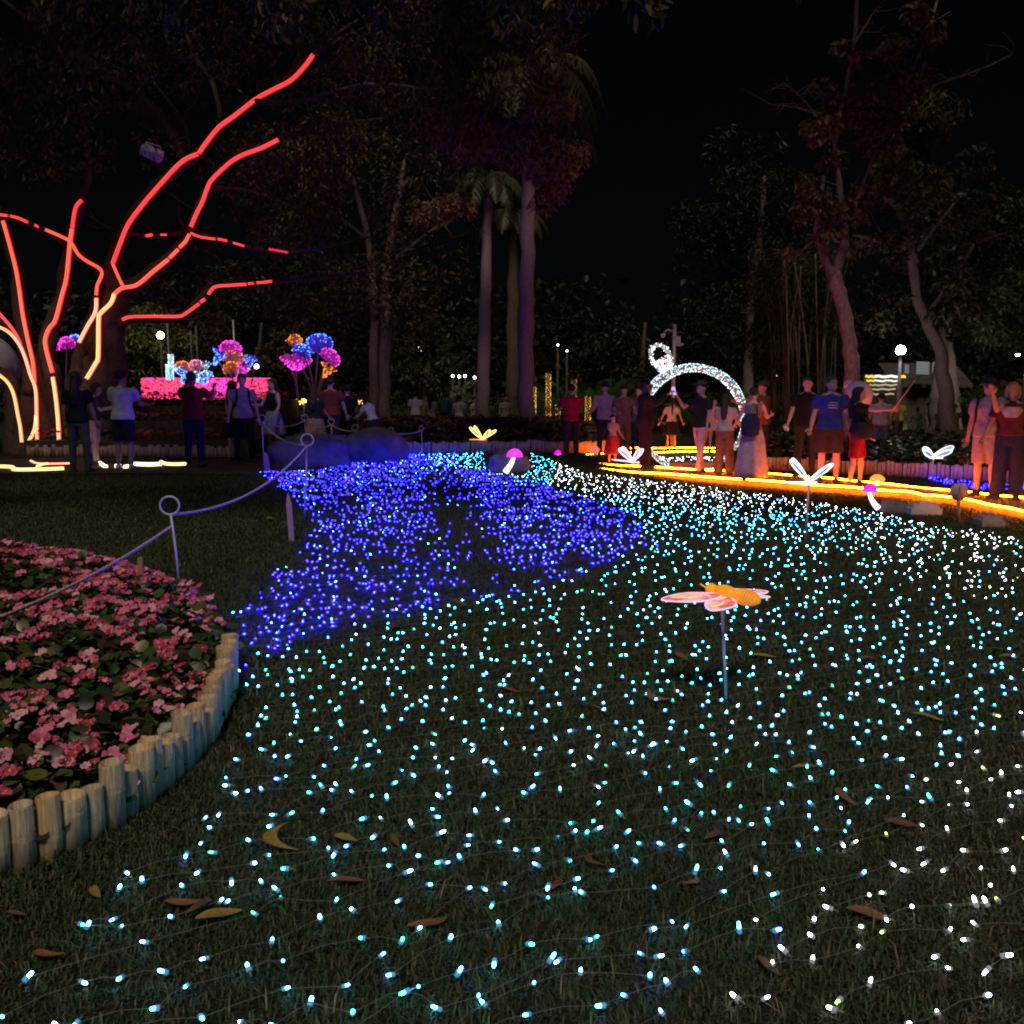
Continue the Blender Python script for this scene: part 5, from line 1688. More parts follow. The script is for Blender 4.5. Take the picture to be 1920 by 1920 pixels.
bloom("pink round flower next to the blue butterfly", (368, 689), 13, 13, -20, gPNK, dPNK, [(360, 705), (356, 718)], n=90)
bloom("ice blue bud flower right of the pink round flower", (385, 692), 9, 13, 0, emit("net_ice", (0.12, 0.4, 0.9), 0.35), dWHT, [(382, 706), (378, 718)], "bell", n=70)
bloom("magenta bud seen between the left tree stems", (100, 650), 10, 12, 20, gMAG, dMAG, [(101, 700), (101, 800)], n=70, Y=27)
bloom("magenta and blue round flower behind the inner stem", (126, 646), 13, 13, -20, gMAG, dMAG, [(124, 700), (121, 800)], n=100, Y=27)
bloom("blue flower half hidden by the inner stem", (140, 638), 9, 10, 10, gBLU, dBLU, [(136, 700), (131, 800)], n=60, Y=27.4)
# blue butterfly of lights on the planter
bf = wthing("butterfly_light", "blue butterfly of lights low on the pink planter", "light sculpture", A(360, 716, YS - 0.6))
pts = []
for tipx, tipy in ((328, 692), (340, 716), (390, 716), (398, 700)):
    o_ = A(361, 708, YS - 0.6); tp_ = A(tipx, tipy, YS - 0.6); d = tp_ - o_
    wing(bf, o_, d, Vector((-d.z, 0.3, d.x)), d.length, 0.22, emit("butterfly_rim", (0.05, 0.25, 1.0), 2.2), gBLU, 0.016)
    pts += [tuple(o_ + d * random.random() + Vector((random.gauss(0, .05), -0.03, random.gauss(0, .05)))) for _ in range(28)]
MB().tube([A(356, 716, YS - 0.6), A(361, 706, YS - 0.6), A(366, 696, YS - 0.6)], [0.02, 0.035, 0.02], 8).build("body", emit("butterfly_body", (0.6, 0.85, 1.0), 2.5), bf)
dots("led_bulbs", pts, 0.016, dWHT, bf, org=bf.location)
# white cactus towers
for lab, x, y0, y1, w_ in [("tall slim ice-white light tower on the planter", 321, 664, 712, 4.2), ("short ice-white light tower beside the slim one", 316, 683, 712, 3.6)]:
    p0, p1 = A(x, y1, YS - 0.7), A(x - 1, y0, YS - 0.7)
    t = wthing("light_tower", lab, "light sculpture", p0)
    r = w_ * YS / F
    MB().tube([p0, p0.lerp(p1, 0.5), p0.lerp(p1, 0.9), p1], [r, r, r * 0.9, r * 0.3], 10).build("column", emit("tower_glow", (0.25, 0.5, 0.9), 0.3), t)
    P_ = []
    for i in range(130):
        u = i / 130; a = i * 2.4; p = p0.lerp(p1, u)
        P_.append((p.x + math.cos(a) * r * 1.05, p.y + math.sin(a) * r * 1.05, p.z))
    dots("led_bulbs", P_, 0.015, dWHT, t, org=t.location)
lp = A(481, 687, YS - 0.8)
t = wthing("spot_lamp", "small reddish white spot lamp beside the right blue bell flower", "lamp", lp)
MB().ell(lp, (0.06, 0.06, 0.06), 10, 8).build("bulb", emit("spot_pinkwhite", (1.0, 0.55, 0.5), 12), t)
MB().tube([lp, lp + Vector((-0.12, 0.1, -0.1)), lp + Vector((-0.2, 0.2, -0.45))], 0.015, 6).build("arm", STEEL, t)

# ---- pink net-lit planter on its tiered bed
pl = wthing("lit_planter", "long planter wall wrapped in a curtain of pink and magenta bulbs", "planter", A(382, 752, YS))
x0, x1 = A(264, 730, YS).x, A(501, 730, YS).x
z0, z1 = A(380, 751, YS).z, A(380, 710, YS).z
MB().box(((x0 + x1) / 2, YS + 0.35, (z0 + z1) / 2), (x1 - x0, 0.6, z1 - z0)).build("wall", emit("curtain_glow", (0.95, 0.03, 0.14), 0.15), pl, smooth=False)
P_, MI_ = [], []
for _ in range(2300):
    u = random.random(); x = x0 + (x1 - x0) * u
    z = random.uniform(z0, z1)
    P_.append((x, YS + 0.03, z)); MI_.append(1 if random.random() < 0.15 + 0.6 * math.exp(-((u - 0.62) / 0.16) ** 2) else 0)
for _ in range(300):
    P_.append((random.uniform(x0, x1), YS + random.uniform(0.05, 0.6), z1 + 0.01)); MI_.append(random.randrange(2))
dots("led_bulbs", P_, 0.017, [emit("dot_rose", (1.0, 0.055, 0.12), 2.0), emit("dot_magenta2", (1.0, 0.05, 0.60), 1.9)], pl, MI_, org=pl.location)
P_ = [(random.uniform(x0 - 0.4, x1 * 0.35 + x0 * 0.65), YS - 0.08, z0 - 0.05 + random.gauss(0, 0.03)) for _ in range(60)]
dots("led_skirt", P_, 0.02, [emit("dot_gold", (1.0, 0.62, 0.2), 4.0)], pl, org=pl.location)
# tiers
TIER = mat("tier_timber", (0.07, 0.045, 0.04), 0.8, 0.35, 6, 0.2, 0.3)
REDF = [mat("petal_red", (0.40, 0.03, 0.035), 0.5, 0.25, 60), PETAL_M[3]]
tb = wthing("tiered_planter", "dark stepped planter of red flowers beneath the pink light curtain", "planter", (-(9.6 - 0.2) * 0.0 + (x0 + x1) / 2, 23.5, 0))
for k, (yy_, zt) in enumerate(((21.0, 0.35), (22.2, 0.72), (23.5, 1.05), (24.9, 1.2))):
    MB().box(((x0 + x1) / 2 - 0.1, yy_ + 0.62, zt / 2 - 0.06), (x1 - x0 + 1.6, 1.24 - 0.004 * k, zt + 0.12)).build("tier", TIER, tb, smooth=False)
    xf = RNG.uniform(x0 - 0.8, x1 + 0.6, 700); yf = yy_ + RNG.uniform(0.05, 0.9, 700); zf = zt + RNG.uniform(0.0, 0.16, 700)
    leafcloud("foliage", np.stack([xf, yf, zf], 1), 0.11, BEGLEAF, tb, org=tb.location)["kind"] = "stuff"
    K = 200
    xf = RNG.uniform(x0 - 0.8, x1 + 0.6, K); yf = yy_ + RNG.uniform(0.05, 0.9, K); zf = zt + RNG.uniform(0.1, 0.22, K)
    T = xforms(np.stack([xf, yf, zf], 1) - np.array(tb.location), rotmats(RNG.uniform(0, 6.28, K), RNG.normal(0.7, 0.3, K), np.zeros(K)), np.full(K, 0.05))
    tri = np.array([q for f in FLF for q in ([f[:3], (f[0], f[2], f[3])] if len(f) == 4 else [f])])
    o = link("flowers", stamp("flowers", FLV, tri, T, REDF, mi=RNG.integers(0, 2, K)), tb); o["kind"] = "stuff"
edging("low bamboo edging at the foot of the tiered red planter", [(x0 - 0.7, 20.8, 0), (x1 + 0.5, 20.8, 0)], 0.045, (0.20, 0.28), 8, 5)

# ---- ring sculpture
RC = PL(1298, 873, -0.12); YR = RC.y
cR = A(1298, 787, YR); rad = 96 * YR / F
rg = wthing("ring_sculpture", "giant diamond ring covered in white bulbs beside the boardwalk", "light sculpture", RC)
band = MB(); P_ = []
N = 72
rings = []
for i in range(N):
    a = 2 * math.pi * i / N
    hw = (0.035 + 0.105 * (0.5 + 0.5 * math.sin(a)) ** 0.8) * (1.0 + 0.35 * math.exp(-((a - R(140)) / 0.45) ** 2) + 0.25 * math.exp(-((a - R(35)) / 0.4) ** 2))
    if a > R(180): hw = 0.055 + 0.05 * abs(math.sin(a * 1.0)) * 0.6
    d = Vector((math.cos(a), 0, math.sin(a)))
    c_ = cR + d * rad
    rings.append([c_ + d * hw * x * 0.55 + Vector((0, hw * y * 1.1, 0)) for x, y in [(math.cos(q), math.sin(q)) for q in [2 * math.pi * j / 10 for j in range(10)]]])
    for _ in range(int(26 * hw / 0.1)):
        q = random.uniform(0, 2 * math.pi)
        P_.append(tuple(c_ + d * hw * math.cos(q) * 0.58 + Vector((0, hw * math.sin(q) * 1.13, 0)) + Vector((-d.z, 0, d.x)) * random.uniform(-0.045, 0.045)))
band.loft(rings, close=True, cap=False)
band.build("band", emit("ring_glow", (0.35, 0.55, 0.68), 0.08), rg)
dots("led_bulbs", P_, 0.0105, [emit("ring_dot", (0.85, 0.95, 1.0), 3.4), emit("ring_dot_blue", (0.42, 0.78, 1.0), 2.4)], rg, org=rg.location)
# the stone: an open pear of bulbs with a rose-tinted setting
ax = (A(1238, 668, YR) - cR).normalized(); sv = Vector((-ax.z, 0, ax.x))
g0 = cR + ax * (rad + 0.08)
s = YR / F
loop = []
for i in range(28):
    a = 2 * math.pi * i / 28
    loop.append(g0 + ax * (0.27 + 0.30 * math.sin(a)) + sv * (math.cos(a) * 0.215 * (0.86 + 0.14 * math.sin(a))))
MB().tube(loop, 0.040, 8, close=True).build("stone_frame", emit("stone_glow", (0.8, 0.8, 0.85), 0.35), rg)
P_ = [tuple(p + Vector((random.gauss(0, 0.020), random.gauss(0, 0.03), random.gauss(0, 0.020)))) for p in loop for _ in range(12)]
dots("stone_bulbs", P_, 0.0125, [emit("ring_dot", (0.9, 0.97, 1.0), 4.2)], rg, org=rg.location)
P_ = []
for _ in range(240):
    u, v = random.uniform(-1, 1), random.random() ** 1.2
    P_.append(tuple(g0 + ax * (v * 0.30) + sv * (u * 0.19 * (0.75 + 0.3 * v)) + Vector((0, random.uniform(-.06, .06), 0))))
dots("setting_bulbs", P_, 0.0125, [emit("setting_rose", (1.0, 0.55, 0.58), 2.2), emit("ring_dot", (0.9, 0.97, 1.0), 4.2)], rg, org=rg.location)
MB().box((RC.x, YR, RC.z + 0.03), (1.0, 0.5, 0.10)).build("plinth", BEAM, rg, smooth=False)

# ---- bulb-wrapped golden columns
GOLD = [emit("dot_goldcol", (1.0, 0.42, 0.03), 1.6), emit("dot_goldcol2", (1.0, 0.52, 0.08), 2.2)]
for lab, x, y0, y1, w_ in [("tall golden bulb-wrapped post right of the thick palm", 1028, 700, 792, 4.5), ("golden bulb-wrapped post partly hidden by the thick palm", 1001, 724, 790, 4), ("golden bulb-wrapped post right of the red shirt", 1102, 743, 800, 5),
                           ("stub of golden bulb-wrapped post left of the red shirt", 1046, 758, 800, 4.5), ("golden bulb-wrapped post rising over the red shirt's head", 1076, 711, 790, 4.5)]:
    Yc = 32.0 if x != 1102 else 29.0
    p0, p1 = A(x, y1, Yc), A(x, y0, Yc); p0.z = gzf(p0.x, Yc)
    t = wthing("wrapped_post", lab, "light post", p0, "golden wrapped posts")
    r = w_ * Yc / F
    MB().tube([p0, p1], r * 0.8, 10).build("post", BARK, t)
    P_ = []
    zlo = A(x, y1, Yc).z
    n_ = int((p1.z - zlo) / 0.012)
    for i in range(n_):
        a = i * 2.39996; z = zlo + (p1.z - zlo) * i / n_
        P_.append((p0.x + math.cos(a) * r, Yc + math.sin(a) * r, z))
    dots("led_bulbs", P_, 0.017, GOLD, t, org=p0)

# ================================================================== lamp posts, camera pole, far lights, buildings
POLE = mat("galvanised_pole", (0.36, 0.35, 0.38), 0.45, 0.2, 10, 0.5, metal=0.3)


def lamp_post(label, px_, py_, Y, r, col, s, pole=True, name="lamp_post"):
    c_ = A(px_, py_, Y)
    t = wthing(name, label, "lamp post", (c_.x, Y, gzf(c_.x, Y)), "park lamp posts")
    MB().ell(c_, (r, r, r * 1.05), 16, 12).build("globe", emit("lamp_%s" % name + label[-6:].replace(" ", ""), col, s), t)
    MB().tube([(c_.x, Y, gzf(c_.x, Y)), (c_.x, Y, c_.z - r * 1.2)], [0.06, 0.04], 8).build("pole", POLE if "kiosk" in label else BARK, t)
    MB().tube([(c_.x, Y, c_.z - r * 1.3), (c_.x, Y, c_.z - r * 0.85)], [0.05, 0.09], 8).build("collar", POLE, t)
    return t


lamp_post("bright white globe lamp post above the kiosk at the right", 1689, 657, 25.0, 0.115, (0.92, 0.96, 1.0), 110)
lamp_post("bright lamp glaring through the tree behind the white shirt", 301, 629, 34.0, 0.12, (1.0, 0.97, 0.82), 40)
lamp_post("small white lamp shining under the low red branch", 288, 594, 38.0, 0.09, (1.0, 0.97, 0.95), 22)
lamp_post("cream lamp left of the slimmer palm", 787, 655, 46.0, 0.12, (1.0, 0.95, 0.72), 8)
lamp_post("second cream lamp left of the slimmer palm", 804, 663, 45.0, 0.13, (1.0, 0.94, 0.66), 18)
for lab, x, y, Y in [("first small white spotlight beside the slimmer palm", 849, 705, 42), ("second small white spotlight beside the slimmer palm", 861, 706, 42), ("third small white spotlight beside the slimmer palm", 872, 705, 42), ("fourth small white spotlight touching the slimmer palm", 890, 708, 42)]:
    lamp_post(lab, x, y, Y, 0.055, (1.0, 1.0, 0.95), 14, name="spotlight_post")
for lab, x, y, Y in [("tiny white light over the bamboo clump", 1455, 704, 36), ("tiny white light on the stout tree", 1771, 694, 35), ("tiny warm light right of the lamp-lit tree", 329, 651, 40), ("tiny light in the foliage right of the thick palm", 1046, 647, 40), ("tiny greenish light above the areca palms", 1063, 658, 40)]:
    lamp_post(lab, x, y, Y, 0.045, (1.0, 0.95, 0.85), 5, name="distant_lamp")
# street lamp with an arm at the right edge
c_ = A(1908, 664, 30)
t = wthing("street_lamp", "small street lamp with a bent arm at the right edge", "street lamp", (A(1925, 664, 30).x, 30, gzf(c_.x, 30)))
bx_ = t.location.x
MB().tube([(bx_, 30, gzf(bx_, 30)), (bx_, 30, c_.z - 0.05), (bx_, 30, c_.z + 0.1), (c_.x + 0.15, 30, c_.z + 0.14), (c_.x, 30, c_.z + 0.06)], [0.05, 0.045, 0.04, 0.03, 0.03], 8).build("pole", POLE, t)
MB().tube([c_ + Vector((0, 0, 0.08)), c_], [0.03, 0.10], 10).build("shade", POLE, t)
MB().ell(c_ - Vector((0, 0, 0.02)), (0.07, 0.07, 0.04), 10, 6).build("bulb", emit("streetlamp_white", (0.95, 1.0, 0.95), 90), t)
# security camera pole
Yp = 26.0
tp_ = A(1265, 608, Yp)
t = wthing("camera_pole", "grey pole with a security camera arm behind the ring sculpture", "pole", (tp_.x, Yp, gzf(tp_.x, Yp)))
MB().tube([(tp_.x, Yp, gzf(tp_.x, Yp)), tp_], 0.055, 10).build("pole", POLE, t)
ca = A(1264, 622, Yp)
MB().tube([ca, A(1252, 618, Yp), A(1247, 621, Yp), A(1244, 626, Yp)], 0.028, 7).build("camera_arm", POLE, t)
cb_ = A(1243, 629, Yp)
cmo = MB(); cmo.tube([cb_ + Vector((0, 0, 0.05)), cb_, cb_ - Vector((0, 0, 0.06))], [0.06, 0.075, 0.03], 10); cmo.build("dome_camera", mat("camera_shell", (0.5, 0.5, 0.55), 0.4, 0.1, 10, 0.5), t)
MB().box(A(1270, 640, Yp), (0.16, 0.14, 0.26)).build("junction_box", POLE, t, smooth=False)
MB().box(A(1273, 646, Yp), (0.22, 0.16, 0.06)).build("bracket_plate", POLE, t, smooth=False)
# slim poles behind the light flowers
for lab, x0_, y0_, Y in [("slim pole right of the lamp-lit tree", 313, 600, 32), ("first slim grey pole behind the planter flowers", 357, 620, 31), ("second slim grey pole behind the planter flowers", 367, 612, 31), ("faint slim pole above the magenta dome flower", 437, 600, 36)]:
    a_ = A(x0_, y0_, Y)
    o = MB().tube([(a_.x + 0.05, Y, gzf(a_.x, Y)), (a_.x, Y, a_.z)], 0.035, 8).build("flag_pole", POLE, org=(a_.x, Y, gzf(a_.x, Y)))
    tag(o, lab, "pole", "slim poles")
# large pale balloon globe at the left edge
c_ = A(-62, 690, 27)
t = wthing("balloon_globe", "large pale globe half cut by the left edge behind the tree", "globe", (c_.x, 27, gzf(c_.x, 27)))
MB().ell(c_, (1.36, 1.36, 1.12), 32, 20).build("shell", mat("pale_globe_fabric", (0.62, 0.64, 0.66), 0.6, 0.12, 1.2), t)
for k in range(8):
    a = 2 * math.pi * k / 8
    MB().tube([c_ + Vector((math.cos(a) * math.cos(e) * 1.365, math.sin(a) * math.cos(e) * 1.365, math.sin(e) * 1.125)) for e in [R(-80 + 16 * i) for i in range(11)]], 0.012, 5).build("seam", mat("globe_seam", (0.4, 0.42, 0.45), 0.6, 0.1, 5), t)
MB().tube([(c_.x, 27, gzf(c_.x, 27)), (c_.x, 27, c_.z - 1.0)], 0.35, 12).build("stand", POLE, t)
# blue panel behind the trunk
a_ = A(213, 748, 26.5)
t = wthing("blue_light_panel", "glowing deep blue panel behind the white shirt", "light panel", (a_.x, 26.5, gzf(a_.x, 26.5)))
MB().box(A(214, 748, 26.5), (0.26, 0.12, 0.9)).build("panel", emit("panel_blue", (0.012, 0.004, 0.9), 1.0), t, smooth=False)
MB().box((a_.x, 26.56, 0.3), (0.06, 0.06, 0.7)).build("post", POLE, t, smooth=False)
# kiosk with lit tiers
Yk = 42.0
t = wthing("tiered_kiosk", "kiosk with stacked glowing white and yellow shelves at the right", "kiosk", A(1660, 780, Yk))
kx0, kx1 = A(1622, 720, Yk).x, A(1696, 720, Yk).x
MB().box(((kx0 + kx1) / 2, Yk + 0.6, A(1660, 745, Yk).z), (kx1 - kx0, 0.9, 2.0)).build("body", mat("kiosk_body", (0.10, 0.09, 0.06), 0.7, 0.2, 4), t, smooth=False)
KW, KY = emit("kiosk_white", (1.0, 0.97, 0.85), 1.2), emit("kiosk_yellow", (1.0, 0.66, 0.08), 1.2)
for k, y in enumerate((706, 714, 722, 730, 739, 747)):
    ins = k * 0.05
    z = A(1660, y, Yk).z
    for a0, a1, m_ in ((0, 0.22, KY), (0.22, 0.86, KW), (0.86, 1.0, KY)):
        if k > 0 and a0 > 0.8: continue
        MB().tube([(kx0 + ins + (kx1 - kx0 - 2 * ins) * (a0 + (a1 - a0) * q / 6), Yk - 0.05 + 0.05 * k, z + 0.025 * math.sin(q * 2 + k)) for q in range(7)], 0.055 if k == 0 else 0.035, 7).build("shelf_light", m_ if k < 2 else emit("kiosk_dim%d" % (m_ is KY), (1.0, 0.9, 0.6) if m_ is KW else (1.0, 0.7, 0.2), 0.45), t)
# building with a sloping roof and lattice sign
Yb = 48.0
t = wthing("low_building", "low dark building with a sloping roof and lattice light panels", "building", A(1745, 790, Yb))
c0 = A(1745, 760, Yb)
MB().box((c0.x, Yb + 2.0, c0.z + 0.1), (3.4, 3.6, 2.6)).build("wall", mat("olive_wall", (0.07, 0.065, 0.035), 0.8, 0.2, 3), t, smooth=False)
rf = MB(); za, zb = A(1745, 722, Yb).z, A(1745, 690, Yb).z
rf.add([(c0.x - 2.0, Yb - 0.2, za), (c0.x + 2.0, Yb - 0.2, za), (c0.x + 2.0, Yb + 2, zb + 0.3), (c0.x - 2.0, Yb + 2, zb + 0.3), (c0.x - 2.0, Yb - 0.2, za - 0.12), (c0.x + 2.0, Yb - 0.2, za - 0.12), (c0.x + 2.0, Yb + 2, zb + 0.18), (c0.x - 2.0, Yb + 2, zb + 0.18)],
       [(0, 1, 2, 3), (4, 7, 6, 5), (0, 4, 5, 1), (1, 5, 6, 2), (3, 2, 6, 7), (0, 3, 7, 4)])
rf.build("roof", mat("building_roof", (0.06, 0.05, 0.05), 0.8, 0.2, 4), t, smooth=False)
LAT = emit("lattice_white", (0.9, 0.95, 1.0), 0.42)
for xa, xb, y0_, y1_, nl in [(1719, 1743, 678, 702, 9), (1749, 1759, 679, 702, 7), (1697, 1705, 683, 700, 6)]:
    pn = MB().box((A((xa + xb) / 2, 690, Yb - 1).x, Yb - 0.9, A(1730, (y0_ + y1_) / 2, Yb - 1).z), ((xb - xa) * Yb / F, 0.04, (y1_ - y0_) * Yb / F)).build("lattice_panel", mat("lattice_back", (0.12, 0.12, 0.13), 0.6, 0.2, 5), t, smooth=False)
    for k in range(nl):
        z = A(1730, y0_ + (y1_ - y0_) * (k + 0.5) / nl, Yb - 1).z
        MB().tube([A(xa, 690, Yb - 1).xyz * 0 + Vector((A(xa, 690, Yb - 1).x, Yb - 0.95, z + 0.02)), Vector((A(xb, 690, Yb - 1).x, Yb - 0.95, z - 0.02))], 0.010, 5).build("lattice_bar", LAT, t)
# yellow blossoms under the bouquet, small warm lights
for lab, x, y, n in [("left cluster of yellow bulbs under the bouquet", 543, 757, 40), ("right cluster of yellow bulbs under the bouquet", 570, 753, 40), ("small orange bulb cluster beside the twin trunks", 670, 754, 16)]:
    c_ = A(x, y, 26)
    P_ = [tuple(c_ + Vector((random.gauss(0, 0.08), random.gauss(0, .05), random.gauss(0, 0.04)))) for _ in range(n)]
    t = wthing("bulb_cluster", lab, "lights", (c_.x, 26, gzf(c_.x, 26)))
    dots("led_bulbs", P_, 0.02, [emit("dot_lemon", (1.0, 0.72, 0.10), 3.2)] if n > 20 else [emit("dot_amber2", (1.0, 0.45, 0.15), 3.0)], t, org=t.location)
    MB().tube([(c_.x, 26, gzf(c_.x, 26)), c_], 0.015, 6).build("stem", POLE, t)

# ================================================================== people
PENDING = []          # (object, voxel, extras) remeshed together below
SKINS = {"light": (0.50, 0.30, 0.22), "tan": (0.36, 0.20, 0.13), "brown": (0.20, 0.11, 0.075)}


def cloth(c, name=None):
    key = "cloth_%d_%d_%d" % tuple(int(x * 255) for x in c)
    return mat(key, c, 0.85, 0.22, 11, 0.12, 0.9)


def ring_e(c, rx, ry, n=14):
    return [Vector((c[0] + math.cos(2 * math.pi * j / n) * rx, c[1] + math.sin(2 * math.pi * j / n) * ry, c[2])) for j in range(n)]


def person(label, loc, H, rot, top, bottom, hair, skin="light", arms=((5, 8, 12), (5, 8, 12)), legs=((0, 3, 0), (0, 3, 0)), fem=False, lean=0.0, extras=(), vox=0.021, head_yaw=0.0, head_pitch=0.0, shoes=(0.05, 0.05, 0.05), build=1.0):
    """top = (kind, colour) tee/long/tank/coat/dress; bottom = (kind, colour) trousers/shorts/skirt/longskirt/wide; arms = (flex, abduct, elbow[, inward]) for left, right"""
    s = H / 1.7
    root = thing("person", label, "person", loc, rot)
    M = lambda v: Vector(v) * s
    sh_w = (0.165 if fem else 0.19) * (0.5 + 0.5 * build); hp = 0.088
    bw = build * (0.94 if fem else 1.0)
    lr = Matrix.Rotation(R(lean), 3, 'X')     # lean forward (towards -Y)

    def up(v):
        v = Vector(v)
        if v.z > 0.9:
            return Vector((0, 0, 0.9)) + lr @ (v - Vector((0, 0, 0.9)))
        return v

    def adir(flex, abd, side):
        return Vector((side * math.sin(R(abd)), -math.sin(R(flex)) * math.cos(R(abd)), -math.cos(R(flex)) * math.cos(R(abd))))
    J = {}
    for k, side in ((0, 1), (1, -1)):
        fl, ab, kn = legs[k]
        h = Vector((side * hp, 0, 0.90)); kd = adir(fl, ab, side); knee = h + kd * 0.43
        ad = adir(fl - kn, ab * 0.6, side); ank = knee + ad * 0.40
        J["leg", k] = (h, knee, ank, side)
        a = arms[k]; inn = a[3] if len(a) > 3 else 0
        S = up((side * sh_w, 0, 1.385)); e = S + lr @ (adir(a[0], a[1], side) * 0.28)
        fd = adir(a[0] + a[2], a[1] - inn, side); w_ = e + lr @ (fd * 0.245)
        J["arm", k] = (S, e, w_, (lr @ fd).normalized(), side)
    zmin = min(J["leg", 0][2].z, J["leg", 1][2].z)
    drop = Vector((0, 0, 0.085 - zmin))
    T_ = lambda v: M(Vector(v) + drop)

    def torso(mb, grow, z0, z1, ww=1.0, hem=0.0):
        prof = [(0.78, .135, .098, 0.005), (0.86, .160, .112, 0.01), (0.93, .163 if not fem else .172, .112, 0.008), (1.00, .150, .102, 0), (1.08, .138 if not fem else .122, .094, -0.004), (1.18, .146, .100, -0.008), (1.28, .166, .108, -0.008), (1.35, .172, .100, 0), (1.405, .150, .080, 0.004), (1.44, .075, .062, 0.006)]
        rings = []
        for z, rx, ry, yo in prof:
            if z < z0 - 1e-6 or z > z1 + 1e-6: continue
            g_ = grow + (hem * (1 - (z - z0) / max(0.05, 1.1 - z0)) if z < 1.1 else 0)
            rings.append([T_(up(p)) for p in ring_e((0, yo, z), (rx * bw * ww + g_), (ry * bw * ww + g_))])
        mb.loft(rings)

    def chain(mb, pts, rad, n=10):
        mb.tube([T_(p) for p in pts], [r * s for r in rad], n)
    # ---- body
    b = MB()
    torso(b, 0, 0.78, 1.44)
    nk = up((0, 0.0, 1.40)); hd = up((0, -0.012, 1.585))
    hy = Matrix.Rotation(R(head_yaw), 3, 'Z') @ Matrix.Rotation(R(head_pitch), 3, 'X') @ lr
    chain(b, [nk, up((0, -0.004, 1.47)), hd + hy @ Vector((0, 0.01, -0.06))], [.062, .052, .056])
    hc = T_(hd)

    HS = 1.1

    def hp_(v): return hc + hy @ (Vector(v) * s * HS)
    b.ell(hp_((0, 0.012, 0.022)), (.080 * s, .100 * s, .094 * s), 14, 10, rot=hy)
    b.ell(hp_((0, -0.022, -0.045)), (.063 * s, .072 * s, .072 * s), 12, 8, rot=hy)
    b.ell(hp_((0, -0.050, -0.088)), (.030 * s, .026 * s, .020 * s), 8, 6, rot=hy)
    b.tube([hp_((0, -0.083, 0.012)), hp_((0, -0.100, -0.030)), hp_((0, -0.088, -0.040))], [.009 * s, .013 * s, .011 * s], 6)
    for sd_ in (-1, 1): b.ell(hp_((sd_ * .076, 0.012, -0.01)), (.010 * s, .020 * s, .030 * s), 6, 6, rot=hy)
    for k in (0, 1):
        S, e, w_, fd, side = J["arm", k]
        chain(b, [S + Vector((-side * .03, 0, .01)), S.lerp(e, 0.25), S.lerp(e, 0.7), e, e.lerp(w_, 0.3), e.lerp(w_, 0.75), w_, w_ + fd * 0.03], [.050 * bw, .050 * bw, .042 * bw, .037 * bw, .040 * bw, .031 * bw, .026, .025])
        h, kn, an, side = J["leg", k]
        chain(b, [h + Vector((0, 0, .02)), h.lerp(kn, .2), h.lerp(kn, .6), kn, kn.lerp(an, .3), kn.lerp(an, .7), an], [.086 * bw, .084 * bw, .066 * bw, .052 * bw, .053 * bw, .040 * bw, .036])
    sk = mat("skin_" + skin, SKINS[skin], 0.5, 0.08, 14, 0.35)
    # hands with five fingers, and the features of the face, are added after the surface is grown
    ex = MB()
    for k in (0, 1):
        S, e, w_, fd, side = J["arm", k]
        sv = fd.cross(Vector((0, 1, 0)));  sv = sv.normalized() if sv.length > 0.2 else Vector((1, 0, 0))
        pn = fd.cross(sv).normalized()
        palm = w_ + fd * 0.055
        b.tube([T_(w_), T_(w_ + fd * 0.03), T_(palm + fd * 0.02), T_(palm + fd * 0.04)], [.026 * s, .036 * s, .040 * s, .034 * s], 8, flat=0.6)
        for q, (off, ln) in enumerate(((-0.028, .062), (-0.010, .074), (0.009, .070), (0.027, .055))):
            p0 = palm + fd * 0.030 + sv * off; p1 = p0 + fd * ln * 0.5 + pn * 0.008; p2 = p1 + fd * ln * 0.42 + pn * 0.022; p3 = p2 + fd * ln * 0.2 + pn * 0.018
            ex.tube([T_(p0), T_(p1), T_(p2), T_(p3)], [.0098 * s, .0092 * s, .0082 * s, .006 * s], 6)
        t0 = w_ + fd * 0.035 - sv * 0.030; t1 = t0 - sv * 0.028 + fd * 0.028; t2 = t1 + fd * 0.030 - sv * 0.004
        ex.tube([T_(t0), T_(t1), T_(t2)], [.013 * s, .011 * s, .008 * s], 6)
    for sd_ in (-1, 1):
        ex.ell(hp_((sd_ * .031, -0.076, 0.008)), (.015 * s, .009 * s, .010 * s), 8, 5, 1, rot=hy)
        ex.ell(hp_((sd_ * .031, -0.082, 0.008)), (.0085 * s, .005 * s, .0085 * s), 6, 4, 2, rot=hy)
        ex.tube([hp_((sd_ * .013, -0.084, 0.030)), hp_((sd_ * .032, -0.082, 0.034)), hp_((sd_ * .050, -0.070, 0.028))], .006 * s, 5, 2)
    ex.tube([hp_((-.022, -0.080, -0.062)), hp_((0, -0.089, -0.060)), hp_((.022, -0.080, -0.062))], [.003 * s, .0065 * s, .003 * s], 6, 3)
    bo = link("body", b.mesh("body", [sk, mat("eye_white", (0.6, 0.6, 0.58), 0.3, 0.05, 5), mat("eye_dark", (0.03, 0.02, 0.018), 0.4, 0.1, 5), mat("lips", (0.35, 0.12, 0.11), 0.5, 0.1, 20)]), root)
    PENDING.append((bo, vox * s, ex))

    def garment(name, mb, m, v=None):
        o = link(name, mb.mesh(name, m), root)
        PENDING.append((o, (v or vox) * s, None))
        return o
    # ---- top
    kind, col = top
    g = MB()
    grow = {"tee": .020, "long": .022, "tank": .014, "coat": .032, "dress": .018}[kind]
    if fem: grow *= 0.75
    torso(g, grow, {"coat": 0.78, "dress": 0.86}.get(kind, 0.86 if not fem else 0.93), 1.405, hem=0.02)
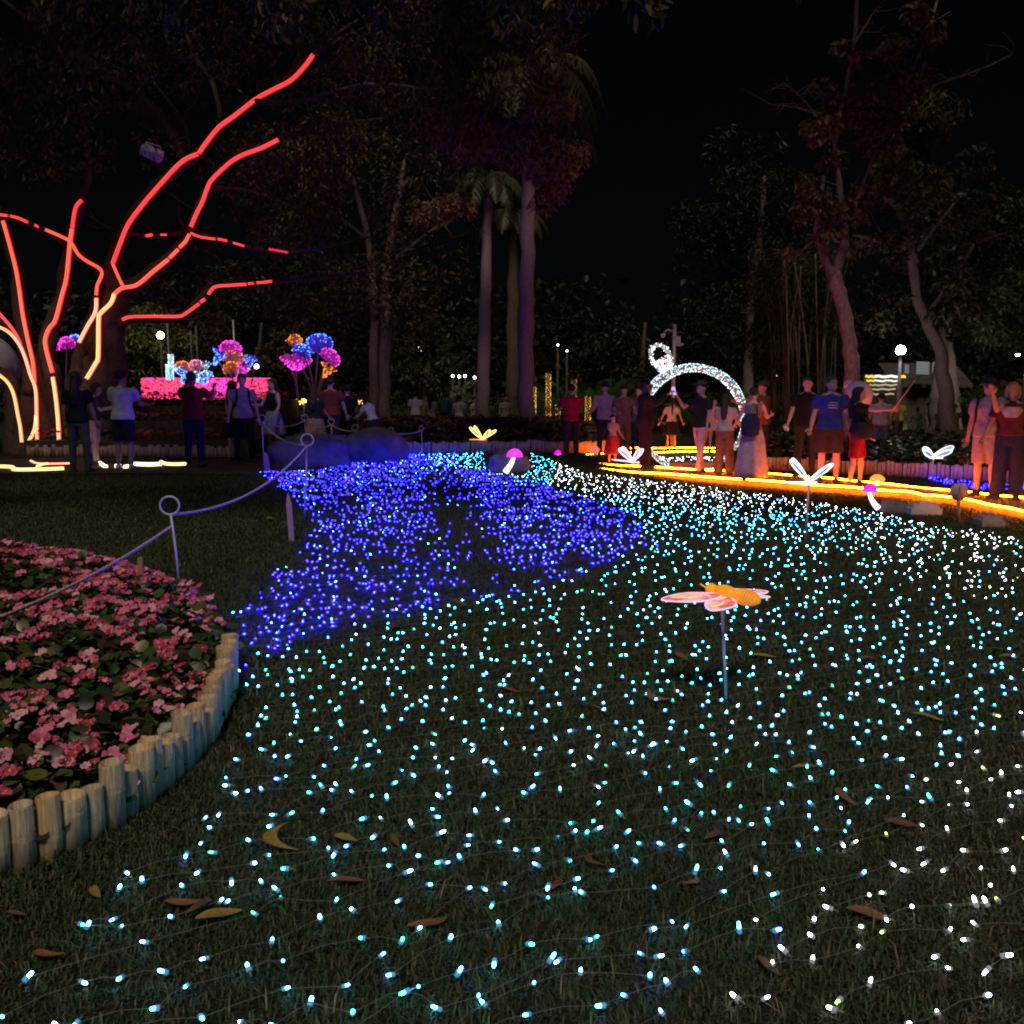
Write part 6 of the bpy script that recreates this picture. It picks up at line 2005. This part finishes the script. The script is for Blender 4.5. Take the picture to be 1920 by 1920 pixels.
    for k in (0, 1):
        S, e, w_, fd, side = J["arm", k]
        if kind == "tank":
            chain(g, [S + Vector((-side * .04, 0, .025)), S + Vector((-side * .01, 0, -.01))], [.045, .040])
        elif kind in ("tee", "dress"):
            chain(g, [S + Vector((-side * .035, 0, .012)), S.lerp(e, .2), S.lerp(e, .72)], [.066 * bw, .070 * bw, .070 * bw])
        else:
            chain(g, [S + Vector((-side * .035, 0, .012)), S.lerp(e, .3), e, e.lerp(w_, .5), w_], [.066 * bw, .068 * bw, .058 * bw, .054 * bw, .044])
    chain(g, [up((0, 0.004, 1.36)), up((0, 0.006, 1.42)), up((0, 0.004, 1.452))], [.11, .088, .070] if kind != "tank" else [.10, .07, .05])
    garment({"tee": "shirt", "long": "shirt", "tank": "top", "coat": "coat", "dress": "dress"}[kind], g, cloth(col))
    # ---- bottom
    bk, bc_ = bottom
    g = MB()
    if bk in ("trousers", "shorts", "wide"):
        torso(g, .012, 0.78, 1.00)
        for k in (0, 1):
            h, kn, an, side = J["leg", k]
            if bk == "shorts":
                chain(g, [h + Vector((0, 0, .03)), h.lerp(kn, .3), h.lerp(kn, .98)], [.098 * bw, .100 * bw, .092 * bw])
            elif bk == "wide":
                chain(g, [h + Vector((0, 0, .03)), h.lerp(kn, .4), kn, an + Vector((0, 0, -.02))], [.100 * bw, .098 * bw, .096 * bw, .105])
            else:
                chain(g, [h + Vector((0, 0, .03)), h.lerp(kn, .3), h.lerp(kn, .8), kn.lerp(an, .3), an + Vector((0, 0, -.01))], [.096 * bw, .094 * bw, .074 * bw, .064 * bw, .052])
        garment("shorts" if bk == "shorts" else "trousers", g, cloth(bc_))
    else:
        hem = {"skirt": 0.52, "longskirt": 0.06, "mini": 0.70, "midi": 0.36}[bk]
        n = 40; rings = []
        dr = drop.z
        for i in range(9):
            t = i / 8; z = 1.02 + (hem - dr - 1.02) * t
            fr = {"skirt": 0.10, "longskirt": 0.13, "mini": 0.06, "midi": 0.14}[bk] * t
            rip = 0.016 * t
            rings.append([T_(up(Vector((math.cos(2 * math.pi * j / n) * (.150 + .035 * min(1, t * 4) + fr + rip * math.sin(j * 2 * math.pi / 5 + i * .15)), math.sin(2 * math.pi * j / n) * (.112 + .02 * min(1, t * 4) + fr + rip * math.sin(j * 2 * math.pi / 5)), z)))) for j in range(n)])
        g.loft(rings)
        me = g.mesh("skirt", cloth(bc_))
        link("skirt", me, root)
    # ---- hair
    hk, hcx = hair
    hm = mat("hair_%d" % int(hcx[0] * 1000), hcx, 0.55, 0.3, 30, 0.4, 0.4, stretch=(12, 12, 2))
    g = MB()
    g.ell(hp_((0, 0.026, 0.042)), (.093 * s, .104 * s, .095 * s), 14, 10, rot=hy)
    g.ell(hp_((0, -0.03, 0.082)), (.074 * s, .058 * s, .040 * s), 12, 8, rot=hy)
    if hk in ("long", "ponytail", "bob"):
        g.ell(hp_((0, 0.045, -0.02)), (.080 * s, .066 * s, .10 * s), 12, 8, rot=hy)
        for sd_ in (-1, 1): g.tube([hp_((sd_ * .072, 0.0, 0.06)), hp_((sd_ * .084, 0.012, -0.02)), hp_((sd_ * .078, 0.02, -0.10 if hk != "ponytail" else -0.03))], [.022 * s, .026 * s, .018 * s], 8)
    if hk == "long":
        g.tube([hp_((0, 0.06, 0.0)), T_(up((0, 0.075, 1.46))), T_(up((0, 0.105, 1.30))), T_(up((0, 0.11, 1.16)))], [.070 * s, .082 * s, .078 * s, .045 * s], 10, flat=None)
    if hk == "ponytail":
        g.tube([hp_((0, 0.10, 0.05)), hp_((0, 0.14, 0.0)), T_(up((0, 0.125, 1.38))), T_(up((0, 0.125, 1.18)))], [.025 * s, .034 * s, .036 * s, .020 * s], 8)
    if hk == "bun":
        g.ell(hp_((0, 0.09, 0.09)), (.045 * s,) * 3, 10, 8)
    garment("hair", g, hm, 0.014)
    if hk == "cap":
        g = MB()
        g.ell(hp_((0, 0.012, 0.06)), (.099 * s, .114 * s, .082 * s), 14, 9, rot=hy, v0=-8)
        g.tube([hp_((0, -0.07, 0.07)), hp_((0, -0.13, 0.058)), hp_((0, -0.165, 0.048))], [.075 * s, .070 * s, .045 * s], 12, flat=0.14)
        link("cap", g.mesh("cap", cloth((0.04, 0.04, 0.05))), root)
    if hk == "hat":
        g = MB()
        g.ell(hp_((0, 0.012, 0.05)), (.092 * s, .104 * s, .085 * s), 14, 9, rot=hy, v0=0)
        g.loft([[hp_((math.cos(a) * r_, 0.012 + math.sin(a) * r_, z)) for a in [2 * math.pi * i / 20 for i in range(20)]] for r_, z in ((.09, .062), (.16, .03), (.165, .022), (.09, .045))])
        link("sun_hat", g.mesh("sun_hat", cloth((0.55, 0.52, 0.5))), root)
    # ---- shoes
    for k in (0, 1):
        h, kn, an, side = J["leg", k]
        g = MB()
        an2 = T_(an)
        f = Vector((side * 0.18, -1, 0)).normalized()
        rr_ = []
        for t, wd, hh in ((-0.065, .022, .05), (-0.05, .036, .085), (0.0, .040, .095), (0.06, .044, .065), (0.13, .044, .045), (0.175, .032, .032), (0.19, .012, .02)):
            c_ = an2 + f * t * s; zb = an2.z - 0.083 * s
            sv = Vector((-f.y, f.x, 0))
            rr_.append([Vector((c_.x, c_.y, zb)) + sv * (-wd * s), Vector((c_.x, c_.y, zb)) + sv * (wd * s), Vector((c_.x, c_.y, zb + hh * s * .6)) + sv * (wd * s), Vector((c_.x, c_.y, zb + hh * s)) + sv * (wd * .5 * s), Vector((c_.x, c_.y, zb + hh * s)) - sv * (wd * .5 * s), Vector((c_.x, c_.y, zb + hh * s * .6)) - sv * (wd * s)])
        g.loft(rr_)
        link("shoe", g.mesh("shoe", cloth(shoes)), root)
    info = {"hand": [T_(J["arm", k][2] + J["arm", k][3] * 0.09) for k in (0, 1)], "fd": [J["arm", k][3] for k in (0, 1)], "s": s, "T": T_, "up": up, "root": root, "hp": hp_}
    Wm = Matrix.Translation(Vector(loc)) @ Matrix.Rotation(rot, 4, 'Z')
    info["W"] = lambda v: Wm @ Vector(v)
    # ---- worn things that move with the clothes
    for e_ in extras:
        if e_[0] == "print":        # chest print: two short pale bars
            c_ = e_[1]
            for k, (dx, dz, wx) in enumerate(((0.03, 1.285, .15), (0.02, 1.245, .16), (0.03, 1.205, .15))):
                g = MB(); p = [T_(up((dx - wx / 2 + wx * q / 4, -0.134 * bw + 0.06 * abs(q - 2) / 2 * .45, dz + 0.006 * math.sin(q)))) for q in range(5)]
                g.tube(p, .014 * s, 6, flat=0.6)
                link("shirt_print", g.mesh("shirt_print", cloth(c_)), root)
        if e_[0] == "glasses":
            g = MB()
            for sd_ in (-1, 1):
                g.tube([hp_((sd_ * .032 + math.cos(a) * .022, -0.092, 0.008 + math.sin(a) * .017)) for a in [2 * math.pi * i / 12 for i in range(12)]], .0028 * s, 5, close=True)
                g.tube([hp_((sd_ * .054, -0.088, 0.012)), hp_((sd_ * .078, 0.0, 0.010))], .0025 * s, 5)
            g.tube([hp_((-.010, -0.094, 0.012)), hp_((.010, -0.094, 0.012))], .0025 * s, 5)
            link("glasses", g.mesh("glasses", mat("spectacle_frame", (0.02, 0.02, 0.02), 0.3, 0.1)), root)
    return info


def held(info, name, label, cat, mbw, m, smooth=False):
    """a thing held by a person: stays top level; mbw is given in the person's own space"""
    W = info["W"]
    g = MB(); g.f = mbw.f; g.mi = mbw.mi
    g.v = [tuple(W(v)) for v in mbw.v]
    o = g.build(name, m, smooth=smooth, org=W(mbw.v[0]))
    return tag(o, label, cat)


def phone(info, k, label, lit=None):
    s = info["s"]; p = info["hand"][k]
    b = MB().box(p + Vector((0, -0.02 * s, 0.03 * s)), (0.075 * s, 0.009, 0.15 * s), rot=Matrix.Rotation(0.25, 3, 'X'))
    held(info, "phone", label, "phone", b, lit or mat("phone_body", (0.03, 0.03, 0.035), 0.25, 0.1, 5, 0.5))


def backpack(info, label, col, z=1.18, size=(0.30, 0.16, 0.42), y=0.20):
    s = info["s"]; T_, up = info["T"], info["up"]
    W = info["W"]
    c = T_(up((0, y, z)))
    t = wthing("backpack", label, "backpack", W(c - Vector((0, 0, size[2] / 2 * s))))
    g = MB(); rings = []
    for u, k in ((0, .7), (.06, .95), (.3, 1), (.7, 1), (.9, .88), (1, .55)):
        zz = (u - .5) * size[2] * s
        rings.append([W(c + Vector((math.copysign(abs(math.cos(a)) ** .6, math.cos(a)) * size[0] / 2 * k * s, math.copysign(abs(math.sin(a)) ** .6, math.sin(a)) * size[1] / 2 * k * s, zz))) for a in [2 * math.pi * j / 16 for j in range(16)]])
    g.loft(rings); g.build("pack", cloth(col), t)
    for sd_ in (-1, 1):
        g = MB().tube([W(T_(up((sd_ * .10, 0.13, 1.33)))), W(T_(up((sd_ * .11, 0.06, 1.44)))), W(T_(up((sd_ * .11, -0.09, 1.40)))), W(T_(up((sd_ * .115, -0.145, 1.25)))), W(T_(up((sd_ * .15, -0.05, 1.08)))), W(T_(up((sd_ * .13, 0.12, 1.02))))], .019 * s, 6, flat=0.5)
        g.build("strap", cloth(tuple(x * .6 for x in col)), t)
    return t


BLK, DARK = (0.012, 0.012, 0.014), (0.02, 0.02, 0.03)
HB, HBR, HBL = (0.012, 0.009, 0.008), (0.045, 0.026, 0.018), (0.36, 0.24, 0.13)


def spot(px_, feet, head, z=None, Y=None):
    """feet pixel on plane z (or given depth Y standing on the ground); height from the head pixel"""
    if Y is None:
        p = PL(px_, feet, z if z is not None else 0.0)
        if z is None: p = G(px_, feet)
    else:
        p = A(px_, 760, Y); p.z = gzf(p.x, Y) if z is None else z
    H = A(px_, head, p.y).z - p.z
    return p, H


# ---- on the path, left
p, H = spot(152, 886, 700); I = person("person in black top and olive trousers seen from behind at the old tree", p, H, R(180), ("tee", BLK), ("trousers", (0.07, 0.075, 0.055)), ("long", HB), "tan", vox=0.017, legs=((2, 5, 0), (-2, 5, 0)))
p, H = spot(181, 872, 720); I = person("person in dark top and pale pink shorts leaning beside the black top", p, H, R(100), ("tee", (0.05, 0.035, 0.05)), ("shorts", (0.45, 0.27, 0.27)), ("bob", HBR), "light", arms=((40, 10, 70), (35, 8, 80)), lean=6, fem=True)
p, H = spot(236, 880, 697); I = person("person in loose white shirt and dark shorts seen from behind", p, H, R(170), ("tee", (0.55, 0.52, 0.56)), ("shorts", DARK), ("short", HB), "tan", arms=((25, 12, 60, 10), (25, 12, 60, 10)), build=1.12, legs=((3, 5, 4), (-3, 5, 0)), shoes=(0.5, 0.5, 0.5))
p, H = spot(366, 876, 700); I = person("person in red shirt with navy trousers photographing the light planter", p, H, R(178), ("tee", (0.24, 0.02, 0.02)), ("trousers", (0.018, 0.02, 0.035)), ("short", HB), "tan", arms=((55, 14, 85, 14), (55, 14, 85, 14)), build=1.08)
phone(I, 0, "phone held up by the person in the red shirt")
p, H = spot(459, 868, 703); I = person("person in pale shirt with backpack straps and black trousers", p, H, R(20), ("tee", (0.30, 0.25, 0.23)), ("trousers", BLK), ("short", HBR), "light", arms=((4, 10, 12), (8, 10, 20)), legs=((0, 5, 0), (0, 5, 0)))
backpack(I, "dark backpack worn by the person in the pale shirt", (0.03, 0.025, 0.03))
p, H = spot(430, 868, 716); I = person("person in black skirt with bare legs behind the pale shirt", p + Vector((0, 0.4, 0)), H, R(150), ("tank", (0.04, 0.035, 0.04)), ("skirt", BLK), ("long", HB), "light", fem=True)
p, H = spot(512, 0, 712, Y=20.2); I = person("person in black sleeveless top and denim skirt by the planter end", p, H, R(-35), ("tank", BLK), ("skirt", (0.20, 0.22, 0.34)), ("long", HBR), "light", fem=True, arms=((10, 16, 40), (25, 14, 70)))
p, H = spot(590, 0, 728, Y=20.5); I = person("person in dark top with hair down under the light bouquet", p, H, R(165), ("tee", DARK), ("skirt", (0.30, 0.18, 0.16)), ("long", HBR), "light", fem=True, arms=((30, 8, 50), (20, 8, 30)))
p, H = spot(620, 0, 709, Y=20.9); I = person("tall person in dark red shirt under the light bouquet", p, H, R(185), ("tee", (0.17, 0.035, 0.03)), ("trousers", (0.03, 0.03, 0.07)), ("cap", HBR), "light", build=1.1, arms=((3, 14, 10), (5, 14, 15)))
p, H = spot(652, 0, 724, Y=21.6); I = person("person in black shirt to the right of the dark red shirt", p, H, R(200), ("tee", BLK), ("shorts", DARK), ("cap", HB), "light", arms=((45, 12, 60), (10, 8, 20)))
p, H = spot(700, 0, 738, Y=21.4); I = person("person in white top and dark skirt bending beside the twin trunks", p, H, R(230), ("tee", (0.42, 0.42, 0.38)), ("skirt", DARK), ("bob", HB), "light", fem=True, lean=24, arms=((50, 8, 40), (40, 8, 50)))
# ---- strollers beyond the far bed
for lab, x, hd_, Yc, r_, tp_, bt, hr in [
    ("stroller in a white shirt seen from behind left of the slimmer palm", 779, 735, 31, 180, ("tee", (0.40, 0.37, 0.42)), ("trousers", DARK), ("short", HB)), ("stroller in a long pale dress next to the white shirt", 808, 741, 32, 165, ("tee", (0.36, 0.33, 0.42)), ("midi", (0.34, 0.31, 0.40)), ("long", HB)),
    ("stroller in dark blue carrying a backpack", 839, 736, 33, 150, ("tee", (0.04, 0.05, 0.12)), ("trousers", DARK), ("short", HB)), ("small stroller in white beside the slimmer palm", 861, 747, 32, 190, ("tee", (0.34, 0.33, 0.38)), ("shorts", DARK), ("short", HB)),
    ("stroller in grey left of the thick palm", 948, 741, 34, 20, ("tee", (0.22, 0.20, 0.22)), ("trousers", DARK), ("short", HB)), ("stroller in a bright green top between the palms", 921, 752, 36, 0, ("tee", (0.05, 0.22, 0.08)), ("trousers", DARK), ("short", HB)),
    ("stroller in pale grey half hidden by the slimmer palm", 889, 745, 36, 60, ("tee", (0.28, 0.27, 0.30)), ("trousers", DARK), ("short", HB))]:
    p, H = spot(x, 0, hd_, Y=Yc); H = max(1.5, min(1.8, H))
    I = person(lab, p, H, R(r_), tp_, bt, hr, "tan", vox=0.028)
    if "backpack" in lab: backpack(I, "blue-green backpack on the dark blue stroller", (0.05, 0.12, 0.16))
# ---- crowd on the boardwalk
ZB = ZD + 0.004
p, H = spot(1071, 860, 723, ZB); I = person("person in red shirt and dark trousers at the boardwalk's left tip", p, H, R(190), ("tee", (0.42, 0.02, 0.03)), ("trousers", (0.05, 0.03, 0.035)), ("short", HB), "tan", arms=((20, 12, 60, 8), (20, 12, 60, 8)), build=1.08)
p, H = spot(1133, 858, 719, ZB); I = person("person in grey-pink sweater looking down next to the red shirt", p, H, R(-20), ("long", (0.36, 0.25, 0.25)), ("trousers", (0.04, 0.03, 0.04)), ("short", HB), "light", arms=((10, 10, 20), (25, 8, 40)), head_pitch=20, build=1.05)
p, H = spot(1168, 862, 724, ZB); I = person("person in dark shirt standing behind the small child", p, H, R(5), ("tee", (0.10, 0.06, 0.06)), ("trousers", (0.10, 0.06, 0.05)), ("short", HB), "tan", arms=((20, 10, 60, 20), (20, 10, 60, 20)), head_pitch=14)
p, H = spot(1148, 870, 779, ZB); I = person("small child in grey top and red skirt on the boardwalk", p, H, R(25), ("tee", (0.33, 0.25, 0.26)), ("midi", (0.42, 0.03, 0.03)), ("short", HB), "light", vox=0.022, fem=True, arms=((15, 12, 25), (30, 10, 40)))
p, H = spot(1196, 858, 726, ZB); I = person("person in purple-blue shirt between the dark shirt and the black coat", p, H, R(-30), ("tee", (0.09, 0.07, 0.16)), ("trousers", DARK), ("short", HB), "light")
p, H = spot(1209, 877, 713, ZB); I = person("person in long black coat standing before the ring sculpture", p, H, R(75), ("coat", (0.022, 0.018, 0.018)), ("wide", (0.025, 0.018, 0.018)), ("short", HB), "brown", arms=((12, 8, 30), (60, 8, 70)), build=1.3)
phone(I, 1, "phone in the hand of the person in the black coat", emit("phone_screen", (1.0, 0.42, 0.25), 1.1))
p, H = spot(1258, 846, 747, ZB); I = person("person with a long ponytail in pale top and dark skirt on the rear arm", p, H, R(178), ("tee", (0.55, 0.40, 0.34)), ("skirt", (0.03, 0.018, 0.016)), ("ponytail", HB), "light", fem=True, arms=((5, 22, 20), (5, 22, 20)))
p, H = spot(1312, 889, 715, ZB); I = person("person in black polo and light trousers under the ring", p, H, R(-60), ("tee", BLK), ("trousers", (0.34, 0.24, 0.24)), ("cap", HB), "tan", arms=((5, 10, 15), (55, 6, 90)), legs=((14, 4, 6), (-10, 4, 4)), head_yaw=-5)
phone(I, 1, "phone with a bluish light held to the mouth by the black polo", emit("phone_blue", (0.35, 0.3, 1.0), 1.6))
p, H = spot(1338, 848, 748, ZB); I = person("slight person in a white dress inside the ring's opening", p, H, R(-8), ("tee", (0.55, 0.48, 0.52)), ("mini", (0.55, 0.45, 0.46)), ("long", HB), "light", fem=True, arms=((12, 10, 30), (12, 10, 30)))
p, H = spot(1357, 891, 740, ZB); I = person("person in grey top and patterned dark trousers within the ring", p, H, R(150), ("tee", (0.30, 0.25, 0.25)), ("wide", (0.12, 0.06, 0.04)), ("long", HB), "light", fem=True, arms=((30, 12, 50), (20, 10, 40)), build=1.1)
p, H = spot(1408, 900, 729, ZB); I = person("person in a long pleated pale skirt and tied dark top", p, H, R(165), ("tank", (0.20, 0.12, 0.11)), ("longskirt", (0.42, 0.28, 0.25)), ("bun", HB), "light", fem=True, arms=((20, 18, 40), (30, 18, 70)))
s_ = I["s"]; c_ = I["T"](I["up"]((0.04, 0.20, 1.02)))
g = MB(); rings = []
for u, k in ((0, .55), (.1, .9), (.4, 1), (.8, .92), (1, .5)):
    rings.append([I["W"](c_ + Vector((math.cos(a) * .175 * k * s_, math.sin(a) * .09 * k * s_, (u - .5) * .42 * s_))) for a in [2 * math.pi * j / 18 for j in range(18)]])
t = wthing("shoulder_bag", "dark navy bag on the back of the long pleated skirt", "bag", rings[0][0])
g.loft(rings); g.build("bag_body", cloth((0.022, 0.02, 0.05)), t)
MB().tube([I["W"](c_ + Vector((-.12 * s_, 0, .18 * s_))), I["W"](I["T"](I["up"]((-0.06, 0.1, 1.38)))), I["W"](I["T"](I["up"]((-0.1, 0.0, 1.43)))), I["W"](I["T"](I["up"]((-0.08, -0.12, 1.25))))], 0.012, 6).build("strap", cloth((0.022, 0.02, 0.05)), t)
p, H = spot(1426, 878, 717, ZB); I = person("person in dark red cap and shirt behind the long pleated skirt", p, H, R(-70), ("tee", (0.12, 0.04, 0.035)), ("trousers", DARK), ("cap", HB), "tan", arms=((60, 8, 50), (50, 8, 60)))
p, H = spot(1508, 893, 708, ZB); I = person("person in black shirt and trousers holding a white card", p, H, R(-25), ("tee", BLK), ("trousers", (0.03, 0.022, 0.025)), ("short", HB), "light", arms=((5, 10, 15), (8, 10, 25)))
b = MB().box(I["hand"][1] + Vector((0, -0.02, -0.02)), (0.09, 0.012, 0.06), rot=Matrix.Rotation(0.5, 3, 'Y'))
held(I, "card", "white card in the hand of the person in black", "card", b, cloth((0.7, 0.68, 0.75)))
p, H = spot(1552, 906, 708, ZB); I = person("person in blue printed shirt and dark shorts looking up", p, H, R(-18), ("tee", (0.035, 0.045, 0.20)), ("shorts", (0.055, 0.03, 0.03)), ("short", (0.05, 0.04, 0.035)), "light", arms=((5, 10, 15), (8, 10, 18)), extras=(("print", (0.5, 0.45, 0.45)), ("glasses",)), head_yaw=35, head_pitch=-10, build=1.15)
p, H = spot(1603, 912, 728, ZB); I = person("person in black top and red shorts reaching out a selfie stick", p, H, R(62), ("tee", BLK), ("shorts", (0.30, 0.015, 0.02)), ("long", HB), "light", fem=True, arms=((5, 8, 25), (78, 6, 14, -10)), legs=((8, 4, 8), (-4, 4, 2)), head_yaw=5, head_pitch=-12, build=1.12)
hw = I["W"](I["hand"][1])
t = wthing("selfie_stick", "reddish selfie stick held out toward the kiosk", "selfie stick", hw)
tipv = A(1716, 712, hw.y - 0.25)
MB().tube([hw - (tipv - hw).normalized() * 0.05, hw.lerp(tipv, 0.5), tipv], [0.016, 0.012, 0.010], 8).build("rod", mat("stick_rod", (0.40, 0.20, 0.15), 0.4, 0.1, 10, 0.5), t)
MB().box(tipv + Vector((0.02, 0, 0.03)), (0.012, 0.14, 0.075)).build("clamp_phone", mat("phone_body", (0.03, 0.03, 0.035), 0.25, 0.1, 5, 0.5), t, smooth=False)
s_ = I["s"]; c_ = I["T"](I["up"]((-0.14, -0.10, 0.97)))
t = wthing("waist_bag", "dark bag slung at the hip above the red shorts", "bag", I["W"](c_ - Vector((0, 0, .16 * s_))))
g = MB(); rings = [[I["W"](c_ + Vector((math.cos(a) * .10 * k * s_, math.sin(a) * .17 * k * s_, (u - .5) * .30 * s_))) for a in [2 * math.pi * j / 16 for j in range(16)]] for u, k in ((0, .6), (.12, .95), (.5, 1), (.88, .95), (1, .6))]
g.loft(rings); g.build("bag_body", cloth((0.03, 0.024, 0.028)), t)
MB().tube([I["W"](c_ + Vector((0, -.1, .14))), I["W"](I["T"](I["up"]((-0.02, -0.15, 1.22)))), I["W"](I["T"](I["up"]((0.10, -0.03, 1.43)))), I["W"](I["T"](I["up"]((0.06, 0.13, 1.2))))], 0.012, 6).build("strap", cloth((0.03, 0.024, 0.028)), t)
# balloon floating behind
c_ = A(1610, 741, 16.4)
t = wthing("white_balloon", "large round pale balloon floating behind the selfie taker", "balloon", c_ + Vector((-0.05, 0, -0.75)))
g = MB(); rings = []
for i in range(15):
    e = R(-88 + 176 * i / 14); k = math.cos(e); z = math.sin(e) * (0.245 if e > 0 else 0.275)
    rings.append([c_ + Vector((math.cos(a) * .235 * k, math.sin(a) * .235 * k, z)) for a in [2 * math.pi * j / 22 for j in range(22)]])
g.loft(rings); g.build("envelope", mat("balloon_film", (0.58, 0.52, 0.66), 0.18, 0.08, 3, 0.6), t)
MB().tube([c_ + Vector((0, 0, -0.27)), c_ + Vector((-0.02, 0, -0.45)), c_ + Vector((-0.05, 0, -0.75))], 0.005, 5).build("ribbon", cloth((0.6, 0.6, 0.6)), t)
t = wthing("small_balloon", "small pinkish balloon peeping up behind the large pale one", "balloon", A(1591, 745, 16.7))
g = MB(); c2 = A(1591, 721, 16.7); g.ell(c2, (0.088, 0.088, 0.085), 14, 10); g.build("envelope", mat("balloon_pinkish", (0.62, 0.42, 0.52), 0.2, 0.08, 3, 0.6), t)
MB().tube([c2 + Vector((0, 0, -0.08)), A(1591, 745, 16.7)], 0.004, 5).build("ribbon", cloth((0.6, 0.6, 0.6)), t)
# ---- behind the boardwalk, right
for lab, x, hd_, Yc, r_, tp_, bt, hr, sk_, kw in [
    ("person in lavender patterned shirt behind the balloon", 1652, 738, 23, 170, ("tee", (0.30, 0.25, 0.38)), ("shorts", (0.10, 0.12, 0.2)), ("short", HB), "light", dict(build=1.2)),
    ("person in mustard shirt near the kiosk", 1686, 744, 36, 180, ("tee", (0.28, 0.22, 0.03)), ("trousers", DARK), ("short", HB), "tan", {}),
    ("child in a white dress with a braid standing on the lawn", 1693, 763, 38, 175, ("tee", (0.50, 0.46, 0.38)), ("midi", (0.50, 0.46, 0.38)), ("ponytail", HB), "light", dict(fem=True)),
    ("child in a long white dress with a bun next to the braid", 1721, 765, 38, 160, ("tee", (0.50, 0.46, 0.38)), ("midi", (0.50, 0.46, 0.38)), ("bun", HB), "light", dict(fem=True, arms=((20, 12, 40), (10, 10, 20)))),
    ("figure in pale pink near the stout twin tree", 1742, 756, 40, 30, ("tee", (0.34, 0.28, 0.27)), ("trousers", (0.3, 0.25, 0.25)), ("short", HB), "light", {}),
    ("kneeling person with pale sun hat and brown top on the lawn", 1766, 757, 31, 10, ("tee", (0.24, 0.18, 0.18)), ("trousers", (0.16, 0.15, 0.11)), ("hat", HB), "tan", dict(legs=((60, 10, 110), (40, 10, 100)), arms=((30, 8, 60, 20), (30, 8, 60, 20)))),
    ("person in yellow-green shirt crouching beside the sun hat", 1790, 753, 31.5, -15, ("tee", (0.28, 0.26, 0.04)), ("trousers", (0.28, 0.32, 0.36)), ("short", HB), "tan", dict(legs=((45, 8, 90), (45, 8, 90)), arms=((60, 10, 60, 20), (40, 8, 60))))]:
    p, H = spot(x, 0, hd_, Y=Yc)
    H = max(1.05, min(1.8, H)) if "kneel" not in lab and "crouch" not in lab else 1.66
    I = person(lab, p, H, R(r_), tp_, bt, hr, sk_, vox=0.026, **kw)
p, H = spot(1843, 932, 712, ZB); I = person("person in beige shirt and shorts with glasses beside the maroon shirt", p, H, R(-50), ("tee", (0.40, 0.29, 0.25)), ("shorts", (0.36, 0.25, 0.23)), ("cap", HBR), "light", arms=((62, 6, 95, 12), (2, 6, 6)), extras=(("glasses",),), legs=((4, 4, 4), (-4, 4, 2)), build=1.05, vox=0.016)
backpack(I, "black backpack on the person in the beige shirt", (0.025, 0.025, 0.028), size=(0.28, 0.12, 0.40), y=0.17)
p, H = spot(1886, 936, 720, ZB); I = person("person with long blond hair in maroon and white shirt and navy trousers", p, H, R(-28), ("tee", (0.11, 0.025, 0.03)), ("wide", (0.028, 0.025, 0.06)), ("long", HBL), "light", fem=True, arms=((6, 20, 14), (8, 18, 22)), build=1.14, vox=0.016)
# pale yoke panel of her shirt
g = MB()
rings = []
for z, k in ((1.20, .60), (1.26, .86), (1.32, .95), (1.355, .8)):
    rings.append([I["T"](I["up"]((math.sin(a) * .175 * k, -math.cos(a) * .147 * 1.02 - 0.006, z))) for a in [R(-60 + 15 * j) for j in range(9)]])
V = [p_ for r_ in rings for p_ in r_]
V2 = [p_ + Vector((0, -0.012, 0)) for p_ in V]
n_ = len(V)
Fq = [(i * 9 + j, i * 9 + j + 1, (i + 1) * 9 + j + 1, (i + 1) * 9 + j) for i in range(3) for j in range(8)]
g.add(V2, Fq)
link("shirt_yoke", g.mesh("shirt_yoke", cloth((0.42, 0.33, 0.36))), I["root"])

# ---- grow every body and garment into one continuous surface
for o, v, _ in PENDING:
    m = o.modifiers.new("r", 'REMESH'); m.mode = 'VOXEL'; m.voxel_size = v; m.use_smooth_shade = True
    m2 = o.modifiers.new("s", 'SMOOTH'); m2.factor = 0.5; m2.iterations = 3
dg = bpy.context.evaluated_depsgraph_get()
dg.update()
for o, v, ex in PENDING:
    me = bpy.data.meshes.new_from_object(o.evaluated_get(dg))
    mats_ = list(o.data.materials)
    o.modifiers.clear()
    old = o.data
    if ex is not None:
        me2 = ex.mesh("x", mats_)
        bm = bmesh.new(); bm.from_mesh(me); bm.from_mesh(me2)
        bm.to_mesh(me); bm.free()
        bpy.data.meshes.remove(me2)
    me.materials.clear()
    for q in mats_: me.materials.append(q)
    me.polygons.foreach_set("use_smooth", [True] * len(me.polygons))
    me.name = old.name
    o.data = me
    bpy.data.meshes.remove(old)
for o in bpy.data.objects:
    if "_w" in o: del o["_w"]
